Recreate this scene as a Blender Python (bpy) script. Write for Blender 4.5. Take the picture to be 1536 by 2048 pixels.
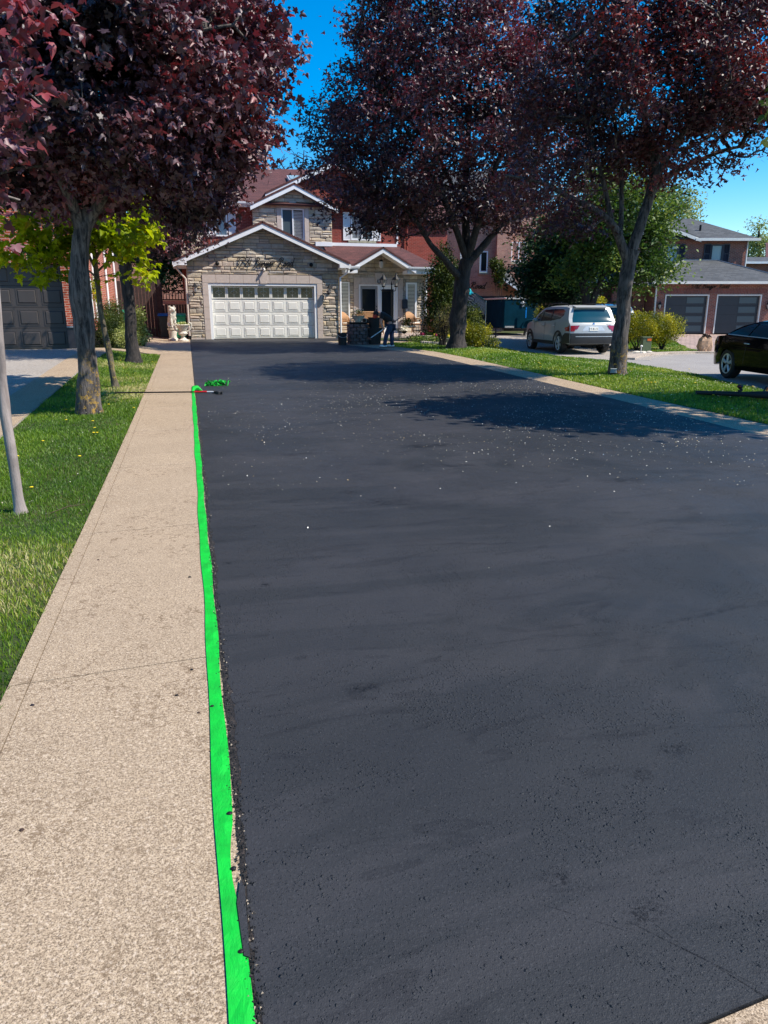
import bpy, bmesh, math, random
import numpy as np
from mathutils import Vector, Matrix, noise
R=math.radians
for o in list(bpy.data.objects): bpy.data.objects.remove(o)
SC=bpy.context.scene; COL=SC.collection
# ---------------- camera, sky, sun, exposure ----------------
F,PITCH,YAW,EYE=1440.0,0.273524,0.257587,1.55
cam=bpy.data.cameras.new('camera'); co=bpy.data.objects.new('camera',cam); COL.objects.link(co)
cam.sensor_fit='VERTICAL'; cam.sensor_height=36; cam.lens=F/2048*36; cam.clip_start=.05; cam.clip_end=3000
co.location=(0,0,EYE); co.rotation_euler=(math.pi/2-PITCH,0,-YAW); SC.camera=co
SUN_AZ,SUN_EL=R(118),R(49)
W=bpy.data.worlds.new('World'); SC.world=W; W.use_nodes=True
nt=W.node_tree; nt.nodes.clear()
sk=nt.nodes.new('ShaderNodeTexSky'); sk.sky_type='NISHITA'; sk.sun_disc=False; sk.sun_elevation=SUN_EL; sk.sun_rotation=SUN_AZ
sk.air_density=1.0; sk.dust_density=.3; sk.ozone_density=3.0; sk.altitude=200
hs=nt.nodes.new('ShaderNodeHueSaturation'); hs.inputs['Saturation'].default_value=1.6
bg=nt.nodes.new('ShaderNodeBackground'); bg.inputs[1].default_value=.145
wo=nt.nodes.new('ShaderNodeOutputWorld')
nt.links.new(sk.outputs[0],hs.inputs['Color']); nt.links.new(hs.outputs[0],bg.inputs[0]); nt.links.new(bg.outputs[0],wo.inputs[0])
sl=bpy.data.lights.new('sun','SUN'); sl.energy=5.0; sl.angle=R(.53); sl.color=(1,.93,.82)
so=bpy.data.objects.new('sun',sl); COL.objects.link(so)
SD=Vector((math.sin(SUN_AZ)*math.cos(SUN_EL),math.cos(SUN_AZ)*math.cos(SUN_EL),math.sin(SUN_EL)))
so.rotation_euler=SD.to_track_quat('Z','Y').to_euler()
vs=SC.view_settings; vs.view_transform='Standard'; vs.look='None'; vs.gamma=1; vs.exposure=0.55
# ---------------- survey: ground heights, sight lines ----------------
cA,sA,cP,sP=math.cos(YAW),math.sin(YAW),math.cos(PITCH),math.sin(PITCH)
def S(t):
    t=max(0.0,min(1.0,t)); return t*t*(3-2*t)
def gz(x,y):
    zm=.33*S((y-4)/26)+.15*S((-1-x)/1.5)*S((y-10)/12)
    zr=.03+.3*S((y-24)/13); k=S((x-8)/4)
    return zm*(1-k)+zr*k+.12*math.exp(-((x-9.2)/1.0)**2)*S((y-6)/4)*(1-S((y-22)/4))
def ray(px,py):
    r=(px-768)/F; u=(1024-py)/F; g=cP+u*sP; v=-sP+u*cP
    return Vector((r*cA+g*sA,-r*sA+g*cA,v))
def pt(px,py,g):          # point on a sight line at horizontal distance g ahead
    d=ray(px,py); h=d.x*sA+d.y*cA
    return Vector((0,0,EYE))+d*(g/h)
def gr(px,py):            # ground point under a sight line
    d=ray(px,py); z=.1
    for i in range(50):
        t=(z-EYE)/d.z; z=.5*z+.5*gz(d.x*t,d.y*t)
    return Vector((d.x*t,d.y*t,z))
def rg(r,g,z=0): return Vector((r*cA+g*sA,-r*sA+g*cA,z))
# ---------------- helpers ----------------
class MB:
    def __init__(s): s.v=[]; s.f=[]; s.c=[]; s.col=(1,1,1)
    def add(s,vs,fs,col=None):
        n=len(s.v); s.v+=[tuple(v) for v in vs]; s.f+=[tuple(i+n for i in f) for f in fs]; s.c+=[col or s.col]*len(fs); return s
    def box(s,c,d,rz=0,rx=0,ry=0,col=None):
        m=Matrix.Translation(c)@Matrix.Rotation(rz,4,'Z')@Matrix.Rotation(ry,4,'Y')@Matrix.Rotation(rx,4,'X')
        vs=[m@Vector((x*d[0]/2,y*d[1]/2,z*d[2]/2)) for x in(-1,1) for y in(-1,1) for z in(-1,1)]
        return s.add(vs,[(0,1,3,2),(4,6,7,5),(0,4,5,1),(2,3,7,6),(0,2,6,4),(1,5,7,3)],col)
    def b2(s,x0,x1,y0,y1,z0,z1,col=None): return s.box(((x0+x1)/2,(y0+y1)/2,(z0+z1)/2),(x1-x0,y1-y0,z1-z0),col=col)
    def hull(s,a,b,col=None):   # prism between two matching polygons
        n=len(a); return s.add(list(a)+list(b),[tuple(range(n))[::-1],tuple(range(n,2*n))]+[(i,(i+1)%n,(i+1)%n+n,i+n) for i in range(n)],col)
    def px(s,poly,y0,y1,col=None): return s.hull([(x,y0,z) for x,z in poly],[(x,y1,z) for x,z in poly],col)   # (x,z) polygon along y
    def py(s,poly,x0,x1,col=None): return s.hull([(x0,y,z) for y,z in poly],[(x1,y,z) for y,z in poly],col)
    def pz(s,poly,z0,z1,col=None): return s.hull([(x,y,z0) for x,y in poly],[(x,y,z1) for x,y in poly],col)
    def tube(s,pts,rad,n=8,col=None,caps=True,jit=0):
        pts=[Vector(p) for p in pts]; k=len(pts)
        if not hasattr(rad,'__len__'): rad=[rad]*k
        vs=[]; fs=[]; pu=None
        for i,p in enumerate(pts):
            t=(pts[min(i+1,k-1)]-pts[max(i-1,0)])
            if t.length<1e-9: t=Vector((0,0,1))
            t.normalize()
            if pu is None:
                u=t.orthogonal().normalized()
            else:
                u=pu-t*pu.dot(t)
                u=u.normalized() if u.length>1e-6 else t.orthogonal().normalized()
            pu=u; w=t.cross(u)
            for j in range(n):
                a=2*math.pi*j/n; r=rad[i]
                if jit:
                    q=p+(u*math.cos(a)+w*math.sin(a))*r
                    r*=1+jit*noise.noise(Vector((q.x*5,q.y*5,q.z*1.7)))+jit*.5*noise.noise(Vector((q.x*16,q.y*16,q.z*5)))
                vs.append(p+(u*math.cos(a)+w*math.sin(a))*r)
        for i in range(k-1):
            for j in range(n): fs.append((i*n+j,i*n+(j+1)%n,(i+1)*n+(j+1)%n,(i+1)*n+j))
        if caps: fs.append(tuple(range(n))[::-1]); fs.append(tuple(range((k-1)*n,k*n)))
        return s.add(vs,fs,col)
    def lathe(s,prof,c=(0,0,0),n=20,col=None,sx=1,sy=1):
        vs=[];fs=[];k=len(prof)
        for r,z in prof:
            for j in range(n):
                a=2*math.pi*j/n; vs.append((c[0]+r*sx*math.cos(a),c[1]+r*sy*math.sin(a),c[2]+z))
        for i in range(k-1):
            for j in range(n): fs.append((i*n+j,i*n+(j+1)%n,(i+1)*n+(j+1)%n,(i+1)*n+j))
        fs.append(tuple(range(n))[::-1]); fs.append(tuple(range((k-1)*n,k*n)))
        return s.add(vs,fs,col)
    def ball(s,c,r,n=10,col=None,jit=0,seed=0):
        rr=r if hasattr(r,'__len__') else (r,r,r); vs=[];fs=[];m=n//2+1
        for i in range(m+1):
            th=math.pi*i/m
            for j in range(n):
                a=2*math.pi*j/n; d=Vector((math.sin(th)*math.cos(a),math.sin(th)*math.sin(a),math.cos(th)))
                k=1+jit*noise.noise(d*2.3+Vector((seed,seed*1.7,0))) if jit else 1
                vs.append((c[0]+d.x*rr[0]*k,c[1]+d.y*rr[1]*k,c[2]+d.z*rr[2]*k))
        for i in range(m):
            for j in range(n): fs.append((i*n+j,(i+1)*n+j,(i+1)*n+(j+1)%n,i*n+(j+1)%n))
        return s.add(vs,fs,col)
    def build(s,name,mt,parent=None,smooth=False,ang=40,world=False,bevel=0,fix=True):
        me=bpy.data.meshes.new(name); me.from_pydata(s.v,[],s.f)
        ca=me.attributes.new('Col','FLOAT_COLOR','FACE')
        ca.data.foreach_set('color',np.array([(c[0],c[1],c[2],1) for c in s.c],dtype=np.float32).ravel())
        if fix:
            bm=bmesh.new(); bm.from_mesh(me); bmesh.ops.recalc_face_normals(bm,faces=bm.faces); bm.to_mesh(me); bm.free()
        return link(name,me,mt,parent,smooth,ang,world,bevel)
def link(name,me,mt,parent=None,smooth=False,ang=40,world=False,bevel=0):
    o=bpy.data.objects.new(name,me); COL.objects.link(o)
    if mt: me.materials.append(mt)
    if smooth:
        me.polygons.foreach_set('use_smooth',[True]*len(me.polygons))
        me.set_sharp_from_angle(angle=R(ang))
    if parent:
        o.parent=parent
        if world: o.location=-parent.location
    if bevel:
        b=o.modifiers.new('bevel','BEVEL'); b.width=bevel; b.segments=2; b.limit_method='ANGLE'; b.angle_limit=R(50)
    return o
def tag(o,label=None,cat=None,group=None,kind=None):
    if label: o['label']=label
    if cat: o['category']=cat
    if group: o['group']=group
    if kind: o['kind']=kind
    return o
def thing(name,label,cat,loc=(0,0,0),rz=0,group=None):
    o=bpy.data.objects.new(name,None); COL.objects.link(o); o.location=loc; o.rotation_euler=(0,0,rz); o.empty_display_size=.2
    return tag(o,label,cat,group)
def dup(root,loc,rz=None,label=None,scale=None):
    r=root.copy(); COL.objects.link(r); r.location=loc
    if rz is not None: r.rotation_euler=(0,0,rz)
    if scale: r.scale=scale
    if label: r['label']=label
    for ch in list(root.children):
        c=ch.copy(); COL.objects.link(c); c.parent=r
        for g in ch.children:
            d=g.copy(); COL.objects.link(d); d.parent=c
    return r
# ---------------- materials ----------------
class NT:
    def __init__(s,name):
        s.m=bpy.data.materials.new(name); s.m.use_nodes=True; s.t=s.m.node_tree; s.b=s.t.nodes['Principled BSDF']; s.o=s.t.nodes['Material Output']
        s.tc=s.t.nodes.new('ShaderNodeTexCoord')
    def n(s,ty,ins=None,**kw):
        d=s.t.nodes.new(ty)
        for k,v in kw.items(): setattr(d,k,v)
        for k,v in (ins or {}).items():
            if hasattr(v,'bl_rna') and hasattr(v,'is_output') : s.t.links.new(v,d.inputs[k])
            else: d.inputs[k].default_value=v
        return d
    def noise(s,scale,detail=4,rough=.55,vec=None,dist=0):
        return s.n('ShaderNodeTexNoise',{'Vector':vec or s.tc.outputs['Object'],'Scale':scale,'Detail':detail,'Roughness':rough,'Distortion':dist}).outputs[0]
    def ramp(s,fac,stops,interp='LINEAR'):
        r=s.n('ShaderNodeValToRGB',{0:fac}); e=r.color_ramp.elements; r.color_ramp.interpolation=interp
        while len(e)<len(stops): e.new(.5)
        for i,(p,c) in enumerate(stops):
            e[i].position=p; e[i].color=(c,c,c,1) if not hasattr(c,'__len__') else (*c,1)
        return r.outputs[0]
    def mix(s,fac,a,b,mode='MIX'):
        d=s.n('ShaderNodeMix',data_type='RGBA',blend_type=mode)
        for i,v in((0,fac),(6,a),(7,b)):
            if hasattr(v,'is_output'): s.t.links.new(v,d.inputs[i])
            else: d.inputs[i].default_value=(*v,1) if hasattr(v,'__len__') and len(v)==3 else v
        return d.outputs[2]
    def math(s,op,a,b=0):
        d=s.n('ShaderNodeMath',operation=op)
        for i,v in((0,a),(1,b)):
            if hasattr(v,'is_output'): s.t.links.new(v,d.inputs[i])
            else: d.inputs[i].default_value=v
        return d.outputs[0]
    def scale(s,x,y,z,vec=None):
        return s.n('ShaderNodeMapping',{'Vector':vec or s.tc.outputs['Object'],'Scale':(x,y,z)}).outputs[0]
    def bump(s,h,strength=.5,dist=.01,nrm=None):
        d=s.n('ShaderNodeBump',{'Height':h,'Strength':strength,'Distance':dist})
        if nrm: s.t.links.new(nrm,d.inputs['Normal'])
        return d.outputs[0]
    def set(s,**k):
        for a,v in k.items():
            i=s.b.inputs[a.replace('_',' ')]
            if hasattr(v,'is_output'): s.t.links.new(v,i)
            else: i.default_value=(*v,1) if hasattr(v,'__len__') and len(v)==3 and a=='Base_Color' else v
        return s.m
    def attr(s,name='Col'): return s.n('ShaderNodeAttribute',attribute_name=name).outputs['Color']
def plain(name,c,rough=.6,metal=0,var=.25,sc=6,bump=.0,spec=.5,coat=0):
    t=NT(name); n=t.noise(sc,5,.6)
    f=t.ramp(n,[(.3,1-var),(.7,1+var*.4)])
    t.set(Base_Color=t.mix(1,c,f,'MULTIPLY'),Roughness=rough,Metallic=metal)
    t.b.inputs['Specular IOR Level'].default_value=spec
    t.b.inputs['Coat Weight'].default_value=coat
    if bump: t.set(Normal=t.bump(t.noise(sc*8,4),bump,.01))
    return t.m
def attrmat(name,rough=.8,var=.3,sc=8,bump=.5,bs=30,bd=.01):
    t=NT(name); f=t.ramp(t.noise(sc,6,.65),[(.25,1-var),(.75,1+var*.5)])
    t.set(Base_Color=t.mix(1,t.attr(),f,'MULTIPLY'),Roughness=rough)
    if bump: t.set(Normal=t.bump(t.noise(bs,5,.65),bump,bd))
    return t.m
def brickmat(name,c1,c2,mortar,bw=.21,bh=.067,ms=.009,axes='xz',soldier=False,var=.35):
    t=NT(name); sp=t.n('ShaderNodeSeparateXYZ',{0:t.tc.outputs['Object']}).outputs
    h=t.math('ADD',sp[0],sp[1])       # both facade and side walls get courses
    cb=t.n('ShaderNodeCombineXYZ',{0:sp[2] if soldier else h,1:h if soldier else sp[2]}).outputs[0]
    b=t.n('ShaderNodeTexBrick',{'Vector':cb,'Color1':(*c1,1),'Color2':(*c2,1),'Mortar':(*mortar,1),'Scale':1,'Mortar Size':ms,'Mortar Smooth':.1,'Bias':-.2,'Brick Width':bw,'Row Height':bh})
    f=t.ramp(t.noise(1.2,6,.7),[(.3,1-var),(.7,1.1)]); g=t.ramp(t.noise(40,3,.6),[(.3,.8),(.7,1.12)])
    t.set(Base_Color=t.mix(1,t.mix(1,b.outputs[0],f,'MULTIPLY'),g,'MULTIPLY'),Roughness=.85,Normal=t.bump(t.math('SUBTRACT',1,b.outputs[1]),.6,.008))
    return t.m
def shingle(name,c1,c2,gap):
    t=NT(name); sp=t.n('ShaderNodeSeparateXYZ',{0:t.tc.outputs['Object']}).outputs
    h=t.math('ADD',sp[0],t.math('MULTIPLY',sp[1],.25))
    cb=t.n('ShaderNodeCombineXYZ',{0:h,1:sp[2]}).outputs[0]
    b=t.n('ShaderNodeTexBrick',{'Vector':cb,'Color1':(*c1,1),'Color2':(*c2,1),'Mortar':(*gap,1),'Scale':1,'Mortar Size':.006,'Mortar Smooth':.3,'Bias':0,'Brick Width':.3,'Row Height':.062})
    g=t.ramp(t.noise(60,3,.6),[(.3,.7),(.7,1.2)]); f=t.ramp(t.noise(.8,5,.6),[(.3,.85),(.7,1.1)])
    t.set(Base_Color=t.mix(1,t.mix(1,b.outputs[0],g,'MULTIPLY'),f,'MULTIPLY'),Roughness=.9,Normal=t.bump(t.math('SUBTRACT',1,b.outputs[1]),.6,.01))
    return t.m
def glassmat(name,c,rough=.08):
    t=NT(name); t.set(Base_Color=c,Roughness=rough); t.b.inputs['Specular IOR Level'].default_value=.45; return t.m
M={}
M['brick_red']=brickmat('red_brick',(.30,.034,.018),(.18,.020,.013),(.30,.12,.09),ms=.009)
M['brick_orange']=brickmat('orange_brick',(.46,.075,.028),(.33,.05,.022),(.58,.42,.33),ms=.008)
M['brick_soldier']=brickmat('soldier_brick',(.38,.075,.035),(.26,.05,.03),(.62,.50,.42),ms=.011,bw=.34,bh=.075,soldier=True)
M['brick_pink']=brickmat('pink_brick',(.60,.27,.18),(.44,.18,.12),(.58,.40,.31),ms=.01)
M['brick_brown']=brickmat('brown_brick',(.33,.075,.045),(.16,.04,.03),(.36,.24,.19),ms=.013)
M['brick_brown_soldier']=brickmat('brown_soldier_brick',(.27,.075,.055),(.16,.05,.04),(.23,.15,.13),ms=.01,bw=.24,bh=.075,soldier=True)
M['brick_far']=brickmat('far_brick',(.5,.2,.13),(.4,.15,.11),(.5,.32,.26),ms=.01)
M['shingle_red']=shingle('red_brown_shingle',(.13,.045,.04),(.085,.03,.028),(.03,.012,.012))
M['shingle_grey']=shingle('grey_shingle',(.10,.105,.11),(.06,.065,.07),(.02,.02,.022))
M['stone']=attrmat('split_stone',.9,.35,5,.9,22,.02)
M['smooth_stone']=plain('smooth_stone',(.52,.43,.37),.8,0,.12,9,.1)
M['white']=plain('white_paint',(.82,.82,.82),.45,0,.06,2)
M['offwhite']=plain('off_white',(.78,.75,.68),.5,0,.08,3)
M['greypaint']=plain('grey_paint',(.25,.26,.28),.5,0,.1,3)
M['taupe']=plain('taupe_door',(.058,.049,.047),.5,0,.1,3)
M['charcoal']=plain('charcoal_door',(.022,.022,.03),.45,0,.1,3)
M['navy']=plain('navy_paint',(.006,.009,.028),.4,0,.1,3)
M['black']=plain('black_metal',(.012,.012,.013),.5,.0,.2,20,0,.2)
M['rubber']=plain('rubber',(.015,.015,.016),.7,0,.3,20)
M['darkplastic']=plain('dark_plastic',(.02,.022,.026),.5,0,.2,8)
M['glass']=glassmat('dark_glass',(.01,.016,.022))
M['glass_blue']=glassmat('blue_glass',(.004,.05,.075),.12)
M['glass_pale']=glassmat('pale_glass',(.26,.36,.38),.2)
M['glass_frost']=glassmat('frosted_glass',(.06,.085,.10),.3)
M['blind']=plain('blind',(.62,.66,.66),.6,0,.05,4)
M['steel']=plain('steel',(.5,.5,.52),.3,.9,.1,10)
M['wicker']=plain('wicker',(.42,.22,.10),.7,0,.5,60,.6)
M['cushion']=plain('cushion',(.75,.68,.58),.8,0,.1,10)
M['fence']=plain('fence_wood',(.05,.03,.026),.85,0,.5,9,.5)
M['fence_brown']=plain('brown_fence_wood',(.10,.045,.03),.85,0,.5,9,.5)
M['binblack']=plain('bin_black',(.01,.012,.016),.5,0,.2,10)
M['bingreen']=plain('bin_green',(.0,.22,.10),.45,0,.1,5)
M['binblue']=plain('bin_blue',(.0,.07,.25),.45,0,.1,5)
M['statue']=plain('cast_stone',(.66,.60,.50),.85,0,.45,18,.6)
t=NT('green_tape'); n=t.noise(30,5,.7,vec=t.scale(1,.35,1),dist=2); M['tape']=t.set(Base_Color=t.mix(1,(.0,.46,.03),t.ramp(t.noise(9,6,.7),[(.35,.72),(.6,1.05)]),'MULTIPLY'),Roughness=.6,Normal=t.bump(n,.7,.006))
M['teal']=plain('teal_fabric',(.0,.36,.38),.7,0,.15,5)
M['trailerblue']=plain('trailer_blue',(.004,.035,.06),.8,0,.3,2,0,.02,0)
M['alu']=plain('aluminium',(.62,.62,.62),.35,.3,.1,6)
M['blueplastic']=plain('blue_plastic',(.0,.22,.7),.4,0,.1,5)
M['red']=plain('red_plastic',(.5,.01,.01),.35,0,.2,9)
M['orange']=plain('orange_plastic',(.75,.14,.01),.4,0,.1,9)
M['tail']=plain('tail_lamp_red',(.32,.004,.008),.15,0,.2,30,0,.8,.8)
M['paper']=plain('kraft_paper',(.50,.31,.19),.85,0,.35,9,.5)
M['lamp_glass']=plain('lamp_glass',(.55,.5,.45),.3,0,.2,10)
M['skin']=plain('skin',(.45,.22,.15),.5,0,.1,20)
M['face_red']=plain('flushed_skin',(.62,.07,.05),.5,0,.1,20)
M['shirt']=plain('black_shirt',(.012,.012,.013),.85,0,.3,20)
M['jeans']=plain('jeans',(.02,.04,.09),.85,0,.35,20,.2)
M['shoe']=plain('white_shoe',(.75,.74,.72),.6,0,.2,20)
M['hair']=plain('black_hair',(.01,.008,.008),.6,0,.2,40)
M['petal_white']=plain('white_petal',(.85,.82,.74),.6,0,.1,20)
M['petal_yellow']=plain('yellow_petal',(.85,.62,.02),.6,0,.1,20)
M['petal_purple']=plain('purple_petal',(.28,.01,.06),.6,0,.1,20)
M['limestone']=plain('weathered_limestone',(.45,.42,.30),.9,0,.3,8,.5)
M['utility_green']=plain('utility_green',(.10,.13,.06),.6,0,.1,8)
M['deadleaf']=plain('dead_leaf',(.06,.03,.02),.8,0,.4,30)
# car paints
def paint(name,c,metal=.3,rough=.28,coat=1.0):
    t=NT(name); t.set(Base_Color=c,Metallic=metal,Roughness=rough); t.b.inputs['Specular IOR Level'].default_value=.2; t.b.inputs['Coat Weight'].default_value=coat; t.b.inputs['Coat Roughness'].default_value=.04; return t.m
M['silver']=paint('silver_paint',(.42,.43,.43),.1,.35,.35); M['carblack']=paint('black_paint',(.003,.003,.005),.0,.06,.0); M['carblack'].node_tree.nodes['Principled BSDF'].inputs['Specular IOR Level'].default_value=.07; M['carwhite']=paint('white_car_paint',(.8,.8,.8),0,.3)
# ---------------- ground ----------------
def sheet(name,poly,mt,off,step=.5,thick=0,parent=None,colfn=None):
    """polygon (x,y) cut on a grid, draped over the ground height, raised by off; thick adds a skirt"""
    bm=bmesh.new(); vs=[bm.verts.new((x,y,0)) for x,y in poly]; bm.faces.new(vs)
    xs=[p[0] for p in poly]; ys=[p[1] for p in poly]
    for ax,(a,b) in enumerate(((min(xs),max(xs)),(min(ys),max(ys)))):
        k=math.ceil(a/step)*step
        while k<b:
            no=(1,0,0) if ax==0 else (0,1,0); cp=(k,0,0) if ax==0 else (0,k,0)
            bmesh.ops.bisect_plane(bm,geom=bm.verts[:]+bm.edges[:]+bm.faces[:],plane_co=cp,plane_no=no,dist=1e-5); k+=step
    for v in bm.verts: v.co.z=gz(v.co.x,v.co.y)+off
    for f in bm.faces:
        if f.normal.z<0: f.normal_flip()
    bm.normal_update()
    for f in bm.faces:
        if f.normal.z<0: f.normal_flip()
    if thick:
        be=[e for e in bm.edges if e.is_boundary]
        ex=bmesh.ops.extrude_edge_only(bm,edges=be)
        for v in ex['geom']:
            if isinstance(v,bmesh.types.BMVert): v.co.z-=thick
    me=bpy.data.meshes.new(name); bm.to_mesh(me); bm.free()
    return link(name,me,mt,parent)
def axisgrid(lo,hi,fine_lo,fine_hi,fs):
    a=list(np.arange(fine_lo,fine_hi+1e-6,fs)); s=fs
    while a[-1]<hi: s*=1.35; a.append(a[-1]+s)
    s=fs
    while a[0]>lo: s*=1.35; a.insert(0,a[0]-s)
    return a
gxs=axisgrid(-900,900,-8,22,.25); gys=axisgrid(-300,1500,-2,40,.25)
def gext(x,y): return gz(x,y)
vs_=[(x,y,gext(x,y)) for y in gys for x in gxs]; nx=len(gxs)
fs_=[(j*nx+i,j*nx+i+1,(j+1)*nx+i+1,(j+1)*nx+i) for j in range(len(gys)-1) for i in range(nx-1)]
me=bpy.data.meshes.new('ground'); me.from_pydata(vs_,[],fs_)
t=NT('lawn_soil'); n1=t.noise(1.3,6,.65); n2=t.noise(45,4,.7)
c=t.mix(t.ramp(n1,[(.35,0),(.62,1)]),(.04,.085,.008),(.13,.11,.035)); c=t.mix(t.ramp(n2,[(.35,0),(.65,1)]),c,(.015,.03,.004))
M['soil']=t.set(Base_Color=c,Roughness=1.0,Normal=t.bump(n2,.8,.03))
tag(link('ground',me,M['soil'],smooth=True,ang=180),kind='structure')
# sealed asphalt
t=NT('fresh_sealed_asphalt'); ob=t.tc.outputs['Object']
big=t.noise(.55,4,.6,dist=1.2); mid=t.noise(2.2,5,.6,vec=t.scale(.6,2.2,1),dist=1.5); fine=t.noise(260,3,.6); grain=t.noise(90,4,.7)
lump=t.n('ShaderNodeTexVoronoi',{'Vector':t.n('ShaderNodeVectorMath',{0:ob,1:t.n('ShaderNodeTexNoise',{'Vector':ob,'Scale':25}).outputs[1]},operation='MULTIPLY_ADD').outputs[0] if False else ob,'Scale':42},feature='F1').outputs[0]
lumpm=t.ramp(t.noise(62,4,.7,dist=.6),[(.55,0),(.68,1)]); patch=t.ramp(t.noise(1.3,7,.8,dist=.8),[(.48,0.0),(.64,1)]); lumps=t.math('MULTIPLY',lumpm,patch)
col=t.ramp(big,[(.3,(.021,.022,.024)),(.5,(.028,.029,.0315)),(.7,(.037,.0365,.040))])
col=t.mix(t.ramp(mid,[(.60,0),(.64,.32),(.75,.5)]),col,(.013,.013,.015)); col=t.mix(t.ramp(t.noise(.5,6,.62,vec=t.scale(.55,1.3,1),dist=1.2),[(.47,0),(.51,.22),(.60,.3),(.74,.1)]),col,(.058,.055,.058)); col=t.mix(t.ramp(t.noise(1.1,3,.5,vec=t.scale(.5,2.4,1),dist=3.5),[(.62,0),(.635,.35),(.7,.1)]),col,(.010,.010,.012))
col=t.mix(t.ramp(grain,[(.56,0),(.72,.55)]),col,(.075,.075,.08)); col=t.mix(t.ramp(t.noise(150,3,.7),[(.30,.6),(.42,0)]),col,(.008,.009,.012))
dk=t.ramp(t.noise(3.1,7,.8,vec=t.scale(.7,1.6,1),dist=2),[(.66,0),(.7,1)]); dk=t.math('MULTIPLY',dk,t.ramp(t.noise(40,3,.7),[(.45,0),(.6,1)]))
col=t.mix(dk,col,(.004,.004,.005))
wob=t.n('ShaderNodeMix',{0:.012,4:ob,5:t.n('ShaderNodeTexNoise',{'Vector':ob,'Scale':90,'Detail':2}).outputs[1]},data_type='VECTOR').outputs[1]
def mark(px,py,rx,ry,rot,amt,nsc=30,lo=.48,hi=.58):
    global col
    p=gr(px,py); m=t.n('ShaderNodeMapping',{'Vector':ob,'Location':(p.x,p.y,p.z),'Rotation':(0,0,R(rot)),'Scale':(rx,ry,1)},vector_type='TEXTURE').outputs[0]
    l=t.n('ShaderNodeVectorMath',{0:m},operation='LENGTH').outputs['Value']; e=t.ramp(l,[(.35,1),(1,0)])
    e=t.math('MULTIPLY',e,t.ramp(t.noise(nsc,5,.75,dist=1),[(lo,0),(hi,amt)])); col=t.mix(e,col,(.003,.003,.004)); return e
for q in ((725,1385,.10,.05,-10,.95,55),(600,1325,.05,.03,0,.7,60),(530,1177,.05,.045,0,.9,50),(455,1133,.05,.04,0,.8,50),(770,1010,.32,.16,5,.9,40,.5,.56),(700,990,.15,.1,0,.8,40),(860,895,.45,.16,0,.7,7,.35,.6),(900,935,.5,.10,-12,.7,7,.4,.6),(600,912,.28,.09,8,.6,8,.4,.6),(1250,965,.3,.12,0,.8,14,.4,.6),(1300,860,.3,.12,0,.6,14,.4,.6),(1380,1920,.004,.22,38,.95,60,.42,.5),(1490,1985,.0035,.16,30,.9,60,.42,.5),(1170,1850,.003,.16,52,.8,60,.45,.52),(1330,1880,.003,.1,20,.8,60,.45,.52),(1350,1510,.09,.06,0,.9,60),(1280,1560,.06,.05,0,.8,60),(1110,1770,.06,.05,0,.9,70),(1290,1840,.09,.05,20,.9,70),(1030,1290,.3,.012,0,.5,20,.4,.6),(1420,1235,.5,.03,8,.5,12,.4,.6)):
    mark(*q)
def grains(sc,base,gain):
    vt=t.n('ShaderNodeTexVoronoi',{'Vector':wob,'Scale':sc},feature='F1'); cr=t.n('ShaderNodeSeparateXYZ',{0:vt.outputs['Color']}).outputs[0]
    thr=t.math('SUBTRACT',t.math('ADD',cr,t.math('MULTIPLY',patch,gain)),base); on=t.ramp(thr,[(0,0),(.06,1)])
    return t.math('MULTIPLY',t.ramp(vt.outputs['Distance'],[(.0,1),(.42,0)]),on)
g1_=grains(80,1.02,.8); g2_=grains(170,.80,.6)
h=t.math('ADD',t.math('MULTIPLY',fine,.25),t.math('ADD',t.math('MULTIPLY',g1_,1.6),t.math('ADD',t.math('MULTIPLY',g2_,.7),t.math('MULTIPLY',grain,.35))))
col=t.mix(t.math('MULTIPLY',g1_,.5),col,(.055,.055,.060))
M['asphalt']=t.set(Base_Color=col,Roughness=t.ramp(t.noise(1.1,5,.6,dist=1),[(.3,.5),(.7,.68)]),Normal=t.bump(h,1.0,.006)); t.b.inputs['Specular IOR Level'].default_value=.26
random.seed(3)
def jag(x,y0,y1,st,a): 
    r=[];y=y0
    while y<y1: r.append((x+random.uniform(-a,a)+.012*math.sin(y*3.1),y)); y+=st*random.uniform(.5,1.5)
    return r
left_edge=jag(.058,.8,31.9,.035,.010)
right_in=[(5.45,26.2),(5.9,24.9),(6.35,23.2),(6.72,21.6),(6.9,20),(6.95,15.8),(7.0,11.6),(6.92,9),(6.84,7.3),(6.75,5),(6.6,3.4)]
dw=[(p[0]*1.0,p[1]) for p in left_edge]+[(.1,32.25),(6.4,32.25),(6.4,31),(5.1,28.4),(5.1,27.0)]+right_in+[(6.6,1.25),(1.19,1.035),(1.04,1.02),(.4,.95),(.1,.79)]
o=tag(sheet('driveway',dw,M['asphalt'],.0225,.5,.03),kind='structure')
# crumbly old asphalt edge between tape and sealed surface
t=NT('crumbly_asphalt_edge'); n=t.noise(70,5,.8); c=t.ramp(n,[(.3,(.004,.004,.005)),(.55,(.03,.024,.022)),(.72,(.20,.15,.12))])
M['crumb']=t.set(Base_Color=c,Roughness=.9,Normal=t.bump(n,1,.02))
ce=[(.036,.8)]+[(.036+random.uniform(-.004,.004),y) for y in np.arange(.9,32,.06)]+[(.03,32.2),(.13,32.2)]+[(x+.03,y) for x,y in left_edge[::-1]]+[(.13,.8)]
tag(sheet('driveway_edge',ce,M['crumb'],.0215,.5,.02),kind='structure')
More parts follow.
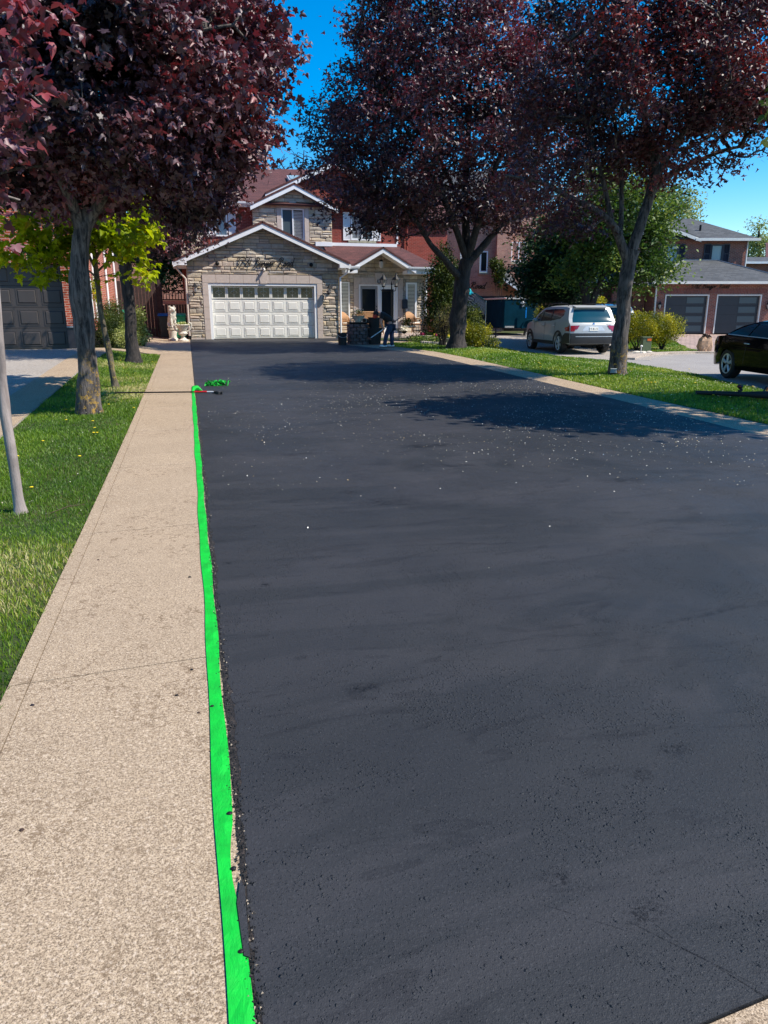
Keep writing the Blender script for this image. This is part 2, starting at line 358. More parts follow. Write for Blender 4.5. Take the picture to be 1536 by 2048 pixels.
# concrete
def concrete(name,ca,cb,spot,sc=150,joints=None):
    t=NT(name); n=t.noise(sc,4,.75); n2=t.noise(1.1,5,.6); n3=t.noise(13,6,.8); n5=t.noise(420,2,.6)
    c=t.ramp(n,[(.40,spot),(.455,ca),(.54,cb),(.62,tuple(min(1,x*1.35) for x in cb))])
    c=t.mix(t.ramp(n2,[(.3,.0),(.7,.28)]),c,tuple(x*.72 for x in ca))
    st=t.math('MULTIPLY',t.ramp(t.noise(26,5,.75,dist=.4),[(.545,0),(.58,1)]),t.ramp(t.noise(1.3,4,.6),[(.42,.1),(.58,.85)])); c=t.mix(st,c,(.16,.10,.05)); c=t.mix(t.ramp(n3,[(.66,0),(.7,.35)]),c,(.2,.14,.09))
    c=t.mix(t.ramp(n5,[(.62,0),(.68,.8)]),c,(.03,.025,.02)); n6=t.noise(sc*.40,5,.8); c=t.mix(t.ramp(n6,[(.55,0),(.59,.6)]),c,(.13,.085,.05)); c=t.mix(t.ramp(n6,[(.40,.5),(.45,0)]),c,(.72,.58,.44))
    c=t.mix(t.ramp(n5,[(.28,.6),(.34,0)]),c,(.75,.62,.48))
    t.set(Base_Color=c,Roughness=.88,Normal=t.bump(n,.35,.006)); return t.m
M['walk']=concrete('exposed_concrete',(.30,.215,.135),(.46,.345,.225),(.09,.06,.035),230)
M['concrete']=concrete('pale_concrete',(.30,.27,.24),(.38,.35,.31),(.16,.14,.12),90)
M['joint']=plain('joint_dark',(.05,.035,.025),1)  # even dark brown of the bed that shows between the slabs
M['edgeband']=M['walk']
ys=[-1.5,.9,3.05,5.25,7.45,9.6,11.8,14.0,16.2,18.4,20.6,22.8]
# slabs: one structure sheet, joints are real gaps
def slabs(name,quads,mt,off,th):
    objs=[]
    bm=bmesh.new()
    for q in quads:
        vs=[bm.verts.new((x,y,0)) for x,y in q]; bm.faces.new(vs)
    for ax in (0,1):
        vals=[v.co[ax] for v in bm.verts]; k=math.ceil(min(vals)/.5)*.5
        while k<max(vals):
            no=(1,0,0) if ax==0 else (0,1,0); cp=(k,0,0) if ax==0 else (0,k,0)
            bmesh.ops.bisect_plane(bm,geom=bm.verts[:]+bm.edges[:]+bm.faces[:],plane_co=cp,plane_no=no,dist=1e-5); k+=.5
    for v in bm.verts: v.co.z=gz(v.co.x,v.co.y)+off
    bm.normal_update()
    for f in bm.faces:
        if f.normal.z<0: f.normal_flip()
    be=[e for e in bm.edges if e.is_boundary]; ex=bmesh.ops.extrude_edge_only(bm,edges=be)
    for v in ex['geom']:
        if isinstance(v,bmesh.types.BMVert): v.co.z-=th
    me=bpy.data.meshes.new(name); bm.to_mesh(me); bm.free(); return tag(link(name,me,mt),kind='structure')
g=.004; tl=-.10  # joints are slightly skewed
qs=[];bs=[]
for a,b in zip(ys[:-1],ys[1:]):
    qs.append([(-.755,a+g+.0),(.045,a+g-tl*.6),(.045,b-g-tl*.6),(-.755,b-g)])
    bs.append([(-.84,a+g-.01),(-.759,a+g),(-.759,b-g),(-.84,b-g-.01)])
slabs('sidewalk',qs,M['walk'],.02,.05); slabs('sidewalk_edge',bs,M['edgeband'],.021,.05)
tag(sheet('sidewalk_bed',[(-.84,-1.6),(.045,-1.6),(.045,22.9),(-.84,22.9)],M['joint'],.010),kind='structure')
q=[[(-.95,22.87),(.045,22.9),(.045,25.6),(-1.9,25.6),(-1.75,24.0),(-1.3,23.1)],[(-1.95,25.61),(.045,25.61),(.045,28.4),(-2.3,28.4)],[(-2.35,28.41),(.045,28.41),(.045,34.9),(-2.75,34.9)]]
slabs('side_path',q,M['walk'],.02,.05)
# right hand concrete border
inn=[(6.6,3.4),(6.75,5),(6.84,7.3),(6.92,9),(7.0,11.6),(6.95,15.8),(6.9,20),(6.72,21.6),(6.35,23.2),(5.9,24.9),(5.45,26.2)]
out=[(7.3,3.4),(7.42,5),(7.5,7.3),(7.55,9),(7.58,11.6),(7.62,15.8),(7.6,20),(7.5,22.0),(7.2,23.8),(6.8,25.3),(6.9,27.2)]
qs=[]
for i in range(len(inn)-1):
    (ax,ay),(bx,by),(cx,cy),(dx,dy)=inn[i],inn[i+1],out[i+1],out[i]; e=.004
    qs.append([(ax+.01,ay+e),(dx,dy+e),(cx,cy-e),(bx+.01,by-e)])
slabs('border_path',qs,M['walk'],.02,.05)
slabs('porch_path',[[(5.12,27.02),(5.45,26.21),(6.9,27.21),(8.6,27.9),(8.6,29.2),(5.12,29.2)]],M['walk'],.02,.05)
slabs('street_sidewalk',[[(1.19,1.03),(1.04,1.015),(.4,.945),(.4,-2),(8,-2),(8,1.6),(6.62,3.35),(6.62,1.245)]],M['walk'],.016,.05)
# neighbour drive (left), court, road, right neighbour's lots
tag(sheet('neighbour_driveway',[(-12,2),(-6,5.6),(-3.1,7.6),(-2.3,9.2),(-2.36,13),(-2.36,16.5),(-2.3,20.8),(-2.2,23.3),(-2.85,23.55),(-12,23.55)],M['concrete'],.016,.5,.04),kind='structure')
tag(sheet('driveway_border',[(-3.0,8.7),(-2.31,9.25),(-2.37,13),(-2.37,16.5),(-2.31,20.8),(-2.21,23.25),(-3.0,23.4)],M['walk'],.022,.5,.0),kind='structure')
slabs('path_link',[[(-2.75,22.95),(-2.2,22.95),(-1.36,22.95),(-1.75,23.6),(-2.75,23.6)]],M['walk'],.026,.05)
t=NT('worn_road_asphalt'); n=t.noise(120,4,.75); n2=t.noise(.9,5,.6)
c=t.ramp(n,[(.35,(.20,.18,.165)),(.5,(.30,.275,.25)),(.68,(.42,.39,.36))]); c=t.mix(t.ramp(n2,[(.35,0),(.65,.3)]),c,(.2,.18,.17))
M['road']=t.set(Base_Color=c,Roughness=.9,Normal=t.bump(n,.4,.01))
lf=[(12.23,21.8),(12.6,20.2),(12.56,18.9),(12.26,17.0),(11.94,15.2),(11.36,13.7),(10.67,11.6),(9.9,9.6),(9.0,7.4),(7.9,5.0),(7.5,2.0)]
kc=[(13.5,20.3),(14.2,21.2),(15.2,22.0),(16.4,22.6),(17.6,22.8),(18.8,22.5),(21.5,21.2),(26,18.5),(34,13)]
tag(sheet('road',lf[1:]+[(7.5,-8),(60,-8),(60,2)]+kc[::-1]+[(12.62,20.25)],M['road'],.008,.5),kind='structure')
tag(sheet('court_driveway',[(12.25,21.85),(12.62,20.3),(13.5,20.35),(14.2,21.3),(15.2,22.15),(16.4,22.8),(16.75,23.6),(16.8,26),(19.2,29.9),(21,36.5),(13.3,36.5),(12.6,33),(12.2,28.5),(12.05,24.7)],M['concrete'],.016,.5,.03),kind='structure')
def strip(path,w):
    L=[];Rr=[]
    for i,p in enumerate(path):
        a=Vector(path[max(0,i-1)]);b=Vector(path[min(len(path)-1,i+1)]);d=(b-a).normalized();n=Vector((-d.y,d.x))
        L.append(tuple(Vector(p)+n*w));Rr.append(tuple(p))
    return [[Rr[i],Rr[i+1],L[i+1],L[i]] for i in range(len(path)-1)]
M['kerb']=concrete('kerb_concrete',(.40,.33,.27),(.52,.44,.36),(.2,.16,.12),80)
slabs('kerb',strip(kc,.42),M['kerb'],.075,.12)
slabs('gutter',[[a,b,c,d] for a,b,c,d in strip([(x+.12*0,y-.0) for x,y in kc],-.45)],M['concrete'],.014,.05)
t=NT('herringbone_pavers'); b=t.n('ShaderNodeTexBrick',{'Vector':t.scale(1,1,1),'Color1':(.44,.31,.25,1),'Color2':(.34,.24,.2,1),'Mortar':(.16,.12,.10,1),'Scale':1,'Mortar Size':.012,'Brick Width':.24,'Row Height':.16})
M['paver']=t.set(Base_Color=t.mix(1,b.outputs[0],t.ramp(t.noise(2,5),[(.3,.8),(.7,1.15)]),'MULTIPLY'),Roughness=.85,Normal=t.bump(t.math('SUBTRACT',1,b.outputs[1]),.5,.01))
tag(sheet('paver_driveway',[(18.75,23.15),(22,21.6),(26.3,19.1),(33.5,34.3),(25.6,36.2),(23.0,32.0),(19.2,25.1)],M['paver'],.014,.5,.03),kind='structure')
LAWN_R=[(16.95,23.55),(18.0,23.3),(18.7,23.4),(19.15,25.1),(22.9,32.0),(25.3,36.0),(21.2,36.0),(19.4,29.9),(17.0,26)]
# ---------------- grass ----------------
def inpoly(P,poly):
    x,y=P[:,0],P[:,1]; c=np.zeros(len(P),bool); n=len(poly)
    for i in range(n):
        x1,y1=poly[i];x2,y2=poly[(i+1)%n]
        m=((y1>y)!=(y2>y))&(x<(x2-x1)*(y-y1)/((y2-y1) if y2!=y1 else 1e-9)+x1); c^=m
    return c
vgz=np.vectorize(gz)
def blades(name,poly,n,hh,wd,mt,seed,label=None,falloff=0,edge_long=0):
    rs=np.random.RandomState(seed); xs=[p[0] for p in poly]; ys=[p[1] for p in poly]
    P=np.column_stack([rs.uniform(min(xs),max(xs),n),rs.uniform(min(ys),max(ys),n)]); P=P[inpoly(P,poly)]
    if falloff:
        d=np.hypot(P[:,0],P[:,1]); P=P[rs.rand(len(P))<np.minimum(1,(falloff/np.maximum(d,.1))**1.6)]
    n=len(P); z=vgz(P[:,0],P[:,1]); d=np.hypot(P[:,0],P[:,1])
    cl=np.array([noise.noise(Vector((x*1.3,y*1.3,0))) for x,y in P]); cl2=np.array([noise.noise(Vector((x*.45+7,y*.45,3))) for x,y in P])
    h=hh*(.55+.7*rs.rand(n))*(1+.7*cl)*np.clip(.75+d*.02,0.8,1.2); w=wd*np.maximum(1,d/7)*(.7+.6*rs.rand(n))
    az=rs.uniform(0,2*np.pi,n); ln=rs.uniform(.1,1.0,n)*h; la=rs.uniform(0,2*np.pi,n)
    V=np.zeros((n,5,3)); ux,uy=np.cos(az)*w/2,np.sin(az)*w/2; lx,ly=np.cos(la)*ln,np.sin(la)*ln
    V[:,0]=np.column_stack([P[:,0]-ux,P[:,1]-uy,z]);V[:,1]=np.column_stack([P[:,0]+ux,P[:,1]+uy,z])
    V[:,2]=np.column_stack([P[:,0]+ux*.8+lx*.35,P[:,1]+uy*.8+ly*.35,z+h*.6]);V[:,3]=np.column_stack([P[:,0]-ux*.8+lx*.35,P[:,1]-uy*.8+ly*.35,z+h*.6])
    V[:,4]=np.column_stack([P[:,0]+lx,P[:,1]+ly,z+h*.95])
    idx=np.arange(n)[:,None]*5
    q=(idx+np.array([0,1,2,3])).ravel(); tr=(idx+np.array([3,2,4])).ravel()
    me=bpy.data.meshes.new(name); me.vertices.add(5*n); me.vertices.foreach_set('co',V.ravel())
    loops=np.concatenate([q,tr]); me.loops.add(len(loops)); me.loops.foreach_set('vertex_index',loops.astype(np.int32))
    st=np.concatenate([np.arange(n)*4,4*n+np.arange(n)*3]).astype(np.int32); me.polygons.add(2*n); me.polygons.foreach_set('loop_start',st)
    me.update(calc_edges=True)
    r=np.clip(rs.rand(n)*.64+.17+cl2*.7+cl*.3,0,1); a=me.attributes.new('rnd','FLOAT','FACE'); a.data.foreach_set('value',np.concatenate([r,r]).astype(np.float32))
    return tag(link(name,me,mt),label,None,None,'stuff')
def leafmat(name,stops,rough=.5,trans=.25,spec=.5,tint=None):
    t=NT(name); a=t.n('ShaderNodeAttribute',attribute_name='rnd').outputs['Fac']; c=t.ramp(a,stops)
    t.set(Base_Color=c,Roughness=rough); t.b.inputs['Specular IOR Level'].default_value=spec
    tb=t.n('ShaderNodeBsdfTranslucent',{0:t.mix(1,c,tint or (1.6,1.6,1.2),'MULTIPLY')}); mx=t.n('ShaderNodeMixShader',{0:trans})
    t.t.links.new(t.b.outputs[0],mx.inputs[1]); t.t.links.new(tb.outputs[0],mx.inputs[2]); t.t.links.new(mx.outputs[0],t.o.inputs[0]); return t.m
M['grass']=leafmat('grass_blades',[(0,(.045,.11,.004)),(.45,(.11,.21,.008)),(.78,(.20,.29,.015)),(.92,(.36,.34,.06)),(1,(.55,.48,.22))],.5,.3)
M['grass_bright']=leafmat('bright_grass',[(0,(.06,.15,.006)),(.5,(.13,.24,.010)),(1,(.36,.40,.05))],.5,.3)
LAWN_L=[(-.832,-1),(-.838,8),(-.84,22.4),(-1.0,22.85),(-1.4,22.9),(-2.18,22.9),(-2.28,20.8),(-2.34,16.5),(-2.34,13),(-2.28,9.25),(-3.1,7.65),(-4,7),(-4,3),(-3,-1)]
blades('grass',LAWN_L,460000,.038,.0043,M['grass'],1,'green lawn strip between the sidewalk and the grey driveway',falloff=7.0)
LAWN_M=[(7.64,4),(7.66,15.8),(7.64,20),(7.54,22.0),(7.24,23.8),(6.95,25.3),(7.2,26.9),(8.6,27.6),(10.4,28.4),(12.0,28.3)]+[(12.02,24.7)]+[(x-.06,y) for x,y in lf]
blades('grass',LAWN_M,320000,.045,.006,M['grass_bright'],2,'bright green lawn under the maples beside the black driveway',falloff=13)
blades('grass',LAWN_R,70000,.05,.012,M['grass'],3,'small lawn in front of the yellow-green bushes')
# ---------------- trees ----------------
def barkmat(name,a,b,lichen=None,lz=1.3,sx=9):
    t=NT(name); v=t.scale(sx,sx,sx*.16); n=t.noise(2.2,6,.7,vec=v,dist=.6); n2=t.noise(3,5,.65)
    c=t.ramp(n,[(.38,a),(.60,b)]); c=t.mix(t.ramp(n2,[(.45,0),(.68,.6)]),c,tuple(x*.45 for x in a))
    if lichen:
        geo=t.n('ShaderNodeNewGeometry'); sp=t.n('ShaderNodeSeparateXYZ',{0:geo.outputs['Position']}).outputs
        m=t.math('MULTIPLY',t.ramp(t.noise(11,6,.75),[(.53,0),(.60,1)]),t.ramp(sp[2],[(0.0,.9),(min(1,lz*.6),.8),(min(1,lz),0)]))
        c=t.mix(m,c,lichen)
    t.set(Base_Color=c,Roughness=.9,Normal=t.bump(n,.9,.02)); return t.m
M['bark']=barkmat('maple_bark',(.010,.009,.009),(.15,.125,.11),(.34,.20,.03),1.0)
M['bark2']=barkmat('dark_bark',(.010,.008,.008),(.05,.04,.036))
M['bark_lichen']=barkmat('lichen_bark',(.05,.04,.028),(.17,.14,.09),(.25,.19,.04),2.2,14)
M['bark_grey']=barkmat('smooth_grey_bark',(.19,.155,.14),(.33,.275,.25),None,1,4)
_h=[(.20,-.10,.03),(.50,-.10,-.02),(.40,.12,.08),(.80,.40,-.04),(.54,.52,.05),(.30,.46,.09),(.30,.74,.0)]
LA=dict(v=[(0,0,0)]+_h+[(0,1.05,-.2)]+[(-a,b,c) for a,b,c in _h],
        t=[(0,1,2),(0,2,3),(0,3,6),(3,4,5),(3,5,6),(0,6,7),(0,7,8),(0,10,9),(0,11,10),(0,14,11),(11,13,12),(11,14,13),(0,15,14),(0,8,15)])
_o=dict(v=[(0,0,0),(.42,-.08,.06),(.42,.14,.10),(.66,.46,.16),(.34,.52,.08),(0,.98,-.16),(-.34,.52,.08),(-.66,.46,.16),(-.42,.14,.10),(-.42,-.08,.06)],
        t=[(0,1,2),(0,2,4),(2,3,4),(0,4,5),(0,6,8),(6,7,8),(0,8,9),(0,5,6)])
LB=dict(v=[(0,0,0),(.5,.22,.1),(.2,.4,.04),(0,1,-.12),(-.2,.4,.04),(-.5,.22,.1)],t=[(0,1,2),(0,2,3),(0,3,4),(0,4,5)])
LC=dict(v=[(0,0,0),(.3,.45,.06),(0,1,0),(-.3,.45,.06)],t=[(0,1,2),(0,2,3)])
def leaves(name,P,size,tpl,mt,seed,parent,up=.6,droop=.5,rnd=None,center=None):
    rs=np.random.RandomState(seed); n=len(P)
    N=rs.normal(size=(n,3)); N[:,2]=np.abs(N[:,2])*.6+up; N/=np.linalg.norm(N,axis=1)[:,None]
    T=rs.normal(size=(n,3)); T[:,2]-=droop
    if center is not None:
        D=P-np.array(center); D/=np.linalg.norm(D,axis=1)[:,None]+1e-6; T+=D*.6
    V=T-N*(T*N).sum(1)[:,None]; V/=np.linalg.norm(V,axis=1)[:,None]; U=np.cross(V,N)
    s=size*(.6+.75*rs.rand(n)); tv=np.array(tpl['v']); k=len(tv)
    fold=rs.uniform(-.6,2.6,n)
    X=P[:,None,:]+s[:,None,None]*(tv[None,:,0,None]*U[:,None,:]+tv[None,:,1,None]*V[:,None,:]+(tv[None,:,2,None]*fold[:,None,None])*N[:,None,:]*1.5)
    tt=np.array(tpl['t']); m=len(tt)
    L=(np.arange(n)[:,None,None]*k+tt[None]).reshape(-1).astype(np.int32)
    me=bpy.data.meshes.new(name); me.vertices.add(n*k); me.vertices.foreach_set('co',X.reshape(-1)); me.loops.add(len(L)); me.loops.foreach_set('vertex_index',L)
    me.polygons.add(n*m); me.polygons.foreach_set('loop_start',(np.arange(n*m)*3).astype(np.int32)); me.update(calc_edges=True)
    r=rs.rand(n) if rnd is None else np.clip(rnd+rs.normal(size=n)*.13,0,1)
    a=me.attributes.new('rnd','FLOAT','FACE'); a.data.foreach_set('value',np.repeat(r,m).astype(np.float32))
    return link(name,me,mt,parent)
def blobpts(ells,n,rs,gap=.0,gs=.5):
    """points in a union of ellipsoids, biased to the outside, thinned by a noise so the crown has gaps"""
    out=[]; w=np.array([e[3]*e[4]*e[5] for e in ells]); w/=w.sum()
    while len(out)<n:
        e=ells[rs.choice(len(ells),p=w)]; d=rs.normal(size=3); d/=np.linalg.norm(d); r=rs.rand()**.36
        p=(e[0]+d[0]*e[3]*r,e[1]+d[1]*e[4]*r,e[2]+d[2]*e[5]*r)
        if noise.noise(Vector(p)*gs*2)<-.05+gap and rs.rand()<.85: continue
        out.append(p)
    return np.array(out)
def maple(name,label,cat,base,trunk,limbs,ells,ncl,perl,lsize,tpl,lmat,bmat,seed,group=None,clr=.32,tw=.011,gap=.0,flare=1.35,loc=None,up=.6,extra=None):
    """trunk: [(point,radius)], limbs: lists of the same that start on the trunk; clusters grow twigs to the nearest limb"""
    rs=np.random.RandomState(seed); root=thing(name,label,cat,loc or base,0,group)
    mb=MB()
    def dens(path):
        pts=[Vector(p) for p,_ in path]; rd=[r for _,r in path]; o=[];q=[]
        for i in range(len(pts)-1):
            a=pts[max(i-1,0)];b=pts[i];c=pts[i+1];d=pts[min(i+2,len(pts)-1)]
            for k in range(6):
                u=k/6; o.append(.5*((2*b)+(c-a)*u+(2*a-5*b+4*c-d)*u*u+(3*b-a-3*c+d)*u**3)); q.append(rd[i]*(1-u)+rd[i+1]*u)
        o.append(pts[-1]);q.append(rd[-1]); return o,q
    nodes=[];par=[];depth=[]
    tp,tr=dens(trunk)
    for i in range(min(6,len(tr))): tr[i]*=1+(flare-1)*((1-i/6)**3)
    tp[0]=tp[0]-Vector((0,0,.12))
    mb.tube(tp,tr,20,jit=.3)
    nodes+=tp[len(tp)//2:]
    for lb in limbs:
        lp,lr=dens(lb); mb.tube(lp,lr,9,jit=.15); nodes+=lp[2:]
    nbase=len(nodes); par=[-1]*nbase
    C=blobpts(ells,ncl,rs,gap); f=np.array(trunk[-1][0]); C=C[np.argsort(np.linalg.norm(C-f,axis=1))]
    A=np.zeros((nbase+ncl*4+4,3)); A[:nbase]=[tuple(v) for v in nodes]; m=nbase; tips=[]
    dn=np.zeros(len(A)); dn[:nbase]=0
    for c in C:
        d=np.linalg.norm(A[:m]-c,axis=1)+.35*dn[:m]; d+=np.maximum(0,A[:m,2]-c[2])*.5
        j=int(np.argmin(d)); a=A[j]; L=np.linalg.norm(c-a)
        if L<.12: continue
        k=3 if L>.8 else 2; prev=j; b=rs.normal(size=3)*.07*L; b[2]+=.08*L
        for i in range(1,k+1):
            u=i/k; q=a+(c-a)*u+b*4*u*(1-u); A[m]=q; par.append(prev); dn[m]=dn[prev]+L/k; prev=m; m+=1
        tips.append(prev)
    cnt=np.zeros(m); 
    for t_ in tips:
        i=t_
        while i>=nbase: cnt[i]+=1; i=par[i]
    for i in range(nbase,m):
        a=Vector(A[par[i]]); b=Vector(A[i]); r1=tw*cnt[i]**.42; r0=r1*1.12
        if r1>.004: mb.tube([a,b],[r0,r1*.92],5 if r1>.012 else 3,caps=False)
    mb.build('trunk',bmat,root,True,60,world=True,fix=False)
    # leaves sit round the outer twigs
    P=[]
    twn=[i for i in range(nbase,m) if cnt[i]<=3]
    src=np.array([A[i] for i in twn]+[A[i] for i in tips]*2)
    tot=ncl*perl; idx=rs.randint(0,len(src),tot); P=src[idx]+rs.normal(size=(tot,3))*np.array([clr,clr,clr*.62])
    if extra is not None: P=np.vstack([P,extra])
    lo=min(e[2]-e[5] for e in ells)-.3; P=P[P[:,2]>lo]
    rn=np.array([noise.noise(Vector(p)*.6)*.75+.42 for p in P])
    lv=leaves('crown',P,lsize,tpl,lmat,seed+5,root,up=up,center=f,rnd=rn); lv.location=-root.location
    return root
M['leaf_purple']=leafmat('purple_maple_leaf',[(0,(.016,.009,.016)),(.4,(.062,.026,.038)),(.8,(.15,.065,.078)),(1,(.24,.06,.06))],.52,.14,.8,(2.6,.5,.7))
M['leaf_red']=leafmat('red_maple_leaf',[(0,(.014,.007,.012)),(.4,(.06,.02,.028)),(.8,(.14,.045,.048)),(1,(.26,.065,.045))],.52,.17,.75,(2.4,.5,.5))
M['leaf_mauve']=leafmat('mauve_maple_leaf',[(0,(.018,.009,.016)),(.45,(.07,.022,.034)),(.8,(.16,.06,.078)),(1,(.24,.04,.05))],.5,.2,.7,(2.2,.5,.6))
M['leaf_lime']=leafmat('lime_leaf',[(0,(.12,.20,.006)),(.5,(.32,.40,.008)),(.85,(.52,.54,.012)),(1,(.6,.42,.02))],.5,.5,.3,(1.5,1.4,.8))
M['leaf_green']=leafmat('green_leaf',[(0,(.02,.055,.010)),(.5,(.06,.12,.015)),(.85,(.18,.25,.035)),(1,(.40,.42,.10))],.6,.25,.4)
M['leaf_green_dark']=leafmat('dark_green_leaf',[(0,(.010,.032,.012)),(.6,(.035,.08,.022)),(1,(.16,.22,.06))],.62,.2,.4)
M['leaf_pale']=leafmat('pale_leaf',[(0,(.10,.16,.05)),(1,(.32,.36,.14))],.5,.35,.4)
M['leaf_yew']=leafmat('yellow_green_shrub_leaf',[(0,(.03,.05,.003)),(.45,(.19,.20,.006)),(1,(.60,.50,.012))],.5,.3,.4)
M['leaf_cedar']=leafmat('cedar_leaf',[(0,(.008,.02,.003)),(.5,(.035,.06,.006)),(1,(.12,.14,.012))],.6,.2,.3)
M['leaf_tan']=leafmat('tan_twig_leaf',[(0,(.07,.05,.02)),(.5,(.18,.15,.05)),(1,(.36,.30,.12))],.6,.3,.3)
M['leaf_variegated']=leafmat('variegated_leaf',[(0,(.08,.12,.02)),(.5,(.30,.34,.08)),(1,(.6,.6,.3))],.5,.3,.4)
def ell(px,py,g,rx,rz,ry=None):
    p=pt(px,py,g); return (p.x,p.y,p.z,rx,ry or rx,rz)
def P_(l,g): return [(tuple(pt(a,b,g+(c if len(q)>3 else 0))),r) for q in l for (a,b,r,c) in [(q+(0,))[:4] if len(q)==3 else q]]
def path(l,g): 
    out=[]
    for q in l:
        dg=q[3] if len(q)>3 else 0; out.append((tuple(pt(q[0],q[1],g+dg)),q[2]))
    return out
# 1 near left purple maple
b=gr(175,828); g1=b.x*sA+b.y*cA
T=path([(176,830,.155),(175,760,.14),(171,700,.13),(167,640,.14),(161,590,.15),(161,545,.145),(161,500,.115),(165,462,.10),(164,425,.07),(160,390,.045)],g1)
L1=[path([(160,505,.085),(162,470,.085),(150,420,.075,-.1),(128,370,.065,-.3),(95,320,.05,-.5),(40,240,.035,-.8),(-30,150,.02,-1)],g1),
    path([(161,495,.09),(166,460,.09),(165,400,.08,.2),(160,320,.065,.3),(170,220,.05,.3),(150,80,.03,.2),(150,-60,.015,0)],g1),
    path([(162,500,.08),(170,460,.08),(190,420,.07,0),(235,350,.06,-.2),(290,270,.045,-.4),(350,170,.03,-.5),(400,60,.015,-.6)],g1),
    path([(168,462,.07),(215,400,.055,.4),(270,370,.045,.8),(350,330,.03,1.2),(450,290,.018,1.5)],g1),
    path([(150,425,.04),(110,380,.035,.6),(50,330,.025,1.2),(-40,280,.015,1.8)],g1)]
E1=[ell(175,95,g1,2.5,2.0,2.0),ell(375,190,g1+.6,1.3,1.6,1.6),ell(372,385,g1+1.4,.62,.5,.9),ell(505,125,g1+.3,.62,.5,1.1),ell(450,275,g1+1.0,.62,.75,.9),ell(50,260,g1-.2,1.3,.55,1.2),ell(265,290,g1+1.3,1.2,.5,.9),ell(360,10,g1,.6,.9,1.2),ell(40,180,g1,2.2,1.5,1.9)]
maple('maple_tree','large purple maple with orange lichen on its thick gnarled trunk, left of the sidewalk','tree',b,T,L1,E1,1250,52,.076,LA,M['leaf_purple'],M['bark'],11,'purple leaved maples',clr=.16,tw=.009,gap=.07)
# 2 second left maple behind
b=gr(265,725); g2=b.x*sA+b.y*cA
T=path([(267,727,.185),(262,680,.15),(258,620,.14),(252,560,.13),(252,520,.13)],g2)
L2=[path([(252,525,.09),(235,460,.07),(200,380,.05,-.4),(170,300,.03,-.6)],g2),path([(252,522,.09),(262,440,.07,.2),(280,360,.05,.3),(290,250,.03)],g2),path([(252,520,.08),(290,470,.06),(340,420,.04,-.3),(400,380,.025,-.5)],g2)]
E2=[ell(280,400,g2,1.8,1.35,1.4),ell(355,450,g2,.85,.7,1.3),ell(290,250,g2,2.0,1.7),ell(375,360,g2,.9,.9,1.2),ell(190,440,g2+.5,1.5,.9)]
maple('maple_tree','dark purple maple with a straight blackish trunk, farthest in the left grass strip','tree',b,T,L2,E2,600,44,.095,LB,M['leaf_purple'],M['bark2'],12,'purple leaved maples',clr=.21)
# 3 thin leaning young maple, lime leaves
b=gr(228,776); g3=b.x*sA+b.y*cA
T=path([(232,778,.075),(226,750,.06),(215,690,.05),(205,640,.048),(198,590,.045),(190,520,.04),(186,470,.035)],g3)
L3=[path([(192,540,.03),(170,500,.022,-.3),(130,460,.016,-.7),(60,420,.01,-1)],g3),path([(190,520,.03),(215,480,.022),(250,455,.015),(300,440,.008)],g3),path([(188,490,.03),(185,440,.02),(175,400,.01)],g3),path([(196,560,.022),(175,540,.015,-.3),(120,515,.01,-.5),(60,510,.006,-.7)],g3),path([(193,545,.022),(225,520,.014,.3),(270,520,.008,.4)],g3)]
E3=[ell(120,470,g3-.5,1.2,.5,.8),ell(230,455,g3-.4,.7,.5,.6),ell(60,455,g3-.4,.9,.45,.7),ell(110,530,g3-.4,.42,.26,.4),ell(250,470,g3,.62,.38,.6),ell(285,500,g3,.42,.36,.5),ell(270,535,g3,.42,.16,.4),ell(180,430,g3,.8,.5,.8),ell(280,430,g3,.3,.32,.4),ell(60,520,g3-.4,.55,.18,.4)]
maple('young_maple_tree','thin leaning young maple with lime green leaves between the two thick purple maples','tree',b,T,L3,E3,125,14,.12,LA,M['leaf_lime'],M['bark_lichen'],13,clr=.15,tw=.006,gap=-.1,flare=1.5,up=1.4)
# 4 pale grey leaning trunk at the left edge
b=gr(38,1025); g4=b.x*sA+b.y*cA
T=path([(42,1028,.052),(34,985,.043),(24,915,.039),(12,840,.036),(4,770,.034),(0,700,.032),(-8,600,.036),(-20,480,.034),(-30,380,.03)],g4)
L4=[path([(-30,380,.022),(-40,260,.018),(-20,180,.014),(10,140,.012,.1),(40,170,.009,.1),(85,210,.006,.2)],g4),path([(-32,370,.02),(-60,200,.015),(-40,60,.012),(0,20,.009,.1),(60,10,.006,.2),(110,30,.004,.3)],g4),path([(-26,420,.016),(-10,390,.01,.1),(40,400,.006,.2)],g4),path([(-20,480,.014),(-60,400,.01)],g4)]
E4=[ell(-50,150,g4,.45,.5,.4),ell(10,50,g4,.42,.25,.35),ell(40,225,g4+.1,.28,.2,.3),ell(-50,320,g4,.35,.35,.3),ell(-20,430,g4,.25,.16,.25)]
maple('young_maple_tree','young maple with a smooth pale grey leaning trunk at the left edge','tree',b,T,L4,E4,52,9,.078,LA,M['leaf_mauve'],M['bark_grey'],14,clr=.12,tw=.0035,gap=-.1,flare=1.3)
